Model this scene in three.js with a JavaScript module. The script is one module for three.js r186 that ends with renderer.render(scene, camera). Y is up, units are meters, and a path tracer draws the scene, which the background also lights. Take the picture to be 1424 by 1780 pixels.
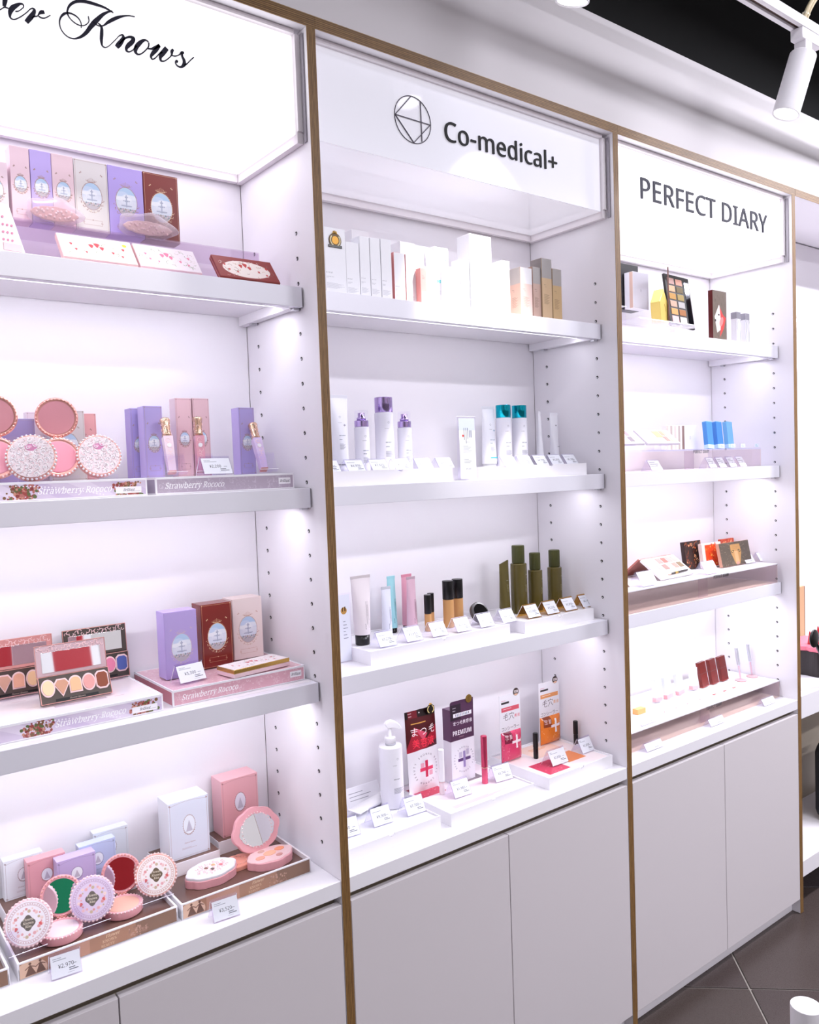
import * as THREE from 'three';
import { RoundedBoxGeometry } from 'three/addons/geometries/RoundedBoxGeometry.js';
import { mergeGeometries } from 'three/addons/utils/BufferGeometryUtils.js';
import { FontLoader } from 'three/addons/loaders/FontLoader.js';
import { TextGeometry } from 'three/addons/geometries/TextGeometry.js';
import { RectAreaLightUniformsLib } from 'three/addons/lights/RectAreaLightUniformsLib.js';

// ------------------------------------------------------------------ camera, light, exposure
const scene = new THREE.Scene();
scene.background = new THREE.Color(0x060607);
const camera = new THREE.PerspectiveCamera(63.97, 1424 / 1780, 0.05, 60);
camera.position.set(-0.857, 1.569, 1.382);
camera.rotation.set(THREE.MathUtils.degToRad(-2.897), THREE.MathUtils.degToRad(-37.593), THREE.MathUtils.degToRad(-2.071), 'YXZ');
scene.add(camera);
const renderer = new THREE.WebGLRenderer({ antialias: true });
renderer.shadowMap.enabled = true;
renderer.toneMapping = THREE.LinearToneMapping;
renderer.toneMappingExposure = 1.0;
RectAreaLightUniformsLib.init();
const LED = [50, 27, 50], LEDROW = [[1, 1, 1.1], [0.5, 1.25, 1.3], [0.78, 1.05, 1.45]], SIGN_DOWN = [1.5, 0.63, 1.6], SIGN_FRONT = [1, 0.6, 1.1], SPOT = [1.0, 4.6, 1.5], ROOM_FILL = [28, 50, 150, 220, 26];   // lamp strengths
const LIGHT_COLOR = 0xf6f5ff;
// ------------------------------------------------------------------ helpers
let seed = 1234567;
const rnd = () => { seed = (seed + 0x6d2b79f5) | 0; let t = Math.imul(seed ^ (seed >>> 15), 1 | seed); t = (t + Math.imul(t ^ (t >>> 7), 61 | t)) ^ t; return ((t ^ (t >>> 14)) >>> 0) / 4294967296; };
const PI = Math.PI, V2 = (x, y) => new THREE.Vector2(x, y);
const counts = {};
function numbered(n) { counts[n] = (counts[n] ?? -1) + 1; return counts[n] ? n + '_' + String(counts[n]).padStart(3, '0') : n; }
function thing(name, label, category, [x, y, z] = [0, 0, 0], ry = 0, group) {
  const o = new THREE.Group(); o.name = numbered(name); o.position.set(x, y, z); o.rotation.y = ry;
  o.userData = { label, category }; if (group) o.userData.group = group;
  scene.add(o); return o;
}
function part(parent, name, geo, mat, p = [0, 0, 0], r = [0, 0, 0], label) {
  const m = new THREE.Mesh(geo, mat); m.name = name; m.position.set(...p); m.rotation.set(...r);
  m.castShadow = m.receiveShadow = true; if (label) m.userData.label = label;
  parent.add(m); return m;
}
function struct(name, geo, mat, p, r) { const m = part(scene, name, geo, mat, p, r); m.userData.kind = 'structure'; return m; }
const cache = new Map();
const keep = (k, f) => { if (!cache.has(k)) cache.set(k, f()); return cache.get(k); };
const bx = (w, h, d, r = 0.0006) => keep(['b', w, h, d, r].map((v) => (+v).toFixed ? (+v).toFixed(5) : v).join(), () => new RoundedBoxGeometry(w, h, d, 1, Math.min(r, w * 0.45, h * 0.45, d * 0.45)));
const cyl = (r0, r1, h, n = 24) => keep(['c', r0, r1, h, n].join(), () => new THREE.CylinderGeometry(r0, r1, h, n));
const lathe = (pts, n = 28) => new THREE.LatheGeometry(pts.map((p) => V2(p[0], p[1])), n);
const merge = (gs) => mergeGeometries(gs.map((g) => { const q = g.index ? g.toNonIndexed() : g.clone(); for (const k of Object.keys(q.attributes)) if (!['position', 'normal', 'uv'].includes(k)) q.deleteAttribute(k); return q; }));
const at = (g, x, y, z, rx = 0, ry = 0, rz = 0) => g.clone().applyMatrix4(new THREE.Matrix4().makeRotationFromEuler(new THREE.Euler(rx, ry, rz)).setPosition(x, y, z));
// a sheet bent along a polyline of [z, y] points, extruded over width w (x)
function bent(pts, t, w) {
  return keep(['s', JSON.stringify(pts), t, w.toFixed(4)].join(), () => {
    const off = pts.map((p, i) => {
      const a = pts[Math.max(0, i - 1)], b = pts[Math.min(pts.length - 1, i + 1)];
      let dx = b[0] - a[0], dy = b[1] - a[1]; const l = Math.hypot(dx, dy) || 1; let k = 1;
      if (i && i < pts.length - 1) { const u = [p[0] - a[0], p[1] - a[1]], v = [b[0] - p[0], b[1] - p[1]]; const c = (u[0] * v[0] + u[1] * v[1]) / (Math.hypot(...u) * Math.hypot(...v)); k = 1 / Math.max(0.35, Math.sqrt((1 + c) / 2)); const uu = Math.hypot(...u), vv = Math.hypot(...v); dx = u[0] / uu + v[0] / vv; dy = u[1] / uu + v[1] / vv; const ll = Math.hypot(dx, dy) || 1; return [p[0] - dy / ll * t * k, p[1] + dx / ll * t * k]; }
      return [p[0] - dy / l * t, p[1] + dx / l * t];
    });
    const s = new THREE.Shape([...pts.map((p) => V2(...p)), ...off.reverse().map((p) => V2(...p))]);
    const g = new THREE.ExtrudeGeometry(s, { depth: w, bevelEnabled: false });
    g.applyMatrix4(new THREE.Matrix4().set(0, 0, -1, w / 2, 0, 1, 0, 0, 1, 0, 0, 0, 0, 0, 0, 1));
    return g;
  });
}
// ------------------------------------------------------------------ materials
const std = (color, roughness = 0.5, o = {}) => new THREE.MeshStandardMaterial({ color, roughness, ...o });
const M = {
  laminate: std(0xf1eef3, 0.42), laminateFront: std(0xd9d3d6, 0.5), counter: std(0xf3f1f6, 0.32), greige: std(0xb3a896, 0.6), alu: std(0xf0eff8, 0.4, { metalness: 0.1 }),
  trim: std(0xf2ecf0, 0.5), groove: std(0x9c979f, 0.4, { metalness: 0.4 }), hole: std(0x2c2826, 0.5), pin: std(0xcfcfd4, 0.3, { metalness: 0.7 }),
  wall: std(0xe4e0e3, 0.9), black: std(0x07080a, 0.85), darkCeil: std(0x07080a, 0.9), roomWall: std(0xcfcbc9, 0.9),
  white: std(0xf4f2f6, 0.35), whiteMatte: std(0xeeecf2, 0.6), spotWhite: std(0xece9ee, 0.45),
  acrylic: new THREE.MeshPhysicalMaterial({ color: 0xf7f6fc, transmission: 1, thickness: 0, roughness: 0.02, ior: 1.47 }),
  clear: new THREE.MeshPhysicalMaterial({ color: 0xfdfcff, transmission: 1, thickness: 0, roughness: 0.02, ior: 1.3 }),
  smoke: new THREE.MeshPhysicalMaterial({ color: 0xf6f1f7, transmission: 1, thickness: 0, roughness: 0.1, ior: 1.4 }),
  bag: new THREE.MeshPhysicalMaterial({ color: 0xf3ecf3, transmission: 0.8, thickness: 0, roughness: 0.25, ior: 1.4 }),
  edge: std(0xf6f5fb, 0.25),
  lampGlow: new THREE.MeshStandardMaterial({ color: 0xffffff, emissive: 0xffffff, emissiveIntensity: 2.2 }),
  ledGlow: new THREE.MeshStandardMaterial({ color: 0xffffff, emissive: 0xf4f4ff, emissiveIntensity: 2.5 }),
  signLit: new THREE.MeshStandardMaterial({ color: 0xffffff, roughness: 0.12, emissive: 0xfcfaff, emissiveIntensity: 0.8 }),
  signDim: new THREE.MeshPhysicalMaterial({ color: 0xecebf6, roughness: 0.06, clearcoat: 1, clearcoatRoughness: 0.02, emissive: 0xfaf9ff, emissiveIntensity: 0.32 }),
  navy: std(0x12112a, 0.65, { metalness: 0.1 }), ink: std(0x050409, 0.75),
  gold: std(0xd8b062, 0.22, { metalness: 0.9 }), roseGold: std(0xe6bfa4, 0.25, { metalness: 0.75 }), blushReflectionPaint: std(0xdb9aa4, 0.12, { metalness: 0.15 }), beigeAcrylic: new THREE.MeshPhysicalMaterial({ color: 0xfcf3ee, transmission: 1, thickness: 0, roughness: 0.12, ior: 1.35 }), rose: std(0xe3a59b, 0.28, { metalness: 0.7 }), rosePale: std(0xf3d2d2, 0.35, { metalness: 0.25 }), mirror: std(0xf2f2f4, 0.02, { metalness: 1 }),
  pink: std(0xe9a9b0, 0.42), palePink: std(0xf0cfd6, 0.45), lavender: std(0xb9a9dc, 0.45), lavMetal: std(0xb9a3d6, 0.16, { metalness: 0.9 }), teal: std(0x0fa9bd, 0.16, { metalness: 0.85 }),
  jet: std(0x0b0a0c, 0.3), olive: std(0x5a5026, 0.2), oliveCap: std(0x4a4c24, 0.4), skin: std(0xcf9b62, 0.4), brownGloss: std(0x6d5148, 0.12), taupe: std(0x574b43, 0.35), wood: std(0xcaa27c, 0.6), darkBrown: std(0x160907, 0.45),
};
const tinted = (c, r = 0.45, o) => keep('m' + c + r + JSON.stringify(o ?? ''), () => std(c, r, o));
// plywood edge: thin brown and tan plies
function plyTexture(horizontal) {
  const c = document.createElement('canvas'); c.width = 64; c.height = 1024; const x = c.getContext('2d');
  for (let i = 0; i < 13; i++) { x.fillStyle = i % 2 ? '#5d3f1e' : ['#946f3a', '#8a6533', '#9c7641'][i % 3]; x.fillRect(i * 5 - 1, 0, 5, 1024); }
  for (let i = 0; i < 1600; i++) { x.fillStyle = `rgba(${rnd() < 0.5 ? '60,36,14' : '190,150,95'},${0.05 + rnd() * 0.12})`; x.fillRect(rnd() * 64, rnd() * 1024, 1 + rnd() * 1.5, 10 + rnd() * 60); }
  const t = new THREE.CanvasTexture(c); t.colorSpace = THREE.SRGBColorSpace; t.wrapS = t.wrapT = THREE.RepeatWrapping; return t;
}
M.ply = new THREE.MeshStandardMaterial({ map: plyTexture(), roughness: 0.55 });
function plyStrip(len, t) { // long axis y, width t along x, thin in z; uv in strip widths and metres
  const g = new THREE.BoxGeometry(t, len, 0.0012), p = g.attributes.position, uv = g.attributes.uv;
  for (let i = 0; i < p.count; i++) uv.setXY(i, p.getX(i) / t + 0.5, p.getY(i) / 0.6);
  return g;
}
// ------------------------------------------------------------------ printed matter: rectangles in shared pages
const PX = 3000, pages = [];
function newPage(clear) {
  const c = document.createElement('canvas'); c.width = c.height = 2048; const t = new THREE.CanvasTexture(c); t.colorSpace = THREE.SRGBColorSpace; t.magFilter = THREE.LinearFilter;
  const p = { ctx: c.getContext('2d'), clear, x: 2, y: 2, row: 0, mats: {}, t }; pages.push(p); return p;
}
function matOf(p, rough) { return (p.mats[rough] ??= new THREE.MeshStandardMaterial({ map: p.t, roughness: rough, transparent: p.clear })); }
function alloc(w, h, clear) {
  for (const p of [...pages, null]) {
    const q = p ?? newPage(clear); if (q.clear !== clear) continue;
    if (q.x + w + 4 > 2048) { if (q.y + q.row + 4 + h > 2046) continue; q.x = 2; q.y += q.row + 4; q.row = 0; }
    if (q.y + h > 2046) continue;
    const r = { p: q, x: q.x, y: q.y, w, h }; q.x += w + 4; q.row = Math.max(q.row, h); return r;
  }
}
function printed(w, h, draw, { clear = false, res = PX, key } = {}) {
  const f = () => {
    const pw = Math.max(4, Math.round(w * res)), ph = Math.max(4, Math.round(h * res)), r = alloc(pw, ph, clear), c = r.p.ctx;
    c.save(); c.beginPath(); c.rect(r.x - 1, r.y - 1, pw + 2, ph + 2); c.clip(); c.translate(r.x, r.y); draw(c, pw, ph, res / 1000); c.restore();
    return { p: r.p, u0: r.x / 2048, u1: (r.x + pw) / 2048, v1: 1 - r.y / 2048, v0: 1 - (r.y + ph) / 2048 };
  };
  return key ? keep('p' + key + w.toFixed(4) + h.toFixed(4), f) : f();
}
function remap(g, r) { const uv = g.attributes.uv; for (let i = 0; i < uv.count; i++) uv.setXY(i, r.u0 + uv.getX(i) * (r.u1 - r.u0), r.v0 + uv.getY(i) * (r.v1 - r.v0)); return g; }
function decal(parent, name, w, h, draw, p = [0, 0, 0], r = [0, 0, 0], o = {}) {
  const pr = printed(w, h, draw, o);
  return part(parent, name, remap(o.round ? new THREE.CircleGeometry(w / 2, 28).scale(1, h / w, 1) : new THREE.PlaneGeometry(w, h), pr), matOf(pr.p, o.rough ?? 0.45), p, r, o.label);
}
function wrap(parent, name, rad, h, arc, draw, p, o = {}) { // print wrapped round a bottle, facing +z
  const pr = printed(rad * arc, h, draw, o), g = new THREE.CylinderGeometry(rad, o.rad1 ?? rad, h, 14, 1, true, -arc / 2, arc);
  return part(parent, name, remap(g, pr), matOf(pr.p, o.rough ?? 0.4), p, [0, o.ry ?? 0, 0], o.label);
}
// drawing helpers (canvas units are pixels; k = pixels per millimetre)
const fill = (c, w, h, col) => { c.fillStyle = col; c.fillRect(-1, -1, w + 2, h + 2); };
function txt(c, s, x, y, size, col, { font = 'sans-serif', bold = false, al = 'left', skew = 0, sp = 0, sx = 1 } = {}) {
  c.save(); c.translate(x, y); c.transform(sx, 0, -skew, 1, 0, 0); c.font = `${bold ? 'bold ' : ''}${size}px ${font}`; c.fillStyle = col; c.textAlign = al; c.letterSpacing = sp + 'px'; c.fillText(s, 0, 0); c.restore();
}
function lines(c, x, y, w, n, step, col, t = 1) { c.fillStyle = col; for (let i = 0; i < n; i++) c.fillRect(x, y + i * step, w * (0.55 + 0.45 * ((i * 37 + 11) % 10) / 10), t); }
function poly(c, pts, col, lw) { c.strokeStyle = col; c.lineWidth = lw; c.lineCap = c.lineJoin = 'round'; for (const s of pts) { c.beginPath(); s.forEach((p, i) => (i ? c.lineTo(p[0], p[1]) : c.moveTo(p[0], p[1]))); c.stroke(); } }
// strokes of the Japanese signs that the fonts do not hold, on a 10 x 10 cell
const KANA = {
  ma: [[[1, 2.5], [9, 2.5]], [[1.5, 4.6], [8.5, 4.6]], [[5.4, 1], [5.4, 8], [4.2, 9], [2.6, 8.6], [2.4, 7.4], [3.8, 6.8], [6, 7.4], [8.6, 9]]],
  tsu: [[[0.6, 4.6], [4, 3], [7, 3], [9, 4.6], [8.6, 7], [6, 8.6], [4, 9]]],
  ge: [[[7.5, 0.8], [4, 2]], [[1.5, 3.6], [8.5, 2.8]], [[1, 5.8], [9, 5]], [[4.6, 1.8], [4.6, 8.4], [5.4, 9.2], [8.6, 9.2], [9.2, 8]]],
  bi: [[[3, 0.4], [3.8, 1.4]], [[7, 0.4], [6.2, 1.4]], [[1.2, 2], [8.8, 2]], [[1.8, 3.4], [8.2, 3.4]], [[0.8, 4.8], [9.2, 4.8]], [[5, 1.6], [5, 4.8]], [[1, 6.6], [9, 6.6]], [[5, 5.2], [4.6, 7], [1.2, 9.4]], [[5.2, 6.8], [9, 9.4]]],
  yo: [[[5, 0.2], [5, 1.4]], [[1, 3], [1, 1.6], [9, 1.6], [9, 3]], [[3.6, 2.4], [2, 4]], [[6.4, 2.4], [8, 4]], [[5, 3.4], [1, 6.6]], [[5, 3.4], [9, 6.6]], [[3, 6.4], [7, 6.4], [7, 9.4], [3, 9.4], [3, 6.4]]],
  eki: [[[1, 1], [2, 2]], [[0.6, 3.6], [1.8, 4.6]], [[0.8, 9], [2.4, 6]], [[6, 0.2], [6, 1.6]], [[3, 2], [9.4, 2]], [[4.6, 2.4], [3, 5.4]], [[3.8, 4.6], [3.8, 9.4]], [[6.6, 3], [5, 6.6]], [[6.4, 4], [8.6, 4], [7.4, 7], [4.8, 9.4]], [[6, 5.6], [9.2, 9.2]]],
  ana: [[[5, 0.4], [5, 1.8]], [[1, 3.6], [1, 2], [9, 2], [9, 3.6]], [[4, 4.4], [3, 7], [0.8, 9.4]], [[6, 4.4], [7, 7], [9.4, 9.4]]],
  ko: [[[1.5, 2.5], [8.5, 2.5], [8.5, 8.5]], [[1.2, 8.5], [8.8, 8.5]]], n: [[[1.5, 2], [3.5, 3.6]], [[1.8, 8.8], [5.5, 7.4], [9, 3]]],
  shi: [[[2, 1.4], [3.8, 2.6]], [[1, 4.2], [2.8, 5.4]], [[1.6, 9], [5.4, 7.6], [9, 3.6]]], bar: [[[0.8, 5], [9.2, 5]]], ra: [[[2, 1.6], [8, 1.6]], [[1.2, 4], [8.8, 4], [7.4, 7], [4, 9.4]]],
  mitsu: [[[5, 0.2], [5, 1.2]], [[1, 2.6], [1, 1.4], [9, 1.4], [9, 2.6]], [[2, 3], [1.4, 4.6]], [[3.4, 2.6], [3.6, 4.6], [6, 5], [7, 4]], [[7, 2.4], [3, 5]], [[8, 3], [8.8, 4.4]], [[5, 5.4], [5, 9]], [[1.6, 6.6], [1.6, 9.2], [8.4, 9.2], [8.4, 6.6]]],
  chaku: [[[3, 0.2], [3.8, 1.2]], [[7, 0.2], [6.2, 1.2]], [[1.2, 1.8], [8.8, 1.8]], [[1.8, 3.2], [8.2, 3.2]], [[0.8, 4.6], [9.2, 4.6]], [[4.4, 1.4], [3.6, 5.6], [0.8, 9.2]], [[3.2, 6], [8, 6], [8, 9.6], [3.2, 9.6], [3.2, 6]], [[3.2, 7.2], [8, 7.2]], [[3.2, 8.4], [8, 8.4]]],
};
function kana(c, keys, x, y, size, col, lw, gap = 1.08) { keys.forEach((k, i) => { c.save(); c.translate(x + i * size * gap, y); c.scale(size / 10, size / 10); poly(c, KANA[k], col, lw * 10 / size); c.restore(); }); }
// ------------------------------------------------------------------ print designs
const scroll = (c, x, y, r, col, lw = 1) => { c.strokeStyle = col; c.lineWidth = lw; c.beginPath(); c.arc(x, y, r, 0, 4.4); c.stroke(); c.beginPath(); c.arc(x + r * 0.3, y, r * 0.45, 1, 5.4); c.stroke(); };
function medallion(c, x, y, rx, ry, line, k) { // oval picture: sky over a tiered garden fountain, in a frame of scrolls and flowers
  c.save(); c.beginPath(); c.ellipse(x, y, rx, ry, 0, 0, 7); c.clip();
  const E = (col, a, b, p, q) => { c.fillStyle = col; c.beginPath(); c.ellipse(x + a * rx, y + b * ry, p * rx, q * ry, 0, 0, 7); c.fill(); };
  c.fillStyle = '#d9dfec'; c.fillRect(x - rx, y - ry, 2 * rx, 2 * ry); E('#b3cde8', 0, -0.9, 1.3, 0.62); E('#c9d8ee', -0.35, -0.5, 0.55, 0.2); E('#e4e9f3', 0.4, -0.35, 0.7, 0.18); E('#edf0f6', -0.3, -0.2, 0.8, 0.16); E('#dfe3ee', 0.2, 0.1, 1, 0.25);
  for (const [b, p] of [[-0.34, 0.16], [-0.08, 0.32], [0.26, 0.52]]) { E('#9ba3ba', 0, b, p, 0.055); E('#c3c8d8', 0, b - 0.03, p * 0.9, 0.04); }
  c.fillStyle = '#aab1c6'; c.fillRect(x - rx * 0.05, y - ry * 0.5, rx * 0.1, ry * 0.85);
  c.strokeStyle = '#f2f4fa'; c.lineWidth = 0.5 * k; for (const s of [-1, 1]) for (const q of [0.2, 0.36, 0.52]) { c.beginPath(); c.moveTo(x, y - ry * 0.5); c.quadraticCurveTo(x + s * q * rx, y - ry * 0.5, x + s * q * rx, y + ry * 0.1); c.stroke(); }
  for (let i = 0; i < 26; i++) E(['#b9a6b2', '#8f97a0', '#c9bcc0', '#a59a94'][i % 4], -0.95 + i * 0.076, 0.62 + 0.12 * Math.sin(i * 2.1), 0.11, 0.07); E('#b9b2ba', 0, 0.9, 1, 0.22); c.restore();
  c.strokeStyle = line; c.lineWidth = 0.9 * k; c.beginPath(); c.ellipse(x, y, rx, ry, 0, 0, 7); c.stroke();
  for (let i = 0; i < 44; i++) { const a = i / 44 * 2 * PI, low = Math.sin(a) > 0.15, q = low ? 1.1 + 0.07 * (i % 2) : 1.05; c.fillStyle = i % 3 ? line : '#d9c9b6'; c.beginPath(); c.arc(x + rx * q * Math.cos(a), y + ry * q * Math.sin(a), (low ? 0.95 : 0.5) * k * (0.7 + (i * 7 % 5) / 8), 0, 7); c.fill(); }
  for (let i = 0; i < 10; i++) { const a = 0.2 + i / 9 * (PI - 0.4); scroll(c, x + rx * 1.2 * Math.cos(a), y + ry * 1.17 * Math.sin(a), 0.9 * k, line, 0.4 * k); }
  for (let i = -4; i <= 4; i++) { c.strokeStyle = line; c.lineWidth = 0.55 * k; c.beginPath(); c.moveTo(x, y - ry * 1.0); c.quadraticCurveTo(x + i * rx * 0.17, y - ry * 1.12, x + i * rx * 0.12, y - ry * (1.36 - Math.abs(i) * 0.05)); c.stroke(); } scroll(c, x - rx * 0.35, y - ry * 1.1, 1.1 * k, line, 0.5 * k); scroll(c, x + rx * 0.35, y - ry * 1.1, 1.1 * k, line, 0.5 * k);
}
const ornate = (bg, line, { cy = 0.52, rx = 0.31, ry = 0.24, plaque = true, frame = true } = {}) => (c, w, h, k) => {
  fill(c, w, h, bg); c.strokeStyle = line; c.lineWidth = 0.45 * k; if (frame) { const m = 1.8 * k; c.strokeRect(m, m, w - 2 * m, h - 2 * m); for (const [x, y] of [[m, m], [w - m, m], [m, h - m], [w - m, h - m]]) { c.fillStyle = line; c.beginPath(); c.arc(x, y, 1.1 * k, 0, 7); c.fill(); } }
  medallion(c, w / 2, h * cy, w * rx, Math.min(h * ry, w * rx * 1.35), line, k);
  for (const s of [-1, 1]) { c.fillStyle = line; c.beginPath(); c.ellipse(w / 2 + s * w * 0.33, h * (cy - ry * 1.15), 1.5 * k, 1 * k, s * 0.7, 0, 7); c.fill(); c.beginPath(); c.ellipse(w / 2 + s * w * 0.3, h * (cy - ry * 1.2), 1.4 * k, 0.7 * k, -s * 0.9, 0, 7); c.fill(); }
  if (plaque && h > w * 1.35) { c.strokeStyle = line; c.lineWidth = 0.4 * k; c.strokeRect(w * 0.22, h * 0.84, w * 0.56, h * 0.07); scroll(c, w * 0.22, h * 0.875, 1.6 * k, line, 0.4 * k); scroll(c, w * 0.78, h * 0.875, 1.6 * k, line, 0.4 * k); c.fillStyle = line; c.beginPath(); c.arc(w / 2, h * 0.84, 1 * k, 0, 7); c.fill(); }
};
const cameo = (bg, line, inner = '#eef2fa') => (c, w, h, k) => { // framed card with an oval wreath round a dress
  fill(c, w, h, bg); c.strokeStyle = line; c.lineWidth = 0.4 * k; const m = 3 * k;
  c.beginPath(); c.moveTo(m, h - m); c.lineTo(m, m * 2.4); c.quadraticCurveTo(w / 2, -m * 0.9, w - m, m * 2.4); c.lineTo(w - m, h - m); c.closePath(); c.stroke();
  for (const [x, y] of [[m, m * 1.6], [w - m, m * 1.6], [m, h - m], [w - m, h - m]]) { scroll(c, x, y, 1.6 * k, line, 0.7 * k); c.fillStyle = line; c.beginPath(); c.arc(x, y, 1 * k, 0, 7); c.fill(); }
  const x = w * 0.5, y = h * 0.44, rx = w * 0.15, ry = h * 0.165; c.fillStyle = inner; c.beginPath(); c.ellipse(x, y, rx, ry, 0, 0, 7); c.fill(); c.strokeStyle = line; c.lineWidth = 0.7 * k; c.stroke();
  c.fillStyle = '#c4c0cf'; c.beginPath(); c.moveTo(x, y - ry * 0.5); c.lineTo(x + rx * 0.55, y + ry * 0.7); c.lineTo(x - rx * 0.55, y + ry * 0.7); c.fill();
  for (let i = 0; i < 26; i++) { const a = i / 26 * 2 * PI; c.fillStyle = line; c.beginPath(); c.arc(x + rx * 1.08 * Math.cos(a), y + ry * 1.06 * Math.sin(a), (Math.sin(a) > 0.6 ? 1.1 : 0.5) * k, 0, 7); c.fill(); }
  txt(c, 'Flower Knows', w / 2, h * 0.76, 3.4 * k, line, { font: 'serif', al: 'center', skew: 0.3 }); lines(c, w * 0.3, h * 0.83, w * 0.4, 2, 2 * k, line, 0.4 * k);
};
const blankSide = (bg) => (c, w, h) => fill(c, w, h, bg);
const einal = (sub, n = 8, sz = 3.6) => (c, w, h, k) => { fill(c, w, h, '#f1f1f6'); txt(c, 'einal', 2 * k, h * 0.66, sz * k, '#54555f', { sp: sz * 0.35 * k }); sub.forEach((s, i) => txt(c, s, 2 * k, h * 0.715 + i * 2.2 * k, 1.8 * k, '#8a8b94', { sp: 0.3 * k })); lines(c, 2 * k, h * 0.8, w - 5 * k, n, 1.5 * k, '#b4b5bd', 0.5 * k); };
const plusBox = (col, label, lab = '') => (c, w, h, k) => { fill(c, w, h, '#f3f3f9'); const x = w * 0.78, y = h * 0.18, s = 3.4 * k; c.fillStyle = col; c.fillRect(x - s, y - 0.55 * k, 2 * s, 1.1 * k); c.fillRect(x - 0.55 * k, y - s, 1.1 * k, 2 * s); if (label) { c.fillStyle = label; c.fillRect(w * 0.15, h * 0.5, w * 0.85, 7 * k); txt(c, lab, w * 0.2, h * 0.5 + 3 * k, 2.3 * k, '#f4ffff', { bold: true }); c.fillStyle = 'rgba(255,255,255,.7)'; c.fillRect(w * 0.2, h * 0.5 + 4.6 * k, w * 0.4, 1 * k); } lines(c, w * 0.2, h * 0.66, w * 0.6, 6, 1.8 * k, '#c9cad6', 0.5 * k); };
const beige = (low, hi = '#cfc9c8') => (c, w, h, k) => { fill(c, w, h, low); c.fillStyle = hi; c.fillRect(-1, -1, w + 2, h * 0.31); txt(c, 'BEAUTY', w * 0.2, h * 0.42, 2.2 * k, '#4c4036'); txt(c, 'CARE', w * 0.3, h * 0.45, 2 * k, '#4c4036'); lines(c, w * 0.18, h * 0.56, w * 0.6, 14, 1.9 * k, 'rgba(80,62,44,.55)', 0.6 * k); txt(c, '30 ml', w * 0.25, h * 0.95, 2.4 * k, '#5d4c3c'); };
const priceCard = (price, qr = true, head = '') => (c, w, h, k) => { fill(c, w, h, '#e6e8f0'); if (head) txt(c, head, w * 0.08, h * 0.16, 2 * k, '#3d404c', { bold: true }); lines(c, w * 0.08, h * 0.22, w * 0.75, 1, 2 * k, '#8b8e9a', 0.9 * k); txt(c, price, w * 0.24, h * 0.6, 8.2 * k, '#15161d', { sp: 0.3 * k, sx: 0.95 }); lines(c, w * 0.74, h * 0.53, w * 0.2, 1, 2 * k, '#8b8e9a', 1 * k); lines(c, w * 0.6, h * 0.68, w * 0.34, 2, 3 * k, '#4d505c', 1.2 * k); lines(c, w * 0.55, h * 0.88, w * 0.38, 1, 2 * k, '#a7aab4', 0.6 * k); };
const brocade = (bg, light) => (c, w, h, k) => { fill(c, w, h, bg); for (let i = 0; i < w * h / (60 * k * k); i++) { c.strokeStyle = light; c.globalAlpha = 0.35 + rnd() * 0.4; c.lineWidth = (0.4 + rnd() * 0.7) * k; c.beginPath(); const x = rnd() * w, y = rnd() * h, r = (1 + rnd() * 3) * k, a = rnd() * 6; c.arc(x, y, r, a, a + 3.6); c.stroke(); c.beginPath(); c.arc(x + r * 0.8, y + r * 0.6, r * 0.6, a + 2, a + 5); c.stroke(); } c.globalAlpha = 1; };
function signature(c, x, y, w, h, k) { c.fillStyle = '#f6f3f7'; c.fillRect(x, y, w, h); txt(c, 'Brilliant', x + w / 2, y + h * 0.68, h * 0.56, '#26222a', { font: 'serif', al: 'center', skew: 0.35, sp: -0.2 * k, sx: 0.85 }); c.strokeStyle = '#26222a'; c.lineWidth = 0.25 * k; c.beginPath(); c.moveTo(x + w * 0.6, y + h * 0.74); c.lineTo(x + w * 0.95, y + h * 0.7); c.stroke(); }
const rococoFront = (bg, light, sign = true) => (c, w, h, k) => { brocade(bg, light)(c, w, h, k); txt(c, 'Strawberry Rococo', w * 0.05, h * 0.7, h * 0.6, '#ffffff', { font: 'serif', skew: 0.3, sx: 0.86 }); if (sign) signature(c, w * 0.885, h * 0.2, w * 0.095, h * 0.5, k); };
const roseFront = (c, w, h, k) => {
  fill(c, w, h, '#d6c9dd'); for (let i = 0; i < 7; i++) { c.fillStyle = i % 2 ? '#e3d8e8' : '#cbbcd6'; c.beginPath(); c.moveTo(w * (0.1 + i * 0.13), 0); c.lineTo(w * (0.17 + i * 0.13), 0); c.lineTo(w * (0.25 + i * 0.13), h); c.lineTo(w * (0.2 + i * 0.13), h); c.fill(); }
  for (const s of [0.56, 0.885]) for (let i = 0; i < 130; i++) { const x = w * (s + (rnd() + rnd()) * 0.055), y = h * (0.1 + rnd() * 0.9); c.fillStyle = ['#9c4a44', '#7d5a3e', '#b57068', '#5f6b42', '#8a3f3c', '#c78d78'][i % 6]; c.beginPath(); c.arc(x, y, (1.2 + rnd() * 2) * k, 0, 7); c.fill(); }
  for (let i = 0; i < 26; i++) { const t = i / 25; c.fillStyle = '#f3edf6'; c.beginPath(); c.arc(w * (0.6 + t * 0.26), h * (0.1 + t * 0.8 - 0.15 * Math.sin(t * PI)), 1.3 * k, 0, 7); c.fill(); }
  txt(c, 'Strawberry Rococo', w * 0.66, h * 0.7, h * 0.6, '#ffffff', { font: 'serif', skew: 0.3, sx: 0.9 }); signature(c, w * 0.9, h * 0.42, w * 0.085, h * 0.46, k);
};
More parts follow.
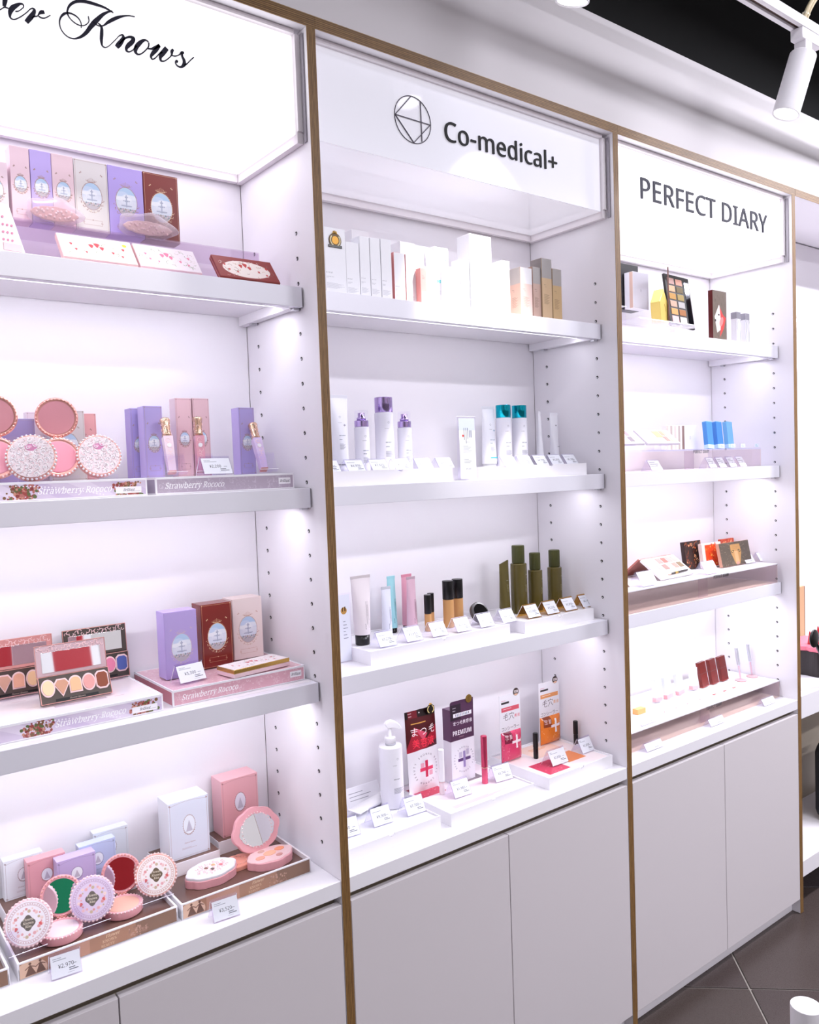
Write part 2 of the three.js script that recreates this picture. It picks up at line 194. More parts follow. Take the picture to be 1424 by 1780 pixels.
const dancersFront = (c, w, h, k) => {
  fill(c, w, h, '#a4785f'); c.fillStyle = '#84634f'; c.fillRect(w * 0.72, 0, w * 0.3, h); c.fillStyle = '#d9b49b'; c.beginPath(); c.ellipse(w * 0.06, h * 0.7, w * 0.1, h * 0.75, 0, 0, 7); c.fill(); c.fillStyle = '#b98a74'; c.fillRect(w * 0.17, 0, w * 0.25, h);
  for (const [x, s] of [[0.06, 1], [0.12, 0.9]]) { c.fillStyle = '#6b4a3c'; c.beginPath(); c.moveTo(w * x, h * 0.2); c.lineTo(w * (x + 0.035 * s), h * 0.95); c.lineTo(w * (x - 0.03 * s), h * 0.95); c.fill(); c.beginPath(); c.arc(w * x, h * 0.16, h * 0.09, 0, 7); c.fill(); c.lineWidth = h * 0.06; c.strokeStyle = '#6b4a3c'; c.beginPath(); c.moveTo(w * (x - 0.03), h * 0.5); c.lineTo(w * x, h * 0.3); c.lineTo(w * (x + 0.03), h * 0.45); c.stroke(); }
  txt(c, 'Flower', w * 0.52, h * 0.32, h * 0.3, '#e8cba8', { font: 'serif', skew: 0.3 }); txt(c, 'KNOWS', w * 0.5, h * 0.62, h * 0.26, '#dfbf9c', { font: 'serif' }); txt(c, 'BEAUTY', w * 0.49, h * 0.92, h * 0.24, '#dfbf9c', { font: 'serif' });
  for (let i = 0; i < 40; i++) { c.fillStyle = i % 2 ? '#b98f7c' : '#96705e'; c.beginPath(); c.arc(w * (0.66 + rnd() * 0.14), h * (0.25 + rnd() * 0.7), (1 + rnd() * 1.5) * k, 0, 7); c.fill(); }
};
const strawberry = (bg, tone, edge) => (c, w, h, k) => { k *= 1.7; fill(c, w, h, bg); if (edge) { c.fillStyle = '#f3e6e0'; c.beginPath(); c.ellipse(w / 2, h * 0.55, w * 0.4, h * 0.4, 0, 0, 7); c.fill(); } for (let i = 0; i < 60; i++) { c.strokeStyle = edge ? ['#c9a78d', '#f7eee6', '#8d6a5a'][i % 3] : ['#b9a3a0', '#d8c6c6', '#7c8a6e'][i % 3]; c.lineWidth = 0.5 * k; c.beginPath(); const x = w * (0.06 + rnd() * 0.88), y = h * (0.1 + rnd() * 0.8), a = rnd() * 6; c.arc(x, y, (1 + rnd() * 2.2) * k, a, a + 2.6); c.stroke(); } for (const [x, y, s] of [[0.42, 0.4, 1.6], [0.5, 0.34, 1.9], [0.56, 0.46, 1.5], [0.15, 0.4, 1], [0.2, 0.62, 0.9], [0.7, 0.6, 1], [0.86, 0.4, 1.1], [0.82, 0.72, 0.9], [0.33, 0.7, 0.8]]) { c.fillStyle = tone; c.beginPath(); c.moveTo(w * x - s * 1.6 * k, h * y - s * k); c.quadraticCurveTo(w * x, h * y - s * 2.4 * k, w * x + s * 1.6 * k, h * y - s * k); c.quadraticCurveTo(w * x + s * 0.6 * k, h * y + s * 2 * k, w * x, h * y + s * 2.2 * k); c.quadraticCurveTo(w * x - s * 0.6 * k, h * y + s * 2 * k, w * x - s * 1.6 * k, h * y - s * k); c.fill(); } };
const compactFace = (bg, tone, dark = '#6d6560') => (c, w, h, k) => { // wreath of flowers round a small dark plaque
  fill(c, w, h, bg); const x = w / 2, y = h / 2; c.strokeStyle = tone; c.lineWidth = 0.7 * k; for (const q of [0.46, 0.4]) { c.beginPath(); c.arc(x, y, w * q, 0, 7); c.stroke(); }
  for (let i = 0; i < 48; i++) { const a = i / 48 * 2 * PI; scroll(c, x + w * 0.43 * Math.cos(a), y + w * 0.43 * Math.sin(a), 0.9 * k, tone, 0.5 * k); }
  for (let i = 0; i < 30; i++) { const a = i / 30 * 2 * PI, q = 0.3 + 0.035 * Math.sin(i * 2.4); c.fillStyle = ['#e6aeb2', '#efc8c6', '#dd9a9c', '#c9b39a', '#f0d6d2'][i % 5]; c.beginPath(); c.arc(x + w * q * Math.cos(a), y + w * q * Math.sin(a), (1.5 + (i % 3) * 0.6) * k, 0, 7); c.fill(); c.fillStyle = '#a98d84'; c.fillRect(x + w * q * Math.cos(a), y + w * q * Math.sin(a), 0.6 * k, 0.6 * k); }
  for (const [a, b, r] of [[-0.27, 0.1, 0.5], [0.28, 0.06, -0.5]]) { c.save(); c.translate(x + a * w, y + b * h); c.rotate(r); c.fillStyle = '#d9696a'; c.beginPath(); c.moveTo(-2.6 * k, -2 * k); c.quadraticCurveTo(0, -4 * k, 2.6 * k, -2 * k); c.quadraticCurveTo(1.4 * k, 3 * k, 0, 3.6 * k); c.quadraticCurveTo(-1.4 * k, 3 * k, -2.6 * k, -2 * k); c.fill(); c.restore(); }
  c.fillStyle = dark; c.beginPath(); for (let i = 0; i < 24; i++) { const a = i / 24 * 2 * PI, q = 0.15 + 0.02 * Math.cos(a * 4); c.lineTo(x + w * q * Math.cos(a), y + w * q * 1.08 * Math.sin(a)); } c.fill(); for (let i = 0; i < 3; i++) txt(c, ['Flower', 'Knows', 'Kiss'][i], x, y - h * 0.055 + i * h * 0.08, w * 0.075, '#ece0cc', { font: 'serif', al: 'center', skew: 0.2 });
};
const jewelFace = (c, w, h, k) => { // filigree of pale scrolls with one pink stone near the top
  fill(c, w, h, '#e9dbe1'); for (let i = 0; i < 260; i++) { c.strokeStyle = ['#fbf7f9', '#b3989c', '#e7bfc6', '#fdfbfc', '#9c878f'][i % 5]; c.lineWidth = (0.4 + (i % 3) * 0.25) * k; c.beginPath(); const a = i * 2.4, q = Math.sqrt(i / 260) * w * 0.48, r = rnd() * 6; c.arc(w / 2 + q * Math.cos(a), h / 2 + q * Math.sin(a), (0.8 + rnd() * 1.8) * k, r, r + 3.6); c.stroke(); }
  for (let i = 0; i < 9; i++) { const a = -PI / 2 + (i - 4) * 0.2; c.fillStyle = '#c9a7b2'; c.beginPath(); c.arc(w / 2 + w * 0.24 * Math.cos(a) * 1.5, h * 0.52 + h * 0.3 * Math.sin(a), 1 * k, 0, 7); c.fill(); }
  c.fillStyle = '#cf86ae'; c.beginPath(); c.ellipse(w * 0.5, h * 0.27, w * 0.13, h * 0.085, 0, 0, 7); c.fill(); c.fillStyle = '#ecb6d4'; c.beginPath(); c.ellipse(w * 0.47, h * 0.25, w * 0.05, h * 0.03, 0, 0, 7); c.fill();
};
// ------------------------------------------------------------------ the room
const FLOOR_TONES = [0x453b39, 0x4a403d, 0x40383a, 0x473d39];
function grainMap(base, amp, scale) { const n = 256, d = new Uint8Array(n * n * 4); for (let i = 0; i < n * n; i++) { const v = base + (rnd() - 0.5) * amp; d.set([v, v, v, 255], i * 4); } const t = new THREE.DataTexture(d, n, n); t.magFilter = THREE.LinearFilter; t.wrapS = t.wrapT = THREE.RepeatWrapping; t.repeat.set(scale, scale); t.needsUpdate = true; return t; }
const grain = grainMap(150, 90, 1);
{
  const slab = struct('floor', new THREE.BoxGeometry(9, 0.06, 5.4), std(0x9d968f, 0.85), [1, -0.034, 2.2]);
  const mats = FLOOR_TONES.map((c) => std(c, 0.55, { roughnessMap: grainMap(140, 60, 3), bumpMap: grain, bumpScale: 0.0006 }));
  const geo = bx(0.594, 0.012, 0.594, 0.0015), a = 43 * PI / 180, ux = [Math.cos(a), Math.sin(a)], uz = [-Math.sin(a), Math.cos(a)], S = 0.6;
  for (let i = -6; i < 8; i++) for (let j = -7; j < 8; j++) {
    const cx = 1.338 + ux[0] * (i + 0.5) * S + uz[0] * (j + 0.5) * S, cz = 0.101 + ux[1] * (i + 0.5) * S + uz[1] * (j + 0.5) * S;
    if (cx < -3 || cx > 5 || cz < -0.6 || cz > 4.4) continue;
    part(slab, 'tile', geo, mats[(i * 5 + j * 3 + 80) % 4], [cx - 1, 0.034 - 0.0062, cz - 2.2], [0, -a, 0]);
  }
  struct('wall_back', new THREE.BoxGeometry(9, 3.3, 0.1), M.roomWall, [1, 1.65, -0.38]);
  struct('wall_upper', new THREE.BoxGeometry(9, 0.258, 0.3), M.wall, [1, 2.581, -0.152]);
  struct('wall_void', new THREE.BoxGeometry(9, 0.49, 0.1), M.black, [1, 2.955, -0.27]);
  struct('wall_left', new THREE.BoxGeometry(0.1, 3.3, 5.4), M.roomWall, [-3.05, 1.65, 2.2]);
  struct('wall_right', new THREE.BoxGeometry(0.1, 3.3, 5.4), M.roomWall, [5.05, 1.65, 2.2]);
  struct('wall_front', new THREE.BoxGeometry(9, 3.3, 0.1), M.roomWall, [1, 1.65, 4.55]);
  struct('ceiling', new THREE.BoxGeometry(9, 0.1, 5.4), M.darkCeil, [1, 3.25, 2.2]);
}
// ------------------------------------------------------------------ display cabinets
const S1 = 1.942, S2 = 1.541, S3 = 1.143, CT = 0.745, BK = -0.302;
const BAY = [[-0.9, 0], [0.02, 0.92], [0.94, 1.84]], BN = ['left', 'middle', 'right'];
const HOLE0 = 2.0026;
function cabinet(k) {
  const [x0, x1] = BAY[k], W = x1 - x0, cx = (x0 + x1) / 2;
  const o = thing('display_cabinet', ['tall white display cabinet at left, with boxes and compacts in pink and lavender', 'tall white display cabinet in the middle, full of white skincare bottles and tubes', 'tall white display cabinet at right, with eyeshadow palettes and acrylic risers'][k], 'cabinet', [cx, 0, 0]);
  const L = x0 - cx, R = x1 - cx;
  part(o, 'back_panel', bx(W - 0.001, 2.42, 0.006), M.laminate, [0, 1.213, -0.308]);
  const panel = bx(0.0196, 2.427, 0.303, 0.0005), strip = plyStrip(2.427, 0.0192);
  for (const sx of k ? [R + 0.01] : [L - 0.01, R + 0.01]) {
    const s = part(o, 'side_panel', panel, M.laminate, [sx, 1.2145, -0.1535]);
    part(s, 'edge_banding', strip, M.ply, [0, 0, 0.1523]);
  }
  const top = part(o, 'top_panel', bx(W + 0.0195, 0.0235, 0.303, 0.0005), M.laminate, [0.01, 2.44, -0.1535]);
  const hg = plyStrip(W + 0.0195, 0.0232); part(top, 'edge_banding', hg, M.ply, [0, 0, 0.1523], [0, 0, PI / 2]);
  part(o, 'counter_top', bx(W - 0.001, 0.032, 0.302, 0.001), M.counter, [0, CT - 0.016, -0.153]);
  part(o, 'finger_recess', bx(W - 0.002, 0.06, 0.012), M.greige, [0, 0.683, -0.036]);
  for (const s of [-1, 1]) part(o, 'door', bx(W / 2 - 0.003, 0.644, 0.018, 0.0008), M.laminateFront, [s * (W / 4 - 0.0003), 0.374, -0.0102]);
  part(o, 'kick_board', bx(W - 0.002, 0.05, 0.016), M.laminate, [0, 0.0255, -0.038]);
  part(o, 'base_board', bx(W - 0.002, 0.018, 0.25), M.laminate, [0, 0.065, -0.175]);
  for (const [sx, sgn] of k ? [[R, -1], [L, 1]] : [[R, -1], [L, 1]]) for (const z of [-0.0709, -0.2533]) {
    const gs = []; for (let i = -1; i < 25; i++) { const y = HOLE0 - 0.05 * i; if (y < CT + 0.04) break; gs.push(at(cyl(0.0039, 0.0039, 0.0006, 12), sx + sgn * 0.00035, y, z, 0, 0, PI / 2)); }
    const h = part(o, 'shelf_pin_hole', merge(gs), M.hole); h.userData.kind = 'stuff';
    const rs = []; for (let i = -1; i < 25; i++) { const y = HOLE0 - 0.05 * i; if (y < CT + 0.04) break; rs.push(at(new THREE.CylinderGeometry(0.0022, 0.0022, 0.0008, 8), sx + sgn * 0.00045, y - 0.001, z - 0.001, 0, 0, PI / 2)); }
    const q = part(o, 'pin_socket', merge(rs), M.pin); q.userData.kind = 'stuff';
  }
  return o;
}
for (let k = 0; k < 3; k++) cabinet(k);
function areaLight(x, y, z, w, h, rx, ry, I) { const l = new THREE.RectAreaLight(LIGHT_COLOR, I, w, h); l.position.set(x, y, z); l.rotation.set(rx, ry, 0); scene.add(l); return l; }
const SHELFNAME = ['top', 'second', 'third'];
for (let k = 0; k < 3; k++) [S1, S2, S3].forEach((y, i) => {
  const [x0, x1] = BAY[k], cx = (x0 + x1) / 2;
  const o = thing('shelf', `white shelf board with brushed silver front edge, ${SHELFNAME[i]} shelf of the ${BN[k]} cabinet`, 'shelf', [cx, y - 0.04, -0.053], 0);
  part(o, 'board', bx(0.892, 0.02, 0.226), M.laminate, [0, 0.03, -0.134]);
  part(o, 'front_profile', bx(0.893, 0.0398, 0.02, 0.0008), M.alu, [0, 0.02, -0.01]);
  for (const s of [-1, 1]) { part(o, 'end_cap', bx(0.002, 0.0385, 0.0195), M.groove, [s * 0.4478, 0.02, -0.01]); part(o, 'side_bracket', bx(0.018, 0.02, 0.226), M.laminate, [s * 0.437, 0.01, -0.134]); for (const z of [-0.018, -0.2]) part(o, 'shelf_pin', bx(0.014, 0.004, 0.012), M.pin, [s * 0.44, -0.0022, z]); }
  part(o, 'led_strip', bx(0.84, 0.011, 0.009, 0.001), M.ledGlow, [0, 0.0143, -0.058]);
  areaLight(cx, y - 0.0325, -0.111, 0.84, 0.009, -PI / 2 + 0.35, 0, LED[k] * LEDROW[k][i]);
});
// ------------------------------------------------------------------ light box signs
const sans = await new FontLoader().loadAsync('fonts/droid/droid_sans_regular.typeface.json');
const flat = (geo) => { geo.computeBoundingBox(); return geo; };
function letters(str, x0, x1, y0, y1, z, spacing = 0) { // scaled so that capitals span y0..y1
  const g = flat(new TextGeometry(str, { font: sans, size: 1, depth: 0.05, curveSegments: 5, bevelEnabled: false })), b = g.boundingBox;
  const ref = flat(new TextGeometry('E', { font: sans, size: 1, depth: 0.05 })).boundingBox, sy = (y1 - y0) / (ref.max.y - ref.min.y), sx = (x1 - x0) / (b.max.x - b.min.x);
  g.translate(-b.min.x, -ref.min.y, 0); g.scale(sx, sy, 0.06); g.translate(x0, y0, z); return g;
}
function ribbon(pts) { // brush stroke: [x, y, width], a flat lath 2 mm thick
  const P = pts.map((p) => new THREE.Vector3(...p)), cr = new THREE.CatmullRomCurve3(P, false, 'centripetal'), n = Math.max(8, (pts.length - 1) * 5), q = cr.getPoints(n), pos = [], idx = [];
  q.forEach((p, i) => { const a = q[Math.max(0, i - 1)], b = q[Math.min(n, i + 1)], l = Math.hypot(b.x - a.x, b.y - a.y) || 1, nx = -(b.y - a.y) / l * p.z / 2, ny = (b.x - a.x) / l * p.z / 2; for (const [s, z] of [[1, 0.002], [-1, 0.002], [1, 0], [-1, 0]]) pos.push(p.x + s * nx, p.y + s * ny, z); });
  for (let i = 0; i < n; i++) { const a = i * 4, b = a + 4; idx.push(a, a + 1, b, b, a + 1, b + 1, a, b, a + 2, b, b + 2, a + 2, a + 1, a + 3, b + 1, b + 1, a + 3, b + 3); }
  const e = n * 4; idx.push(0, 2, 1, 1, 2, 3, e, e + 1, e + 2, e + 1, e + 3, e + 2);
  const g = new THREE.BufferGeometry(); g.setAttribute('position', new THREE.Float32BufferAttribute(pos, 3)); g.setAttribute('uv', new THREE.Float32BufferAttribute(new Float32Array(pos.length / 3 * 2), 2)); g.setIndex(idx); const f = g.toNonIndexed(); f.computeVertexNormals(); return f;
}
const SCRIPT = [
[[-0.5411,2.3049,0.0012],[-0.5342,2.3109,0.0012],[-0.5299,2.3146,0.0013],[-0.5241,2.3146,0.0014]],
[[-0.5273,2.3319,0.0063],[-0.5290,2.3235,0.0067],[-0.5304,2.3160,0.0045]],
[[-0.5142,2.3131,0.0014],[-0.5099,2.3148,0.0012],[-0.5046,2.3200,0.0012],[-0.5014,2.3245,0.0014],[-0.5025,2.3273,0.0016],[-0.5059,2.3273,0.0027],[-0.5120,2.3230,0.0054],[-0.5182,2.3172,0.0072],[-0.5214,2.3118,0.0068],[-0.5227,2.3061,0.0045],[-0.5224,2.3014,0.0023],[-0.5200,2.2997,0.0014],[-0.5162,2.3002,0.0014],[-0.5096,2.3048,0.0014],[-0.5025,2.3113,0.0013],[-0.4962,2.3181,0.0013],[-0.4916,2.3237,0.0014],[-0.4881,2.3256,0.0020],[-0.4860,2.3243,0.0037],[-0.4867,2.3201,0.0055],[-0.4905,2.3131,0.0073],[-0.4952,2.3064,0.0073],[-0.4988,2.3013,0.0064]],
[[-0.4907,2.3095,0.0014],[-0.4862,2.3137,0.0018],[-0.4818,2.3156,0.0014],[-0.4789,2.3202,0.0028],[-0.4753,2.3236,0.0055],[-0.4709,2.3251,0.0046]],
[[-0.4800,2.3163,0.0014],[-0.4766,2.3148,0.0017],[-0.4714,2.3155,0.0015],[-0.4669,2.3185,0.0013],[-0.4618,2.3229,0.0012]],
[[-0.3592,2.3577,0.0012],[-0.3641,2.3596,0.0019],[-0.3740,2.3621,0.0029],[-0.3879,2.3627,0.0043],[-0.4016,2.3624,0.0048],[-0.4124,2.3605,0.0047],[-0.4222,2.3560,0.0042],[-0.4303,2.3482,0.0038],[-0.4341,2.3403,0.0028],[-0.4349,2.3343,0.0023],[-0.4314,2.3276,0.0012],[-0.4250,2.3228,0.0012],[-0.4175,2.3206,0.0012],[-0.4106,2.3217,0.0012],[-0.4046,2.3259,0.0014],[-0.4008,2.3319,0.0014],[-0.4014,2.3395,0.0012]],
[[-0.4138,2.3173,0.0012],[-0.4138,2.3251,0.0012],[-0.4178,2.3317,0.0014],[-0.4253,2.3352,0.0019],[-0.4339,2.3351,0.0024],[-0.4407,2.3311,0.0037],[-0.4458,2.3243,0.0028],[-0.4481,2.3159,0.0019],[-0.4467,2.3067,0.0012],[-0.4415,2.2996,0.0012],[-0.4341,2.2959,0.0012],[-0.4255,2.2965,0.0019],[-0.4156,2.3022,0.0038],[-0.4063,2.3117,0.0057],[-0.3989,2.3227,0.0067],[-0.3925,2.3314,0.0077],[-0.3851,2.3405,0.0067],[-0.3767,2.3499,0.0048],[-0.3683,2.3564,0.0029],[-0.3611,2.3601,0.0015]],
[[-0.3954,2.3325,0.0014],[-0.3887,2.3296,0.0012],[-0.3838,2.3291,0.0014],[-0.3777,2.3313,0.0019],[-0.3692,2.3393,0.0044],[-0.3597,2.3471,0.0053],[-0.3503,2.3534,0.0044],[-0.3408,2.3582,0.0024],[-0.3313,2.3614,0.0015],[-0.3229,2.3623,0.0012]],
[[-0.3860,2.3328,0.0014],[-0.3826,2.3314,0.0019],[-0.3804,2.3271,0.0039],[-0.3809,2.3170,0.0053],[-0.3819,2.3049,0.0043],[-0.3805,2.2974,0.0019],[-0.3766,2.2960,0.0013],[-0.3714,2.2989,0.0012],[-0.3628,2.3083,0.0012],[-0.3585,2.3135,0.0012]],
[[-0.3640,2.3068,0.0012],[-0.3575,2.3146,0.0012],[-0.3510,2.3225,0.0015],[-0.3457,2.3255,0.0024],[-0.3443,2.3218,0.0049],[-0.3484,2.3137,0.0073],[-0.3528,2.3074,0.0083],[-0.3566,2.3024,0.0068]],
[[-0.3528,2.3074,0.0015],[-0.3440,2.3184,0.0029],[-0.3375,2.3238,0.0029],[-0.3312,2.3261,0.0039],[-0.3271,2.3247,0.0059],[-0.3295,2.3185,0.0069],[-0.3361,2.3111,0.0069],[-0.3401,2.3049,0.0049],[-0.3398,2.3005,0.0029],[-0.3357,2.3001,0.0020],[-0.3292,2.3049,0.0016],[-0.3224,2.3139,0.0030]],
[[-0.3006,2.3261,0.0015],[-0.3043,2.3282,0.0020],[-0.3102,2.3260,0.0045],[-0.3169,2.3195,0.0069],[-0.3231,2.3107,0.0069],[-0.3246,2.3032,0.0049],[-0.3211,2.3001,0.0025],[-0.3157,2.3020,0.0020],[-0.3079,2.3093,0.0020],[-0.3010,2.3189,0.0020],[-0.3002,2.3252,0.0018]],
[[-0.3023,2.3149,0.0020],[-0.2969,2.3159,0.0025],[-0.2914,2.3185,0.0050],[-0.2858,2.3226,0.0050],[-0.2813,2.3264,0.0050]],
[[-0.2813,2.3259,0.0050],[-0.2883,2.3162,0.0070],[-0.2946,2.3083,0.0060],[-0.2976,2.3024,0.0035],[-0.2957,2.2988,0.0020],[-0.2913,2.3010,0.0020],[-0.2843,2.3091,0.0020],[-0.2775,2.3161,0.0040]],
[[-0.2683,2.3249,0.0081],[-0.2765,2.3133,0.0081],[-0.2807,2.3059,0.0050],[-0.2799,2.3005,0.0030],[-0.2750,2.3008,0.0020],[-0.2670,2.3071,0.0018],[-0.2599,2.3158,0.0025],[-0.2590,2.3222,0.0051],[-0.2566,2.3260,0.0041]],
[[-0.2605,2.3151,0.0015],[-0.2533,2.3155,0.0018],[-0.2452,2.3203,0.0018],[-0.2405,2.3253,0.0041],[-0.2365,2.3253,0.0031]],
[[-0.2405,2.3247,0.0041],[-0.2403,2.3190,0.0036],[-0.2372,2.3125,0.0051],[-0.2376,2.3050,0.0062],[-0.2441,2.2991,0.0031],[-0.2502,2.2996,0.0020],[-0.2533,2.3040,0.0020],[-0.2515,2.3076,0.0036],[-0.2488,2.3062,0.0041]],
[[-0.2383,2.3027,0.0031],[-0.2324,2.3074,0.0021],[-0.2252,2.3157,0.0019],[-0.2185,2.3228,0.0021]]];
for (let k = 0; k < 3; k++) {
  const [x0, x1] = BAY[k], cx = (x0 + x1) / 2, y = 2.213;
  const o = thing('light_box_sign', ['glowing white light box sign with dark script lettering over the left cabinet', 'pale light box sign with round line emblem and black lettering over the middle cabinet', 'glowing white light box sign with dark capital letters over the right cabinet'][k], 'sign', [cx, y, -0.033]);
  const m = k === 1 ? M.signDim : M.signLit, X = (v) => v - cx, Y = (v) => v - y, Z = (v) => v + 0.033;
  part(o, 'front_panel', bx(0.872, 0.187, 0.004), m, [0, Y(2.3255), Z(-0.0365)]);
  part(o, 'bottom_panel', bx(0.872, 0.004, 0.25), m, [0, Y(2.2335), Z(-0.163)]);
  for (const s of [-1, 1]) {
    part(o, 'side_rail', bx(0.013, 0.022, 0.27), M.trim, [s * 0.4432, Y(2.2245), Z(-0.163)]);
    part(o, 'side_stile', bx(0.013, 0.184, 0.02), M.trim, [s * 0.4432, Y(2.3275), Z(-0.034)]);
    part(o, 'groove_strip', bx(0.003, 0.206, 0.0095), M.groove, [s * 0.4482, Y(2.3165), Z(-0.0175)]);  // grey aluminium strip in the groove beside the cabinet wall
  }
  part(o, 'back_rail', bx(0.872, 0.02, 0.012), M.trim, [0, Y(2.2245), Z(-0.295)]);
  part(o, 'top_rail', bx(0.872, 0.008, 0.02), M.trim, [0, Y(2.4235), Z(-0.034)]);
  if (k === 0) part(o, 'lettering', merge(SCRIPT.map(ribbon)).translate(-cx, -y, Z(-0.0344)), M.navy);
  if (k === 1) {
    part(o, 'lettering', letters('Co-medical+', X(0.37), X(0.738), Y(2.302), Y(2.345), Z(-0.0344)), M.ink);
    const R = 0.0495, c0 = [X(0.281), Y(2.3265)], bar = (a, b) => { const dx = b[0] - a[0], dy = b[1] - a[1]; return at(new THREE.BoxGeometry(Math.hypot(dx, dy), 0.0019, 0.002), (a[0] + b[0]) / 2 - 0.281, (a[1] + b[1]) / 2 - 2.3265, 0, 0, 0, Math.atan2(dy, dx)); };
    const Pn = { a: [0.2325, 2.327], b: [0.278, 2.376], c: [0.303, 2.370], d: [0.304, 2.285], e: [0.329, 2.326], f: [0.281, 2.278] };
    part(o, 'emblem', merge([at(new THREE.TorusGeometry(R, 0.001, 6, 64), 0, 0, 0), bar(Pn.a, Pn.b), bar(Pn.a, Pn.e), bar(Pn.a, Pn.f), bar(Pn.c, Pn.d), bar(Pn.e, Pn.f)]), tinted(0x3a3340, 0.3, { metalness: 0.4 }), [c0[0], c0[1], Z(-0.0335)]);
  }
  if (k === 2) part(o, 'lettering', letters('PERFECT DIARY', X(1.077), X(1.741), Y(2.2955), Y(2.353), Z(-0.0344)), M.navy);
  areaLight(cx, 2.2305, -0.163, 0.86, 0.24, -PI / 2, 0, SIGN_DOWN[k]);
  areaLight(cx, 2.3255, -0.0335, 0.86, 0.18, 0, PI, SIGN_FRONT[k]);
}
// ------------------------------------------------------------------ ceiling track and spotlights
{
  const o = thing('lighting_track', 'white ceiling lighting track with dark slot running above the cabinets', 'track', [1.0, 2.7, 0.268]);
  part(o, 'housing', bx(7, 0.018, 0.037, 0.001), M.spotWhite, [0, 0.017, 0]);
  for (const s of [-1, 1]) part(o, 'lip', bx(7, 0.009, 0.0125, 0.001), M.white, [0, 0.0045, s * 0.0123]);
  part(o, 'conductor_slot', bx(7, 0.002, 0.011), tinted(0x4a2c1a, 0.5), [0, 0.0075, 0]);
  for (const x of [-1.9, 0.1, 2.4]) part(o, 'hanger_rod', cyl(0.004, 0.004, 0.474, 8), M.spotWhite, [x, 0.263, 0]);
}
function spotlight(label, x, dir, len, target, I, ang, pen, visible = true) {
  const o = thing('track_spotlight', label, 'spotlight', [x, 2.7, 0.268], 0, 'white cylinder spotlights on the ceiling track');
  const d = new THREE.Vector3(...dir).normalize(), q = new THREE.Quaternion().setFromUnitVectors(new THREE.Vector3(0, -1, 0), d);
  part(o, 'adapter', bx(0.11, 0.03, 0.034, 0.003), M.spotWhite, [0.02, -0.0145, 0]);
  part(o, 'swivel_block', bx(0.034, 0.04, 0.034, 0.004), M.spotWhite, [0, -0.048, 0]);
  const start = new THREE.Vector3(0, -0.06, 0), c = start.clone().addScaledVector(d, len / 2);
  const b = part(o, 'barrel', lathe([[0, len / 2], [0.0335, len / 2], [0.0345, len / 2 - 0.002], [0.0345, -len / 2 + 0.001], [0.0335, -len / 2], [0.0315, -len / 2], [0.0315, -len / 2 + 0.006], [0, -len / 2 + 0.006]], 36), M.spotWhite, c.toArray()); b.quaternion.copy(q);
  part(b, 'lens', cyl(0.031, 0.031, 0.002, 32), M.lampGlow, [0, -len / 2 + 0.0042, 0]);
  const p = c.clone().addScaledVector(d, len / 2 + 0.006).add(o.position), s = new THREE.SpotLight(0xfffaf4, I, 0, ang, pen, 2); s.position.copy(p); s.target.position.set(...target); s.castShadow = true; s.shadow.radius = 1.2; scene.add(s, s.target);
  return o;
}
spotlight('white cylinder spotlight hanging from the track at the upper right corner', 1.385, [-0.05, -0.175, -0.03], 0.165, [1.22, 1.9, -0.08], SPOT[2], 0.33, 0.4);
spotlight('white cylinder spotlight at top centre, only its glowing lens in view', 0.487, [0.02, -0.5, -0.12], 0.13, [0.49, 1.97, -0.1], SPOT[1], 0.345, 0.3);
spotlight('white cylinder spotlight above the left cabinet, past the top edge', -0.44, [0.02, -0.5, -0.12], 0.13, [-0.45, 1.95, -0.09], SPOT[0], 0.34, 0.3);
{ // cable loops over the track
  const o = thing('cable_loop', 'cream cables looping over the lighting track at the upper right', 'cable', [1.3979, 2.733, 0.2620]);
  for (const [dx, r] of [[0, 0.0055], [0.012, 0.005]]) part(o, 'cable', new THREE.TubeGeometry(new THREE.CatmullRomCurve3([[0, 0, 0], [0.002, 0.03, 0.012], [0.03, 0.075, 0.03], [0.075, 0.09, 0.045], [0.12, 0.06, 0.03], [0.15, 0.0, 0]].map((p) => new THREE.Vector3(p[0] + dx, p[1], p[2]))), 30, r, 8), tinted(0xd8c9a4, 0.5));
  part(o, 'cable_tie', bx(0.022, 0.006, 0.012), tinted(0xe9e2cc, 0.5), [0.006, 0.02, 0.006]);
}
// fill lamps added out of view to brighten doors, wall and shop
for (const [x, z, I] of [[-1.5, 1.3, ROOM_FILL[0]], [-0.5, 2.8, ROOM_FILL[1]], [1.7, 2.7, ROOM_FILL[2]], [3.1, 1.0, ROOM_FILL[3]], [1.4, 0.85, ROOM_FILL[4]]]) {
  const o = thing('added_fill_lamp', 'added white linear fill lamp over the shop floor, out of view', 'lamp', [x, 3.05, z], 0, 'added fill lamps over the shop floor');
  part(o, 'housing', bx(1.3, 0.05, 0.16, 0.004), M.spotWhite, [0, 0.025, 0]); part(o, 'diffuser', bx(1.26, 0.004, 0.13), M.lampGlow, [0, -0.002, 0]);
  for (const s of [-0.5, 0.5]) part(o, 'hanger_rod', cyl(0.004, 0.004, 0.1, 8), M.spotWhite, [s, 0.1, 0]);
  areaLight(x, 3.043, z, 1.26, 0.13, -PI / 2, 0, I);
}
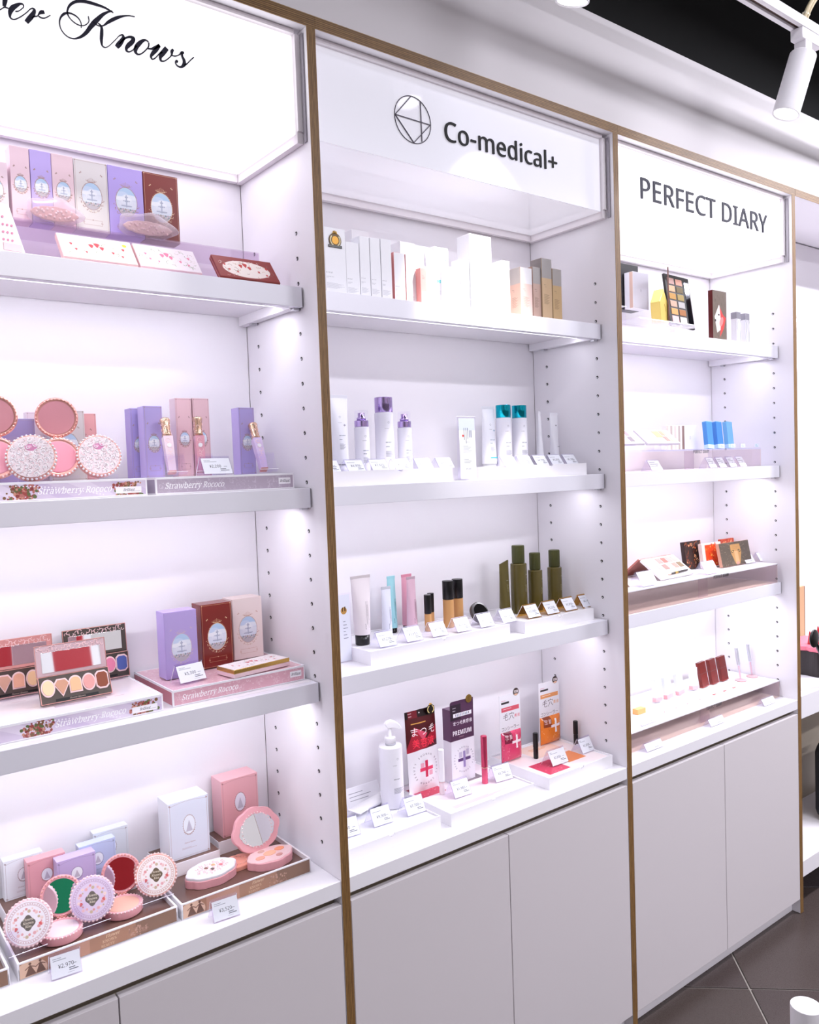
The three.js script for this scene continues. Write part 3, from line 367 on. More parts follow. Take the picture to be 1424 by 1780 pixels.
// ------------------------------------------------------------------ product builders
// cartons: xs = [left, right], ys = [base, top], z = front face, d = depth
function carton(name, label, cat, xs, ys, z, d, col, draw, o = {}) {
  const w = xs[1] - xs[0], h = ys[1] - ys[0];
  const t = thing(name, label, cat, [(xs[0] + xs[1]) / 2, ys[0], z - d / 2], o.ry ?? 0, o.group);
  part(t, 'box_body', bx(w, h, d, o.r ?? 0.0007), typeof col === 'string' || typeof col === 'number' ? tinted(col, o.rough ?? 0.4) : col, [0, h / 2, 0]);
  if (draw) decal(t, 'printed_front', w - 0.0012, h - 0.0012, draw, [0, h / 2, d / 2 + 0.0002], [0, 0, 0], { rough: o.rough ?? 0.35, key: o.key });
  if (o.side) decal(t, 'printed_side', d - 0.0012, h - 0.0012, o.side, [-w / 2 - 0.0002, h / 2, 0], [0, -PI / 2, 0], { rough: 0.4 });
  if (o.extra) o.extra(t, w, h, d);
  return t;
}
// clear tent-shaped price holder; a, b = front foot, left and right ends
function priceSign(label, price, a, b, o = {}) {
  const w = Math.hypot(b[0] - a[0], b[2] - a[2]), ry = Math.atan2(-(b[2] - a[2]), b[0] - a[0]);
  const h = o.h ?? 0.031, run = o.run ?? 0.02, t = thing('price_sign', label, 'sign', [(a[0] + b[0]) / 2, a[1] + 0.0002, (a[2] + b[2]) / 2], ry, o.group), tilt = Math.atan2(run, h), len = Math.hypot(run, h);
  part(t, 'holder', bent([[-2 * run, 0], [-run, h], [0, 0]], 0.0013, w), o.gold ? M.holderGold : M.acrylic);
  const c = decal(t, 'price_card', w - 0.003, len - 0.004, priceCard(price, true, o.head ?? ''), [0, h / 2 + Math.sin(tilt) * 0.0018, -run / 2 + Math.cos(tilt) * 0.0018], [-tilt, 0, 0], { rough: 0.4, key: price + (o.head ?? '') });
  if (o.edge) part(t, 'holder_edge', bx(w, 0.0012, 0.0012), M.edge, [0, h + 0.0006, -run]);
  for (const s of [-1, 1]) part(t, 'leg_edge', at(bx(0.0009, len, 0.0012), 0, 0, 0), M.edge, [s * w / 2, h / 2, -run * 1.5], [tilt, 0, 0]);
  return t;
}
M.holderGold = new THREE.MeshPhysicalMaterial({ color: 0xe8c98a, transmission: 1, thickness: 0, roughness: 0.05, ior: 1.45 });
// acrylic easel: back sheet, foot and lip
function easel(label, x, y, z, w, h, lip = 0.012, group) {
  const t = thing('acrylic_easel', label, 'easel', [x, y, z], 0, group);
  part(t, 'sheet', bent([[-h * 0.55, 0.0003], [-h * 0.28, h], [0, 0.002], [0.006, lip]], 0.0012, w), M.clear);
  part(t, 'lip_edge', bx(w, 0.001, 0.0014), M.edge, [0, lip, 0.0062]);
  return t;
}
// white display tray with a thumb notch in its front
function whiteTray(label, a, w, d, h, inlay, draw) {
  const t = thing('display_tray', label, 'tray', [a[0] + w / 2, a[1], a[2] - d / 2]);
  const s = new THREE.Shape(); s.moveTo(-w / 2, 0); s.lineTo(w / 2, 0); s.lineTo(w / 2, h); s.lineTo(0.009, h); s.absarc(0, h, 0.0075, 0, PI, true); s.lineTo(-w / 2, h); s.closePath();
  part(t, 'front_panel', new THREE.ExtrudeGeometry(s, { depth: 0.003, bevelEnabled: false, curveSegments: 10 }), M.white, [0, 0, d / 2 - 0.003]);
  for (const q of [-1, 1]) part(t, 'side_panel', bx(0.003, h, d - 0.003), M.white, [q * (w / 2 - 0.0015), h / 2, -0.0015]);
  part(t, 'back_panel', bx(w - 0.006, h, 0.003), M.white, [0, h / 2, -d / 2 + 0.0015]);
  part(t, 'deck', bx(w - 0.0062, 0.003, d - 0.0062), M.white, [0, h - 0.0055, 0]);
  if (draw) decal(t, 'deck_print', w - 0.016, d - 0.014, draw, [0, h - 0.0037, 0], [-PI / 2, 0, 0], { res: 2000 });
  return t;
}
// printed riser with white edges, a printed top sheet and a printed front
function riser(label, x0, x1, y, z, d, h, front, topDraw, o = {}) {
  const w = x1 - x0, t = thing('display_riser', label, 'riser', [(x0 + x1) / 2, y, z - d / 2]);
  part(t, 'body', bx(w, h, d, 0.0012), o.body ?? M.white, [0, h / 2, 0]);
  decal(t, 'printed_front', w - 0.006, h - 0.006, front, [0, h / 2, d / 2 + 0.0002], [0, 0, 0], { rough: 0.25 });
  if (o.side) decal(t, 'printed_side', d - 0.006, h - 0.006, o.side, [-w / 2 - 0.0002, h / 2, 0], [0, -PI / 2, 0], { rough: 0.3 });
  if (topDraw) decal(t, 'printed_top', w - 0.008, d - 0.008, topDraw, [0, h + 0.0002, 0], [-PI / 2, 0, 0], { rough: 0.15, res: 1200 });
  for (const s of [-1, 1]) part(t, 'edge_strip', bx(0.002, 0.002, d), M.edge, [s * (w / 2 - 0.001), h, 0]);
  part(t, 'front_edge', bx(w, 0.002, 0.002), M.edge, [0, h, d / 2 - 0.001]);
  return t;
}
// squeeze tube: round at the cap, pressed flat at the crimp
function tubeGeo(r, w, h0, h1, crimp) {
  const N = 28, R = 9, pos = [], uv = [], idx = [];
  for (let j = 0; j <= R; j++) { const t = j / R, rx = r + (w / 2 - r) * t, rz = r * Math.pow(1 - t, 0.75) + 0.0009, y = h0 + (h1 - h0) * t; for (let i = 0; i <= N; i++) { const a = i / N * 2 * PI, s = Math.pow(t, 2); const ca = Math.cos(a), sa = Math.sin(a); pos.push(rx * (ca * (1 - s * 0.0)), y, rz * sa); uv.push(i / N, t); } }
  for (let j = 0; j < R; j++) for (let i = 0; i < N; i++) { const a = j * (N + 1) + i, b = a + N + 1; idx.push(a, b, a + 1, b, b + 1, a + 1); }
  const g = new THREE.BufferGeometry(); g.setAttribute('position', new THREE.Float32BufferAttribute(pos, 3)); g.setAttribute('uv', new THREE.Float32BufferAttribute(uv, 2)); g.setIndex(idx); g.computeVertexNormals(); return g;
}
function tube(label, x, y, z, h, r, w, col, cap, capH, draw, o = {}) {
  const t = thing('squeeze_tube', label, 'tube', [x, y, z], o.ry ?? 0, o.group), m = tinted(col, 0.35);
  part(t, 'tube_body', tubeGeo(r, w, capH, h - 0.006, 0.006), m);
  part(t, 'crimp', bx(w, 0.007, 0.0022), o.crimp ? tinted(o.crimp, 0.35) : m, [0, h - 0.0035, 0]);
  part(t, 'cap', lathe([[0, 0], [r * 0.84, 0], [r * 0.88, 0.001], [r * 0.9, capH], [0, capH]], 28), tinted(cap, 0.3), [0, 0, 0]);
  if (draw) { const dw = r * 1.3, dh = (h - capH) * 0.72; decal(t, 'printed_label', dw, dh, draw, [0, capH + (h - capH) * 0.42, r * 0.72 + 0.0012], [-Math.atan2(r * 0.62, (h - capH)), 0, 0], { clear: true }); }
  return t;
}
// bottles: profile for the body, cap profile, optional print wrapped round the body
function bottle(name, label, x, y, z, body, bodyMat, cap, capMat, draw, o = {}) {
  const t = thing(name, label, o.cat ?? 'bottle', [x, y, z], o.ry ?? 0, o.group);
  part(t, 'bottle_body', lathe(body, 32), bodyMat); part(t, 'cap', lathe(cap, 32), capMat);
  if (draw) wrap(t, 'printed_label', o.pr, o.ph, o.arc ?? 1.9, draw, [0, o.py, 0], { clear: true, ry: o.lry ?? 0.15 });
  return t;
}
const cylProfile = (r, y0, y1, e = 0.0012) => [[0, y0], [r - e, y0], [r, y0 + e], [r, y1 - e], [r - e, y1], [0, y1]];
const beadRing = (r, n, s) => keep('ring' + [r, n, s], () => merge([...Array(n)].map((_, i) => at(new THREE.IcosahedronGeometry(s, 1), r * Math.cos(i / n * 2 * PI), r * Math.sin(i / n * 2 * PI), 0))));
// round jewelled compact, standing; face towards +z, leaning back by lean
function roundCompact(label, x, y, z, r, th, face, caseMat, rimMat, lean, ry, o = {}) {
  const t = thing('compact', label, 'compact', [x, y, z], ry, o.group), g = new THREE.Group(); 
  const b = part(t, 'case', lathe([[0, -th / 2], [r - 0.002, -th / 2], [r, -th / 2 + 0.002], [r, th / 2 - 0.002], [r - 0.003, th / 2], [0, th / 2]], 40), caseMat, [0, r * Math.cos(lean), -r * Math.sin(lean)], [PI / 2 - lean, 0, 0]);
  part(b, 'beaded_rim', beadRing(r - 0.001, 36, 0.0022), rimMat, [0, th / 2 - 0.002, 0], [-PI / 2, 0, 0]);
  decal(b, 'lid_picture', (r - 0.0035) * 2, (r - 0.0035) * 2, face, [0, th / 2 + 0.0006, 0], [-PI / 2, 0, 0], { round: true, rough: 0.25 });
  if (o.gems) part(b, 'scroll_relief', merge([...Array(26)].map((_, i) => { const a = i * 2.4, q = r * 0.86 * Math.sqrt((i + 1) / 27); return at(new THREE.TorusGeometry(0.0026 + (i % 3) * 0.0006, 0.0007, 5, 10, 4.4), q * Math.cos(a), q * Math.sin(a), 0, 0, 0, a); })), rimMat, [0, th / 2 + 0.0008, 0], [-PI / 2, 0, 0]);
  return t;
}
// open round compact: powder pan lying or standing, lid with mirror
function openCompact(label, x, y, z, r, th, baseTilt, lidTilt, caseMat, panCol, ry, o = {}) {
  const t = thing('open_compact', label, 'compact', [x, y, z], ry, o.group);
  const prof = [[0, 0], [r - 0.003, 0], [r, 0.003], [r, th - 0.001], [r - 0.002, th], [r - 0.005, th], [r - 0.006, th - 0.0015], [0, th - 0.0015]];
  const b = part(t, 'base', lathe(prof, 40), caseMat, [0, Math.sin(baseTilt) * r + 0.0003, 0], [baseTilt, 0, 0]);
  part(b, 'pan_rim', beadRing(r - 0.001, 34, 0.0019), o.rim ?? M.rosePale, [0, th - 0.001, 0], [-PI / 2, 0, 0]);
  part(b, 'powder', lathe([[0, 0], [r - 0.0065, 0], [r - 0.0065, 0.0008], [r - 0.009, 0.0014], [0, 0.0014]], 32), tinted(panCol, 0.8), [0, th - 0.0018, 0]);
  const hz = -r * Math.cos(baseTilt), hy = Math.sin(baseTilt) * r * 2 + th * Math.cos(baseTilt);
  const l = part(t, 'lid', lathe([[0, 0], [r - 0.002, 0], [r, 0.002], [r, 0.006], [r - 0.004, 0.007], [r - 0.005, 0.005], [0, 0.005]], 40), o.lid ?? caseMat, [0, hy + r * Math.cos(lidTilt), hz - 0.006 - r * Math.sin(lidTilt)], [PI / 2 - lidTilt, 0, 0]);
  part(l, 'mirror', cyl(r - 0.0062, r - 0.0062, 0.001, 36), o.mirror ?? M.mirror, [0, 0.0056, 0]);
  part(l, 'lid_rim', beadRing(r - 0.0022, 34, 0.0019), o.lidRim ?? M.rose, [0, 0.006, 0], [-PI / 2, 0, 0]);
  part(t, 'hinge', bx(r * 0.5, 0.008, 0.007, 0.002), M.rose, [0, hy - 0.001, hz - 0.003]);
  return t;
}
// scalloped oval outline
function scallop(a, b, n = 10, amp = 0.06) { const s = new THREE.Shape(), N = 90; for (let i = 0; i < N; i++) { const q = i / N * 2 * PI, k = 1 + amp * Math.abs(Math.cos(q * n / 2)) + 0.05 * Math.pow(Math.abs(Math.cos(q)), 12); const X = a * k * Math.cos(q), Y = b * k * Math.sin(q); i ? s.lineTo(X, Y) : s.moveTo(X, Y); } s.closePath(); return s; }
const slab = (shape, d, bev = 0.001) => new THREE.ExtrudeGeometry(shape, { depth: d, bevelEnabled: true, bevelThickness: bev, bevelSize: bev, bevelSegments: 1, curveSegments: 16 });
// outlines of the eyeshadow pans
const ellipseShape = (a, b) => { const s = new THREE.Shape(); s.absellipse(0, 0, a, b, 0, 2 * PI); return s; };
const polyShape = (p) => { const s = new THREE.Shape(); p.forEach((q, i) => (i ? s.lineTo(...q) : s.moveTo(...q))); s.closePath(); return s; };
const archShape = (w, h) => { const s = new THREE.Shape(); s.moveTo(-w, -h); s.lineTo(w, -h); s.lineTo(w, h * 0.35); s.absarc(0, h * 0.35, w, 0, PI, false); s.closePath(); return s; };
const PAN = { oval: (k) => ellipseShape(0.0092 * k, 0.0125 * k), gem: (k) => polyShape([[-0.006, 0.011], [0.006, 0.011], [0.0108, 0.004], [0, -0.0145], [-0.0108, 0.004]].map((p) => [p[0] * k, p[1] * k])), arch: (k) => archShape(0.0085 * k, 0.0115 * k), octagon: (k) => polyShape([[-0.005, 0.013], [0.005, 0.013], [0.009, 0.009], [0.009, -0.009], [0.005, -0.013], [-0.005, -0.013], [-0.009, -0.009], [-0.009, 0.009]].map((p) => [p[0] * k, p[1] * k])) };
// open eyeshadow palette leaning back: base with shaped pans, mirrored lid behind it
function gemPalette(label, x, y, z, w, hb, hl, tb, tl, baseCol, lidMat, cols, kinds, o = {}) {
  const t = thing('eyeshadow_palette', label, 'palette', [x, y, z], o.ry ?? 0, o.group);
  const b = part(t, 'base', bx(w, hb, 0.009, 0.0015), tinted(baseCol, 0.35), [0, hb / 2 * Math.cos(tb) + 0.001, -hb / 2 * Math.sin(tb)], [-tb, 0, 0]);
  part(b, 'base_frame', merge([at(bx(w, 0.0012, 0.002), 0, hb / 2 - 0.0006, 0), at(bx(w, 0.0012, 0.002), 0, -hb / 2 + 0.0006, 0), at(bx(0.0012, hb, 0.002), w / 2 - 0.0006, 0, 0), at(bx(0.0012, hb, 0.002), -w / 2 + 0.0006, 0, 0)]), M.rose, [0, 0, 0.0042]);
  cols.forEach((c, i) => { const px = (i - (cols.length - 1) / 2) * w / (cols.length + 0.25), f = PAN[kinds[i]], k = hb / 0.046; part(b, 'pan_rim', slab(f(1.16 * k), 0.001, 0.0004), M.rosePale, [px, 0.003, 0.0046]); part(b, 'pan', slab(f(k * 0.95), 0.0012, 0.0003), tinted(c, 0.75), [px, 0.003, 0.0058]); });
  decal(b, 'lettering', w * 0.6, 0.005, (c, W, H, q) => { fill(c, W, H, baseCol); txt(c, 'Flower Knows', W / 2, H * 0.75, H * 0.8, '#e6c7b8', { font: 'serif', al: 'center', skew: 0.3 }); }, [0, -hb / 2 + 0.0045, 0.0047]);
  const ty = hb * Math.cos(tb) + 0.001, tz = -hb * Math.sin(tb) - 0.003;
  const l = part(t, 'lid', bx(w, hl, 0.006, 0.0015), lidMat, [0, ty + hl / 2 * Math.cos(tl), tz - hl / 2 * Math.sin(tl)], [-tl, 0, 0]);
  part(l, 'mirror', bx(w * 0.84, hl * 0.66, 0.0012), M.mirror, [0, -hl * 0.06, 0.003]);
  part(l, 'lid_scrollwork', merge([...Array(22)].map((_, i) => at(new THREE.TorusGeometry(0.0024 + (i % 3) * 0.0008, 0.0006, 5, 10, 4.2), (i / 21 - 0.5) * w * 0.9, hl * 0.36 + 0.003 * Math.sin(i * 1.7), 0, 0, 0, i * 1.3))), M.rosePale, [0, 0, 0.0034]);
  part(l, 'lid_frame', merge([at(bx(w, 0.0012, 0.002), 0, hl / 2 - 0.0006, 0), at(bx(0.0012, hl, 0.002), w / 2 - 0.0006, 0, 0), at(bx(0.0012, hl, 0.002), -w / 2 + 0.0006, 0, 0)]), M.rose, [0, 0, 0.0028]);
  return t;
}
const mixed = (...fs) => (c, w, h, k) => fs.forEach((f) => f(c, w, h, k));
// ================================================================== LEFT CABINET
const KH = { ma: 0 };
function brownTray(label, x0, x1, y, z, d, h) {
  const w = x1 - x0, t = thing('display_tray', label, 'tray', [(x0 + x1) / 2, y, z - d / 2]);
  part(t, 'tray_base', bx(w, 0.02, d, 0.001), M.white, [0, 0.01, 0]);
  part(t, 'front_rim', bx(w, h, 0.004), M.white, [0, h / 2, d / 2 - 0.002]); part(t, 'back_rim', bx(w, h, 0.004), M.white, [0, h / 2, -d / 2 + 0.002]);
  for (const s of [-1, 1]) part(t, 'side_rim', bx(0.004, h, d - 0.008), M.white, [s * (w / 2 - 0.002), h / 2, 0]);
  part(t, 'mirror_sheet', bx(w - 0.009, 0.0012, d - 0.009, 0.0003), M.brownGloss, [0, 0.0207, 0]);
  decal(t, 'printed_front', w - 0.006, h - 0.005, dancersFront, [0, h / 2, d / 2 + 0.0002], [0, 0, 0], { rough: 0.2 });
  return t;
}
{
  const F = CT + 0.0214, ZB = CT + 0.05;
  brownTray('brown display tray under the round compacts on the left cabinet counter', -0.588, -0.312, CT, -0.0775, 0.22, 0.03);
  brownTray('brown display tray under the scalloped compacts, at the right end of the left cabinet counter', -0.306, -0.027, CT, -0.0745, 0.222, 0.031);
  brownTray('brown display tray cut off at the lower left corner, ahead of the round compacts', -0.872, -0.6001, CT, -0.0775, 0.22, 0.03);
  for (const [lab, x0, x1, z, d] of [['white riser block under the five small framed boxes', -0.575, -0.33, -0.212, 0.08], ['white riser block under the tall white framed box', -0.29, -0.17, -0.2, 0.092], ['white riser block under the tall pink framed box', -0.158, -0.04, -0.232, 0.06]]) {
    const t = thing('riser_block', lab, 'riser', [(x0 + x1) / 2, F, z - d / 2]); part(t, 'block', bx(x1 - x0, ZB - F - 0.0006, d), M.white, [0, (ZB - F) / 2 - 0.0002, 0]); part(t, 'top_sheet', bx(x1 - x0 - 0.002, 0.0006, d - 0.002, 0.0002), M.brownGloss, [0, ZB - F - 0.0004, 0]);
  }
  const G = 'framed boxes on the left counter', Y = [ZB, 0.865];
  carton('carton', 'small white framed box, leftmost in the row behind the round compacts', 'box', [-0.566, -0.497], [ZB, 0.871], -0.27, 0.022, '#eef1f6', cameo('#e6ebf3', '#a79aa0'));
  carton('carton', 'small pink framed box in the row behind the open compact with green reflection', 'box', [-0.531, -0.463], [ZB, 0.868], -0.243, 0.024, '#e7aab2', cameo('#e0a3ac', '#b5807f'));
  carton('carton', 'small lavender framed box standing before the pink one', 'box', [-0.486, -0.416], Y, -0.2135, 0.027, '#c7b6e0', cameo('#c0aed9', '#8f7fa8'));
  carton('carton', 'small pale blue framed box between lavender and grey ones', 'box', [-0.438, -0.3685], [ZB, 0.868], -0.243, 0.022, '#c9d3f0', cameo('#bfcaea', '#8f93b4'));
  carton('carton', 'small grey white framed box, last of the row behind the round compacts', 'box', [-0.403, -0.335], [ZB, 0.875], -0.269, 0.022, '#d8dce2', cameo('#d2d7df', '#9a8f95'));
  carton('carton', 'tall white framed box with oval wreath, on a riser of the left counter', 'box', [-0.272, -0.186], [ZB, 0.915], -0.211, 0.056, '#f1f3f9', cameo('#dfe3f0', '#a88784'));
  carton('carton', 'tall pink framed box with oval wreath, behind the open scalloped mirror compact', 'box', [-0.142, -0.056], [ZB, 0.918], -0.243, 0.05, '#edb9bf', cameo('#e5aab0', '#a2716f', '#e8e6f2'));
  // round compacts: closed ones on easels, open ones flat
  const gr = 'round jewelled compacts on the left counter tray';
  for (const [lab, x, z, face, cm] of [['closed white compact with strawberry wreath lid, leftmost on its easel', -0.562, -0.11, compactFace('#f1eaf0', '#c9a0a4'), M.palePink], ['closed lavender compact with strawberry wreath lid, in the middle of the tray', -0.452, -0.12, compactFace('#dccbe2', '#b897b6'), M.lavenderPale ??= tinted(0xd9c3dc, 0.4)], ['closed white and peach compact with strawberry wreath lid, before the tall white box', -0.331, -0.128, compactFace('#f4eceb', '#cf9c90', '#6b5c4a'), M.peach ??= tinted(0xe9b0a2, 0.4)]]) {
    roundCompact(lab, x, F + 0.0135, z, 0.0385, 0.013, face, cm, M.rosePale, 0.38, -0.3);
    easel('clear acrylic easel holding the ' + lab.split(',')[0].split(' with')[0], x - 0.003, F + 0.0002, z + 0.004, 0.062, 0.045, 0.0125);
  }
  openCompact('open pink compact with round mirror reflecting green, near the left edge', -0.504, F, -0.132, 0.036, 0.016, 0, 0.24, M.pink, 0xf0dfe2, -0.3, { lid: M.pink });
  openCompact('open peach compact with round mirror, beside the closed lavender compact', -0.392, F, -0.142, 0.036, 0.016, 0, 0.24, M.pink, 0xecb7a3, -0.3, { lid: M.pink });
  { // scalloped compacts
    const t = thing('open_compact', 'open scalloped pink compact with shell shaped mirror, right end of the counter', 'compact', [-0.09, F, -0.132], 0.05);
    const b = part(t, 'base', slab(scallop(0.046, 0.034, 8), 0.015), M.pink, [0, 0.001, 0], [-PI / 2, 0, 0]);
    part(b, 'base_rim', slab(scallop(0.046, 0.03, 8), 0.001), M.rosePale, [0, 0, 0.0155]);
    [[0.026, 0.006, 0xe8936f, 0.9], [0, 0.001, 0xefb596, 1.15], [-0.026, -0.006, 0xe9a58e, 0.85], [0.012, -0.018, 0xc98d84, 0.6], [-0.01, 0.019, 0xd7a79c, 0.6]].forEach(([x, y, c, s]) => part(b, 'pan', slab(ellipseShape(0.0118 * s, 0.0085 * s), 0.0012, 0.0003), tinted(c, 0.75), [x, y, 0.017]));
    const l = part(t, 'lid', slab(scallop(0.05, 0.043, 8), 0.008), M.pink, [-0.006, 0.056, -0.048], [-0.28, 0, 0.08]);
    part(l, 'mirror', slab(scallop(0.038, 0.031, 12, 0.05), 0.001, 0.0003), M.mirror, [0, 0, 0.009]);
    part(l, 'lid_scrollwork', beadRing(0.0345, 30, 0.0018), M.rosePale, [0, 0, 0.0095]);
    part(t, 'hinge', bx(0.03, 0.008, 0.008, 0.002), M.rose, [0, 0.0165, -0.038]);
    const s2 = thing('compact', 'closed scalloped pink compact with white flower relief lid, lying on the tray', 'compact', [-0.212, F, -0.15], 0.1);
    part(s2, 'case', slab(scallop(0.05, 0.035, 8), 0.014), M.pink, [0, 0.001, 0], [-PI / 2, 0, 0]);
    const lid = part(s2, 'lid_panel', slab(scallop(0.048, 0.033, 8), 0.004, 0.0015), M.whiteMatte, [0, 0.0165, 0], [-PI / 2, 0, 0]);
    part(lid, 'flower_relief', merge([...Array(30)].map((_, i) => { const a = i * 2.4, q = Math.sqrt((i + 1) / 31); return at(new THREE.TorusGeometry(0.003, 0.0009, 5, 10, 4.6), 0.036 * q * Math.cos(a), 0.023 * q * Math.sin(a), 0, 0, 0, a); })), M.rosePale, [0, 0, 0.0058]);
    [[0.008, 0.006, 0xe2b98a], [-0.01, 0.003, 0x8f6a5c], [0.02, -0.003, 0xd9838a], [-0.002, -0.008, 0x6b5a58]].forEach(([x, y, c]) => part(lid, 'petal', new THREE.SphereGeometry(0.0042, 10, 6).scale(1, 1, 0.5), tinted(c, 0.5), [x, y, 0.006]));
    const s3 = thing('compact', 'orange pink compact cap lying between the two scalloped compacts', 'compact', [-0.145, F, -0.166], 0.3); part(s3, 'case', slab(scallop(0.032, 0.026, 8), 0.007), tinted(0xe9a08c, 0.35), [0, 0.001, 0], [-PI / 2, 0, 0]); part(s3, 'relief', beadRing(0.018, 18, 0.002), M.peach, [0, 0.0095, 0], [-PI / 2, 0, 0]);
  }
  priceSign('price sign of 3,520 yen leaning before the right brown tray', '¥3,520', [-0.2652,0.7450,-0.0250], [-0.2133,0.7450,-0.0211], { h: 0.036, run: 0.014, head: 'Flower knows' });
  priceSign('price sign of 2,970 yen leaning before the left brown tray', '¥2,970', [-0.5454,0.7450,-0.0411], [-0.4964,0.7450,-0.0367], { h: 0.036, run: 0.014, head: 'Flower knows' });
}
{ // third shelf
  const y = S3 + 0.0325;
  riser('printed riser with roses and pearls under the open palettes, third shelf', -0.872, -0.3155, S3, -0.0865, 0.2, 0.0305, roseFront, (c, w, h, k) => { fill(c, w, h, '#f1e6e9'); for (let i = 0; i < 30; i++) { c.fillStyle = ['#e5cfd3', '#f7eff1', '#d8b7bb'][i % 3]; c.fillRect(rnd() * w, rnd() * h, 30 * k * rnd(), 3 * k * rnd()); } });
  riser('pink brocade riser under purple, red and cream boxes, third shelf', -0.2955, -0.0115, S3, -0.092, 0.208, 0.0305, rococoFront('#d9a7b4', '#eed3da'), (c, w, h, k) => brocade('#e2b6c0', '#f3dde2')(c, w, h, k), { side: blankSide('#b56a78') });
  const N = '#c3a884';
  carton('carton', 'purple ornate box with oval picture, nearest of three on the pink riser', 'box', [-0.2735, -0.2065], [y, 1.308], -0.175, 0.04, '#b7a1dc', ornate('#b3a0d6', '#cbb6c0', { cy: 0.55, frame: false }), { side: blankSide('#bfabe6') });
  carton('carton', 'dark red ornate box with oval picture, middle of three on the pink riser', 'box', [-0.1845, -0.1165], [y, 1.3085], -0.205, 0.045, '#7c2624', ornate('#7a2722', '#dcbb92'), { rough: 0.25 });
  carton('carton', 'cream ornate box with oval picture, rightmost of three on the pink riser', 'box', [-0.1015, -0.032], [y, 1.307], -0.232, 0.05, '#ead7d3', ornate('#ecdcd8', '#c79f8f', { frame: false }));
  { const t = thing('eyeshadow_palette', 'closed strawberry print palette with gold edge lying before the cream box', 'palette', [-0.109, y, -0.128], 0.14), g = bx(0.135, 0.008, 0.062, 0.001); part(t, 'base', g, M.palePink, [0, 0.004, 0]); part(t, 'lid', g, M.gold, [0, 0.0122, 0]); decal(t, 'lid_picture', 0.133, 0.06, strawberry('#f3e9ea', '#c9505a'), [0, 0.0164, 0], [-PI / 2, 0, 0]); }
  priceSign('price sign of 3,300 yen before the purple box on the pink riser', '¥3,300', [-0.270, y, -0.118], [-0.211, y, -0.127], { h: 0.034, run: 0.017, head: 'Flower Knows' });
  const kinds = ['oval', 'gem', 'arch', 'oval', 'octagon'];
  gemPalette('open eyeshadow palette with five jewel shaped pans and scroll lid, front of third shelf', -0.448, y, -0.155, 0.124, 0.05, 0.056, 0.42, 0.16, 0x4a3f38, M.lidPink ??= tinted(0xcdb0b6, 0.3), [0xe9cfa6, 0xcb987c, 0xe7bb90, 0xe0a09a, 0x8a4a33], kinds);
  gemPalette('open dark palette with pink and blue pans, at the back by the purple box', -0.375, y, -0.272, 0.122, 0.05, 0.056, 0.1, 0.08, 0x3f3833, tinted(0x4a443e, 0.3), [0xc79a86, 0xd8b08e, 0xe3c3a0, 0xdc7f9c, 0x4a5b9c], kinds);
  gemPalette('open peach palette with rosy lid, cut by the left edge of the picture', -0.521, y, -0.268, 0.13, 0.05, 0.056, 0.1, 0.08, 0x4d3f3a, tinted(0xd08f8a, 0.35), [0xe0c6ae, 0xcf9d88, 0xdda187, 0xe8bd92, 0xd9b49a], kinds);
  for (const [lab, x, z] of [['clear acrylic easel under the front open palette', -0.448, -0.138], ['clear acrylic easel under the dark open palette at the back', -0.375, -0.258], ['clear acrylic easel under the peach palette at left', -0.521, -0.254]]) { const t = thing('acrylic_easel', lab, 'easel', [x, y, z]); part(t, 'ledge', bent([[-0.006, 0.0002], [0.009, 0.0002], [0.011, 0.009]], 0.001, 0.09), M.clear); }
}
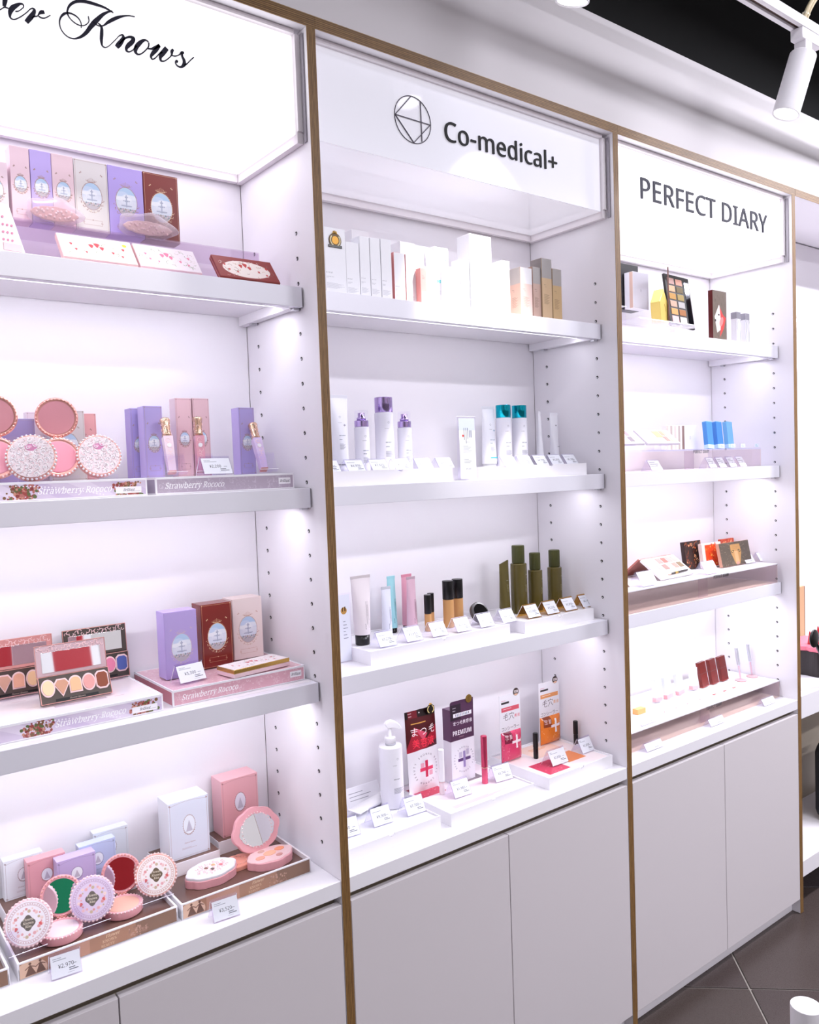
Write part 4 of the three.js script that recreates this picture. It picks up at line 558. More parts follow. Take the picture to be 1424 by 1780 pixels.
{ // second shelf
  const y = S2 + 0.0325;
  riser('printed riser with roses and pearls under round compacts, second shelf', -0.872, -0.3255, S2, -0.083, 0.2, 0.031, roseFront);
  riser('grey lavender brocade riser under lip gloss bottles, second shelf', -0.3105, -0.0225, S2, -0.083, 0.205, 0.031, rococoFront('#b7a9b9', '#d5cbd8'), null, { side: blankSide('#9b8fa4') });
  const P = '#a68f94', z = -0.2;
  carton('carton', 'slim purple ornate box at back, left of a matching one', 'box', [-0.3065, -0.2755], [y, 1.709], -0.21, 0.03, '#a99ad8', ornate('#a99bd6', P, { plaque: true }));
  carton('carton', 'slim purple ornate box standing behind the left lip gloss bottle', 'box', [-0.2935, -0.257], [y, 1.7105], -0.172, 0.032, '#b3a4de', ornate('#b0a2da', P), { side: blankSide('#c3b5ec') });
  carton('carton', 'slim pink ornate box, left one of the tall pair', 'box', [-0.2185, -0.1845], [y, 1.73], -0.2, 0.03, '#dfbcc4', ornate('#dfbac2', '#a98086'), { side: blankSide('#e8d0d8') });
  carton('carton', 'slim pink ornate box, right one of the tall pair', 'box', [-0.1822, -0.147], [y, 1.7305], -0.2, 0.03, '#dcb9c0', ornate('#dab6be', '#a98086'));
  carton('carton', 'slim purple ornate box behind the rightmost lip gloss bottle', 'box', [-0.0905, -0.055], [y, 1.712], -0.182, 0.034, '#afa1dc', ornate('#ada0d8', P), { side: blankSide('#beb0e8') });
  const glossBody = () => { const g = new THREE.CylinderGeometry(0.0128, 0.0098, 0.07, 4, 1); g.rotateY(PI / 4); return g.toNonIndexed(); };
  const gg = glossBody(); gg.computeVertexNormals();
  for (const [lab, x, zz, lean, roll, col] of [['lip gloss bottle with ornate rose gold cap, leaning on the left easel', -0.262, -0.125, 0.3, 0.02, 0xeed9e6], ['pink lip gloss bottle with ornate gold cap standing behind the price sign', -0.192, -0.15, 0.1, 0, 0xe6a6b6], ['lip gloss bottle with ornate rose gold cap, leaning on the rightmost easel', -0.069, -0.125, 0.48, 0.03, 0xdcc9ea]]) {
    const t = thing('lip_gloss', lab, 'lip gloss', [x, y + 0.009, zz], -0.15); const g = new THREE.Group();
    const b = part(t, 'bottle_body', gg, tinted(col, 0.15), [0, 0.035 * Math.cos(lean), -0.035 * Math.sin(lean)], [-lean, 0, roll]);
    part(b, 'base_plate', bx(0.0145, 0.004, 0.0145), M.rose, [0, -0.0362, 0]);
    part(b, 'cap', lathe([[0, 0.035], [0.0095, 0.035], [0.0085, 0.04], [0.0078, 0.052], [0.0088, 0.062], [0.0098, 0.069], [0.0085, 0.072], [0, 0.073]], 20), M.roseGold);
    part(b, 'cap_scrollwork', merge([...Array(14)].map((_, i) => at(new THREE.TorusGeometry(0.0022, 0.0006, 5, 8, 4.6), 0.0084 * Math.cos(i * 2.4), 0.04 + i * 0.0022, 0.0084 * Math.sin(i * 2.4), 0, -i * 2.4 + PI / 2, i))), M.rosePale);
    part(b, 'scroll_relief', merge([...Array(9)].map((_, i) => at(new THREE.TorusGeometry(0.0038 - (i % 3) * 0.0008, 0.0005, 5, 12, 5), (i % 2 - 0.5) * 0.003, 0.026 - i * 0.0062, 0.0088 - i * 0.00024, 0.04, 0, i))), M.rosePale);
    part(b, 'oval_badge', at(cyl(0.0042, 0.0042, 0.001, 18), 0, 0.016, 0.0089, PI / 2), M.whiteMatte);
    easel('clear acrylic easel under the ' + (lean > 0.4 ? 'rightmost lip gloss bottle' : lean > 0.2 ? 'left lip gloss bottle' : 'pink lip gloss bottle'), x + 0.003, y, zz + 0.014, 0.042, 0.04, 0.009);
  }
  priceSign('price sign of 2,200 yen between lip gloss bottles, second shelf', '¥2,200', [-0.2088, y, -0.1], [-0.1455, y, -0.104], { h: 0.034, run: 0.016, head: 'Flower Knows' });
  // boxes and compacts at the left end
  carton('carton', 'purple ornate box behind the jewelled compact at the left edge', 'box', [-0.556, -0.486], [y, 1.685], -0.185, 0.015, '#a195cc', ornate('#9f93c6', '#b9a4b0', { cy: 0.6, plaque: false }));
  carton('carton', 'pale pink grey ornate box, half hidden behind the open pink compact', 'box', [-0.488, -0.44], [y, 1.701], -0.235, 0.02, '#e2d2dc', ornate('#e0d0da', '#b39ba6', { plaque: false }));
  carton('carton', 'grey white ornate box behind the open pink compact', 'box', [-0.455, -0.392], [y, 1.703], -0.212, 0.02, '#cfc8ca', ornate('#cdc7c8', '#9d8c86', { plaque: false }));
  carton('carton', 'salmon pink ornate box beside the grey white one', 'box', [-0.418, -0.362], [y, 1.7], -0.24, 0.02, '#e0a3a4', ornate('#dfa1a2', '#a87a76', { plaque: false }));
  roundCompact('closed silver jewelled compact with pink stone, standing at left of second shelf', -0.5166, y + 0.001, -0.092, 0.0395, 0.016, jewelFace, M.rose, M.whiteMatte, 0.28, -0.3, { gems: true });
  roundCompact('closed silver jewelled compact with pink stone, right of the open pink compact', -0.3961, y + 0.004, -0.118, 0.0385, 0.016, jewelFace, M.rose, M.whiteMatte, 0.28, -0.1, { gems: true });
  openCompact('open pink blush compact standing upright, mirror above its pan', -0.4569, y + 0.004, -0.152, 0.036, 0.012, 1.25, 0.1, M.rose, 0xea9fb2, -0.25, { lid: M.rose, rim: M.whiteMatte, mirror: M.blushReflectionPaint });  // pink mirror colour: reflection of the blush pan painted in
  openCompact('open pink blush compact cut by the left edge of the picture', -0.5623, y + 0.004, -0.13, 0.036, 0.012, 1.25, 0.1, M.rose, 0xea9fb2, -0.25, { lid: M.rose, mirror: M.blushReflectionPaint });
  for (const [lab, u, zz] of [['clear acrylic ledge under the left jewelled compact', -0.5166, -0.072], ['clear acrylic ledge under the open pink blush compact', -0.4569, -0.122], ['clear acrylic ledge under the right jewelled compact', -0.3961, -0.098]]) { const t = thing('acrylic_easel', lab, 'easel', [u, y, zz - 0.003]); part(t, 'ledge', bent([[-0.012, 0.0002], [0, 0.0002], [0.002, 0.008]], 0.001, 0.05), M.clear); }
}
{ // top shelf
  const Y = 2.0285, z = -0.176;
  const t = thing('acrylic_riser', 'clear smoky acrylic riser under the ornate boxes, top shelf of left cabinet', 'riser', [-0.4, S1, -0.22]);
  part(t, 'front_sheet', bx(0.76, 0.084, 0.002), M.smoke, [-0.02, 0.042, 0.063]); part(t, 'top_sheet', bx(0.76, 0.002, 0.128), M.smoke, [-0.02, 0.0852, 0]);
  for (const s of [-1, 1]) part(t, 'side_sheet', bx(0.002, 0.0838, 0.124), M.smoke, [-0.02 + s * 0.379, 0.042, -0.001]);
  const A = ['#b98f92', { cy: 0.5, ry: 0.2 }];
  const row = [[-0.5532, -0.5084, 2.125, '#ecd4de', '#e7d0da', 'pink ornate box at the left edge of top shelf, lower than its neighbours'], [-0.5033, -0.4718, 2.157, '#ecd0da', '#e5c9d3', 'slim pink ornate box left of the lavender one, top shelf'], [-0.4708, -0.4353, 2.157, '#c3b0ea', '#bba9e4', 'slim lavender ornate box between two pink ones, top shelf'], [-0.4347, -0.3973, 2.157, '#ecd0d8', '#e3c8d0', 'slim pink ornate box right of the lavender one, top shelf'], [-0.3966, -0.3368, 2.156, '#dcd8da', '#d9d4d4', 'wide grey white ornate box with oval picture, top shelf'], [-0.3360, -0.2705, 2.156, '#b9a6ea', '#b3a0e2', 'wide purple ornate box with oval picture, top shelf'], [-0.2695, -0.2008, 2.1565, '#7e2c28', '#7c2a24', 'wide dark red ornate box with oval picture, top shelf']];
  row.forEach(([a, b, h, col, bg, lab], i) => carton('carton', lab, 'box', [a, b], [Y, h], z, 0.032, col, ornate(bg, i === 6 ? '#dcc09c' : '#a88a86', { cy: 0.5, ry: i < 4 ? 0.2 : 0.27, rx: i < 4 ? 0.34 : 0.31, frame: i === 6 || i === 4 })));
  for (const [lab, x0, x1, tone] of [['clear plastic bag with beige and pink sachet, before the pink boxes', -0.4875, -0.3886, 0xd9a8a4], ['clear plastic bag with scalloped compact, before the dark red box', -0.3280, -0.2131, 0xe8c4bd]]) {
    const w = x1 - x0, o = thing('plastic_bag', lab, 'bag', [(x0 + x1) / 2, Y - 0.0005, -0.16]);
    const s = new THREE.SphereGeometry(0.5, 24, 14), p = s.attributes.position; for (let i = 0; i < p.count; i++) { const X = p.getX(i), Yy = p.getY(i), Z = p.getZ(i); p.setXYZ(i, X * (1 + 0.08 * Math.sin(9 * Yy + 4 * X)), Math.max(Yy, -0.36) * (1 + 0.12 * Math.sin(11 * X + 3 * Z)), Z * (1 + 0.1 * Math.sin(13 * X))); } s.computeVertexNormals();
    part(o, 'film', s.scale(w, 0.052, 0.018), M.bag, [0, 0.019, 0]);
    part(o, 'contents', slab(scallop(w * 0.36, 0.011, 12), 0.004), tinted(tone, 0.4), [0, 0.0165, -0.002]);
    part(o, 'beads', merge([...Array(22)].map((_, i) => at(new THREE.IcosahedronGeometry(0.0024, 1), (i / 21 - 0.5) * w * 0.62, 0.016 + 0.007 * Math.sin(i * 2.3), 0.0035))), M.rosePale);
  }
  for (const [lab, a, bg, tone, edge, bodyc] of [['white palette with red strawberry print and yellow sticker leaning at front', [-0.4513, -0.3234], '#e4dada', '#c22f3a', false, 0xe6c2c2], ['white palette with pale pink floral print, in the middle of three at front', [-0.3198, -0.2031], '#e6dae2', '#d96f92', false, 0xe9c5cd], ['dark red palette with strawberry print leaning at the right end of top shelf', [-0.1669, -0.0386], '#8e2620', '#c0342c', true, 0x8a2b22]]) {
    const w = a[1] - a[0], o = thing('eyeshadow_palette', lab, 'palette', [(a[0] + a[1]) / 2, S1, -0.078]), ti = 0.68, hh = 0.064;
    const b = part(o, 'case', bx(w, hh, 0.011, 0.0012), tinted(bodyc, 0.35), [0, hh / 2 * Math.cos(ti) + 0.0045, -hh / 2 * Math.sin(ti)], [-ti, 0, 0]);
    decal(b, 'lid_picture', w - 0.002, hh - 0.002, mixed(strawberry(bg, tone, edge), (c, W, H, k) => { if (tone === '#c22f3a') { c.fillStyle = '#f0d41e'; c.beginPath(); c.arc(W * 0.9, H * 0.2, 4 * k, 0, 7); c.fill(); } }), [0, 0, 0.0058]);
    part(b, 'lid_seam', bx(w + 0.0004, hh + 0.0004, 0.0006, 0.0002), M.rose, [0, 0, 0.0005]);
    const e = part(o, 'stand', bent([[-0.052, 0.0003], [-0.044, 0.04], [-0.003, 0.0006], [0.004, 0.0006], [0.006, 0.006]], 0.001, 0.06), M.clear);
  }
  { const o = thing('gift_pouch', 'white and pink printed wedge pouch leaning at the left edge, top shelf', 'pouch', [-0.5371, S1, -0.09], 0.2); const s = new THREE.Shape(); s.moveTo(-0.02, 0); s.lineTo(0.026, 0); s.lineTo(0.002, 0.075); s.lineTo(-0.014, 0.075); s.closePath(); part(o, 'pouch_body', slab(s, 0.02, 0.003), tinted(0xf5edf4, 0.4), [0, 0.004, -0.01]); part(o, 'pink_band', bx(0.03, 0.012, 0.022), M.palePink, [0.006, 0.013, 0.004]); part(o, 'pink_spots', merge([...Array(10)].map((_, i) => at(cyl(0.0018, 0.0018, 0.001, 8), -0.008 + (i % 3) * 0.007, 0.024 + Math.floor(i / 3) * 0.012, 0.0135, PI / 2))), tinted(0xe58fb0, 0.5)); }
}
// ================================================================== MIDDLE CABINET
{ // top shelf: cartons
  const X = (u) => u, z = -0.1, d = 0.032, W = '#f2f2f7';
  const C = (lab, a, b, top, zz, dd, col, draw, o) => carton('carton', lab, 'box', [a, b], [S1, top], zz, dd, col, draw, o);
  C('white box with black and gold crown badge, leftmost on the middle top shelf', 0.0838, 0.1370, 2.0871, z, d, W, einal(['CLEANSING BALM', '90 g'], 8, 4.4), { extra(t, w, h, dd) { const b = new THREE.Group(); const m = part(t, 'crown_badge', cyl(0.0155, 0.0155, 0.001, 28), tinted(0x3a2a12, 0.3, { metalness: 0.6 }), [0, h - 0.026, dd / 2 + 0.001], [PI / 2, 0, 0]); part(m, 'badge_centre', cyl(0.0085, 0.0085, 0.0006, 24), tinted(0x8a6424, 0.3, { metalness: 0.7 }), [0, 0.0007, 0]); part(m, 'laurel', merge([...Array(12)].map((_, i) => { const a = (i < 6 ? -0.6 + i * 0.3 : PI - 0.9 + (i - 6) * 0.3); return at(new THREE.SphereGeometry(0.0017, 8, 5).scale(1, 0.4, 1.7), 0.0118 * Math.cos(a), 0.0008, 0.0118 * Math.sin(a), 0, -a, 0); })), tinted(0xe8dcae, 0.4)); part(m, 'crown', merge([-1, 0, 1].map((i) => at(cyl(0.0008, 0.0026, 0.006, 8), i * 0.0035, 0, -0.0175 + Math.abs(i) * 0.001, -PI / 2))), M.gold); part(m, 'ribbon', bx(0.034, 0.0014, 0.0055), M.jet, [0, 0.0004, 0.0125]); } });
  C('white skincare box with small lettering, second from left on the middle top shelf', 0.1369, 0.1716, 2.0635, z, d, W, einal(['CLEANSING', 'SERUM'], 8));
  C('slim tall white box, first of three alike on the middle top shelf', 0.1729, 0.1996, 2.0801, z, d, W, einal(['MOISTURE', 'BASE'], 8, 3.2));
  C('slim tall white box, second of three alike on the middle top shelf', 0.2009, 0.2283, 2.0805, z, d, W, einal(['MOISTURE', 'CREAM'], 8, 3.2));
  C('slim tall white box, third of three alike beside the pink sided box', 0.2298, 0.2587, 2.0822, z, d, W, einal(['BRIGHT', 'CREAM'], 8, 3.2));
  C('slim white box with pink side, left one of two on the middle top shelf', 0.2650, 0.2963, 2.0580, z, d, '#e79a99', einal(['TONE UP', 'UV'], 8, 3.2));
  C('slim white box with pink edge, right one of two on the middle top shelf', 0.2977, 0.3288, 2.0571, z, d, '#e9a09d', einal(['TONE UP', 'BASE'], 8, 3.2));
  C('large white box with pink quarter circle, standing behind the slim boxes', 0.2154, 0.2637, 2.1235, -0.19, 0.05, '#efedf1', (c, w, h, k) => { fill(c, w, h, '#eceaef'); c.fillStyle = '#e3a3a0'; c.beginPath(); c.moveTo(w, h * 0.5); c.lineTo(w, h * 0.12); c.arc(w, h * 0.5, h * 0.38, -PI / 2, PI, true); c.fill(); });
  C('white box with blue plus sign, left one of two in the back row', 0.3339, 0.3778, 2.1071, -0.165, 0.04, W, plusBox('#1f74a8', null));
  C('white box with blue plus sign, right one of two in the back row', 0.3784, 0.4217, 2.1042, -0.165, 0.04, W, plusBox('#1f74a8', null));
  C('white box with teal lettering half hidden behind the slim pink box', 0.3390, 0.3879, 2.0401, -0.112, 0.035, '#f6f6fa', (c, w, h, k) => { fill(c, w, h, '#f6f6fa'); c.fillStyle = '#35c4cc'; for (const y of [0.24, 0.31]) c.fillRect(w * 0.05, h * y, w * 0.2, 3 * k); });
  C('narrow pink box with barcode, standing low among white boxes', 0.3249, 0.3426, 2.0262, -0.082, 0.016, '#e8948f', (c, w, h, k) => { fill(c, w, h, '#e89b97'); c.fillStyle = '#f7f3f3'; c.fillRect(w * 0.2, h * 0.62, w * 0.75, h * 0.3); for (let i = 0; i < 16; i++) { c.fillStyle = '#57454a'; c.fillRect(w * 0.3, h * (0.64 + i * 0.017), w * 0.5, (0.3 + (i % 3) * 0.2) * k); } lines(c, w * 0.3, h * 0.2, w * 0.5, 3, 3 * k, '#b25e60', 0.6 * k); });
  C('tall white box with teal label band and plus sign, middle top shelf', 0.4089, 0.4525, 2.0967, -0.13, 0.045, W, plusBox('#1b8fa6', '#22c3cb', 'SKIN CLEAR'));
  C('low white box with grey plus sign, beside the teal labelled box', 0.4265, 0.4614, 2.0445, z, 0.034, W, plusBox('#b6b9c6', '#dfe0ec', ''));
  C('white box with grey plus sign, just left of the tallest box', 0.4632, 0.4913, 2.0674, z, 0.034, W, plusBox('#b6b9c6', '#dfe0ec', ''));
  C('tallest white box with navy plus sign on the middle top shelf', 0.4950, 0.5665, 2.1324, z, 0.046, W, plusBox('#2c4a78', '#c9cfe8', ''));
  C('white box with grey plus sign, just right of the tallest box', 0.5648, 0.5934, 2.0679, z, 0.03, W, plusBox('#8e93a6', '#c5cbe0', ''));
  C('white box with grey plus sign, next to the beige and grey boxes', 0.6046, 0.6314, 2.0836, -0.104, 0.034, W, plusBox('#6d7286', '#c5cbe0', ''));
  C('low pink beige and white box, leftmost of the four two tone boxes', 0.6648, 0.7072, 2.0738, z, 0.038, '#dcb9ab', beige('#e3c7bf', '#e2e0e4'), { side: beige('#dab6a6', '#bfb6b2') });
  C('slim rose brown and grey box, second of the four two tone boxes', 0.7140, 0.7437, 2.0813, -0.104, 0.024, '#b79a8c', beige('#c3a598', '#a9a4a3'));
  C('tall tan and grey box, third of the four two tone boxes', 0.7438, 0.7817, 2.1061, z, 0.04, '#b59a78', beige('#cdb08d', '#a7a2a1'), { side: beige('#9c8468', '#8f8886') });
  C('low tan and grey box, rightmost of the four two tone boxes', 0.7838, 0.8189, 2.0839, z, 0.03, '#b3966f', beige('#c4a67c', '#a9a3a0'));
}
// clear price signs in a row; foot-left pixels already turned into metres
function signRow(n, x0, step, y, z, w, prices, labels, o = {}) { for (let i = 0; i < n; i++) priceSign(labels(i), prices[i], [x0 + i * step, y, z], [x0 + i * step + w, y, z], { h: 0.028, run: 0.02, edge: true, ...o }); }
const ORD = ['first', 'second', 'third', 'fourth', 'fifth', 'sixth', 'seventh'];
const cleanLabel = (a, b, col = '#3d5f7c') => (c, w, h, k) => { c.strokeStyle = '#6d7280'; c.lineWidth = 0.35 * k; c.beginPath(); c.arc(w * 0.35, h * 0.14, 2.2 * k, 0, 7); c.stroke(); txt(c, 'Co-medical+', w * 0.12, h * 0.26, 1.9 * k, '#7d808c'); txt(c, a, w * 0.14, h * 0.52, 2.9 * k, col, { bold: true }); txt(c, b, w * 0.14, h * 0.6, 2.7 * k, col, { bold: true }); lines(c, w * 0.14, h * 0.68, w * 0.62, 8, 1.7 * k, '#9d9faa', 0.5 * k); };
function pumpBottle(label, x, y, z, r, hb, capCol, print) { // small bottle with metallic collar, pump and clear over-cap
  const t = thing('serum_bottle', label, 'bottle', [x, y, z]);
  part(t, 'bottle_body', lathe(cylProfile(r, 0, hb, 0.002), 32), M.frost ??= tinted(0xe9e8f2, 0.25)); part(t, 'collar', lathe([[0, hb], [r * 0.9, hb], [r * 0.94, hb + 0.001], [r * 0.94, hb + 0.0135], [r * 0.9, hb + 0.0145], [0, hb + 0.0145]], 32), capCol);
  part(t, 'pump', lathe([[0, hb + 0.0145], [r * 0.62, hb + 0.0145], [r * 0.62, hb + 0.021], [r * 0.45, hb + 0.022], [r * 0.45, hb + 0.032], [0, hb + 0.033]], 24), capCol);
  part(t, 'over_cap', lathe([[r * 0.9, hb + 0.0147], [r * 0.9, hb + 0.036], [r * 0.85, hb + 0.038], [0, hb + 0.038]], 28), M.clear);
  wrap(t, 'printed_label', r + 0.0003, hb * 0.86, 1.9, print, [0, hb * 0.48, 0], { clear: true, ry: 0.2 });
}
{ // second shelf
  const y = S2 + 0.0275 + 0.0002, ZT = -0.087, xr = 0.4748;
  whiteTray('white display tray with lavender capped bottles, left on the middle second shelf', [0.03, S2, ZT], xr - 0.03, 0.19, 0.0315, null);
  const xl = 0.6068, xe = 0.8861;
  whiteTray('white display tray with teal capped bottles, right on the middle second shelf', [xl, S2, ZT], xe - xl, 0.19, 0.031, null);
  const zb = -0.19;
  tube('white face wash tube with plus sign, standing at the left post', 0.1865 - 0.027, y, zb, 1.7453 - y, 0.02, 0.052, 0xe9e9f2, 0xf4f4f8, 0.02, (c, w, h, k) => { cleanLabel('DEEP MOIST', 'WASH')(c, w, h, k); c.fillStyle = '#5d4f74'; c.fillRect(w * 0.66, h * 0.3, 6 * k, 1 * k); c.fillRect(w * 0.66 + 2.5 * k, h * 0.3 - 2.5 * k, 1 * k, 6 * k); });
  pumpBottle('small serum bottle with lavender metallic pump under clear cap, left of the tall lotion', 0.2223, y, zb, 0.0173, 1.6734 - y, M.lavMetal, cleanLabel('DEEP MOIST', 'SERUM'));
  { const r = 0.0223, h = 1.7075 - y, T = 1.7427 - y; bottle('lotion_bottle', 'tall white lotion bottle with wide lavender metallic cap', 0.2872, y, zb, cylProfile(r, 0, h, 0.002), M.frost, [[0, h], [r * 0.95, h], [r * 0.95, T - 0.001], [r * 0.93, T], [0, T]], M.lavMetal, cleanLabel('DEEP MOIST', 'LOTION'), { pr: r + 0.0003, ph: h * 0.9, py: h * 0.5 }); }
  pumpBottle('small milk bottle with lavender metallic pump under clear cap, right of the tall lotion', 0.3470, y, zb, 0.0173, 1.6725 - y, M.lavMetal, cleanLabel('DEEP MOIST', 'MILK'));
  tube('white gel tube with teal band and plus sign, behind the clear card stand', 0.6328, S2, -0.2, 1.7293 - S2, 0.019, 0.0438, 0xe7e8f1, 0xf4f6f8, 0.038, (c, w, h, k) => { cleanLabel('SKIN CLEAR', 'WASH', '#2d7f98')(c, w, h, k); c.fillStyle = '#1f7da0'; c.fillRect(w * 0.68, h * 0.28, 6 * k, 1.1 * k); c.fillRect(w * 0.68 + 2.5 * k, h * 0.28 - 2.5 * k, 1.1 * k, 6 * k); c.fillStyle = '#2bbcd0'; c.fillRect(0, h * 0.93, w, 2.4 * k); });
  [[874.9, 704.5, 'LOTION', 'left'], [902.6, 705, 'MILK', 'right']].forEach(([u, v, s, side], i) => { const xx = i ? 0.7378 : 0.6783, r = 0.0206, h = 1.6994 - y, T = 1.7326 - y; bottle('lotion_bottle', `white bottle with shiny teal cap, ${side} one of the pair`, xx, y, zb, cylProfile(r, 0, h, 0.002), M.frost, [[0, h], [r * 0.96, h], [r * 0.96, T - 0.001], [r * 0.94, T], [0, T]], M.teal, cleanLabel('SKIN CLEAR', s, '#3a6480'), { pr: r + 0.0003, ph: h * 0.9, py: h * 0.5 }); });
  tube('slim white tube seen edge on, right of the teal capped bottles', 0.8157, y, zb, 1.7183 - y, 0.0095, 0.0222, 0xececf2, 0xf2f2f6, 0.016, (c, w, h, k) => { lines(c, w * 0.2, h * 0.1, w * 0.3, 14, 3 * k, '#8c8f9a', 1 * k); }, { ry: 0.5 });
  tube('white tube with grey plus sign, rightmost on the middle second shelf', 0.8736, y, zb, 1.7154 - y, 0.0125, 0.0322, 0xececf3, 0xf6f6f8, 0.026, (c, w, h, k) => { c.fillStyle = '#55586a'; c.fillRect(w * 0.3, h * 0.1, 6 * k, 1 * k); c.fillRect(w * 0.3 + 2.5 * k, h * 0.1 - 2.5 * k, 1 * k, 6 * k); txt(c, 'SERUM', w * 0.5, h * 0.8, 3 * k, '#777a88'); });
  const a0 = 0.1295, a1 = 0.3884, st = (a1 - a0) / 4;
  signRow(6, a0 - st, st, y, -0.112, 0.0485, ['¥6,600', '¥4,950', '¥7,920', '¥7,150', '¥8,920', '¥6,930'], (i) => `clear price sign, ${ORD[i]} from the left under the lavender capped bottles`);
  const b0 = 0.6023, b1 = 0.8353, sb = (b1 - b0) / 4;
  signRow(5, b0, sb, y, -0.112, Math.min(0.0485, sb - 0.0012), ['¥3,190', '¥4,180', '¥4,730', '¥5,830', '¥5,390'], (i) => `clear price sign, ${ORD[i]} from the left under the teal capped bottles`);
  { const x = 0.4382, h = 1.6869 - S2, o = thing('card_stand', 'clear upright card stand with printed product card, between the two trays', 'stand', [x, S2, -0.067]);
    part(o, 'stand_sheet', bent([[-0.03, 0.0003], [-0.004, 0.0003], [-0.002, h + 0.004]], 0.0012, 0.058), M.clear);
    decal(o, 'printed_card', 0.05, h - 0.004, (c, w, H, k) => { fill(c, w, H, '#f2f2fa'); c.fillStyle = '#c9d2ea'; c.fillRect(0, 0, w, H * 0.2); c.fillStyle = '#4b4e60'; for (const [q, a] of [[0.3, 0.2], [0.42, 0.26], [0.52, 0.18]]) { c.fillRect(w * q, H * 0.16, 1.6 * k, H * a); } c.fillStyle = '#8d91a8'; for (const q of [0.62, 0.72]) c.fillRect(w * q, H * 0.2, 3.4 * k, H * 0.12); c.fillStyle = '#cc4a45'; c.beginPath(); c.arc(w * 0.24, H * 0.29, 3 * k, 0, 7); c.fill(); txt(c, 'Co-medical+', w * 0.3, H * 0.4, 3.2 * k, '#6a6d7c'); lines(c, w * 0.22, H * 0.46, w * 0.56, 6, 2.8 * k, '#8a8d9b', 0.9 * k); lines(c, w * 0.25, H * 0.68, w * 0.5, 3, 4 * k, '#8a8d9b', 1 * k); txt(c, '¥5,203', w * 0.36, H * 0.85, 5 * k, '#33353f'); }, [0, h / 2 + 0.002, 0.0004], [-0.018, 0, 0]);
    part(o, 'top_edge', bx(0.058, 0.0012, 0.0014), M.edge, [0, h + 0.0045, -0.0025]); }
}
{ // third shelf
  const y = S3 + 0.0275 + 0.0002;
  const p0 = [0.1540,1.1430,-0.0859], p1 = [0.5819,1.1430,-0.0910], q0 = [0.6245,1.1430,-0.0812], q1 = [0.9322,1.1430,-0.1075];
  whiteTray('white display tray with tubes and foundations, left on the middle third shelf', [p0[0], S3, -0.09], p1[0] - p0[0], 0.2, 0.031, null);
  whiteTray('white display tray with olive bottles, right on the middle third shelf', [0.63, S3, -0.085], 0.268, 0.2, 0.031, null);
  const side = (s, col, w0 = 0.9) => (c, w, h, k) => { c.save(); c.translate(w * 0.5, h * 0.95); c.rotate(-PI / 2); txt(c, s, 0, 0, 3.6 * k, col, { sp: 0.9 * k, bold: true }); c.restore(); for (let i = 0; i < 5; i++) { c.fillStyle = col; c.globalAlpha = 0.55; c.fillRect(w * (0.62 + i * 0.06), h * (0.3 + (i % 2) * 0.08), 0.6 * k, h * (0.55 - (i % 3) * 0.1)); } c.globalAlpha = 1; };
  const T = (lab, u, v0, v1, z, r, w, col, cap, ch, pr, o) => 0;
  tube('large pale cleansing tube with black cap, leftmost on the third shelf', 0.1985, y, -0.185, 1.3313 - y, 0.019, 0.0546, 0xe3dade, 0x0d0c0d, 0.024, side('einal', '#55505a'), { crimp: 0xcfc6c8 });
  tube('small white tube standing before the light blue one', 0.2844, y, -0.205, 1.2936 - y, 0.0125, 0.0276, 0xdfe1ee, 0xe6e6ee, 0.012, side('einal', '#4d4f5c'), { crimp: 0xc6c8d2 });
  tube('light blue tube with black cap behind the small white tube', 0.3296, y, -0.245, 1.3110 - y, 0.0125, 0.0242, 0x9fd6de, 0x0d0c0d, 0.012, side('einal', '#41808a'), {});
  tube('rose pink tube at back of the pair of pink tubes', 0.3778, y, -0.245, 1.3104 - y, 0.014, 0.0317, 0xe0a1b4, 0x1a1214, 0.012, null, { crimp: 0xd98aa0 });
  tube('mauve pink tube at front of the pair of pink tubes', 0.3630, y, -0.208, 1.3088 - y, 0.0135, 0.0262, 0xd7b2c2, 0x1a1214, 0.012, side('einal', '#6f5561'), { crimp: 0xb9a0ac });
  const skinB = M.skin;
  const found = (lab, x, z, r, T, split) => { const t = thing('foundation_bottle', lab, 'bottle', [x, y, z]); part(t, 'bottle_body', lathe(cylProfile(r, 0, split, 0.002), 28), skinB); part(t, 'cap', lathe([[0, split], [r * 1.02, split], [r * 1.02, T - 0.001], [r, T], [0, T]], 28), M.jet); };
  found('short concealer bottle with black cap, front one of the small pair', 0.3992, -0.19, 0.0087, 1.2612 - y, 1.2149 - y);
  found('short concealer bottle with black cap, back one of the small pair', 0.4295, -0.215, 0.0081, 1.2593 - y, 1.2121 - y);
  found('tan foundation bottle with black cap, front one of the tall pair', 0.4661, -0.19, 0.0138, 1.2889 - y, 1.2424 - y);
  found('tan foundation bottle with black cap, back one of the tall pair', 0.5196, -0.215, 0.0137, 1.2852 - y, 1.2368 - y);
  { const t = thing('powder_compact', 'dark round powder compact standing tilted behind the price signs', 'compact', [0.5478, y, -0.17]); part(t, 'case', lathe([[0, 0], [0.026, 0], [0.028, 0.002], [0.028, 0.01], [0.026, 0.012], [0, 0.012]], 36), tinted(0x4a4648, 0.2), [0, 0.0255, 0], [PI / 2 - 0.5, 0, 0]); part(t, 'mirror', cyl(0.022, 0.022, 0.001, 32), M.mirror, [0, 0.0255 + 0.0125 * Math.sin(0.5), 0.0125 * Math.cos(0.5)], [PI / 2 - 0.5, 0, 0]); }
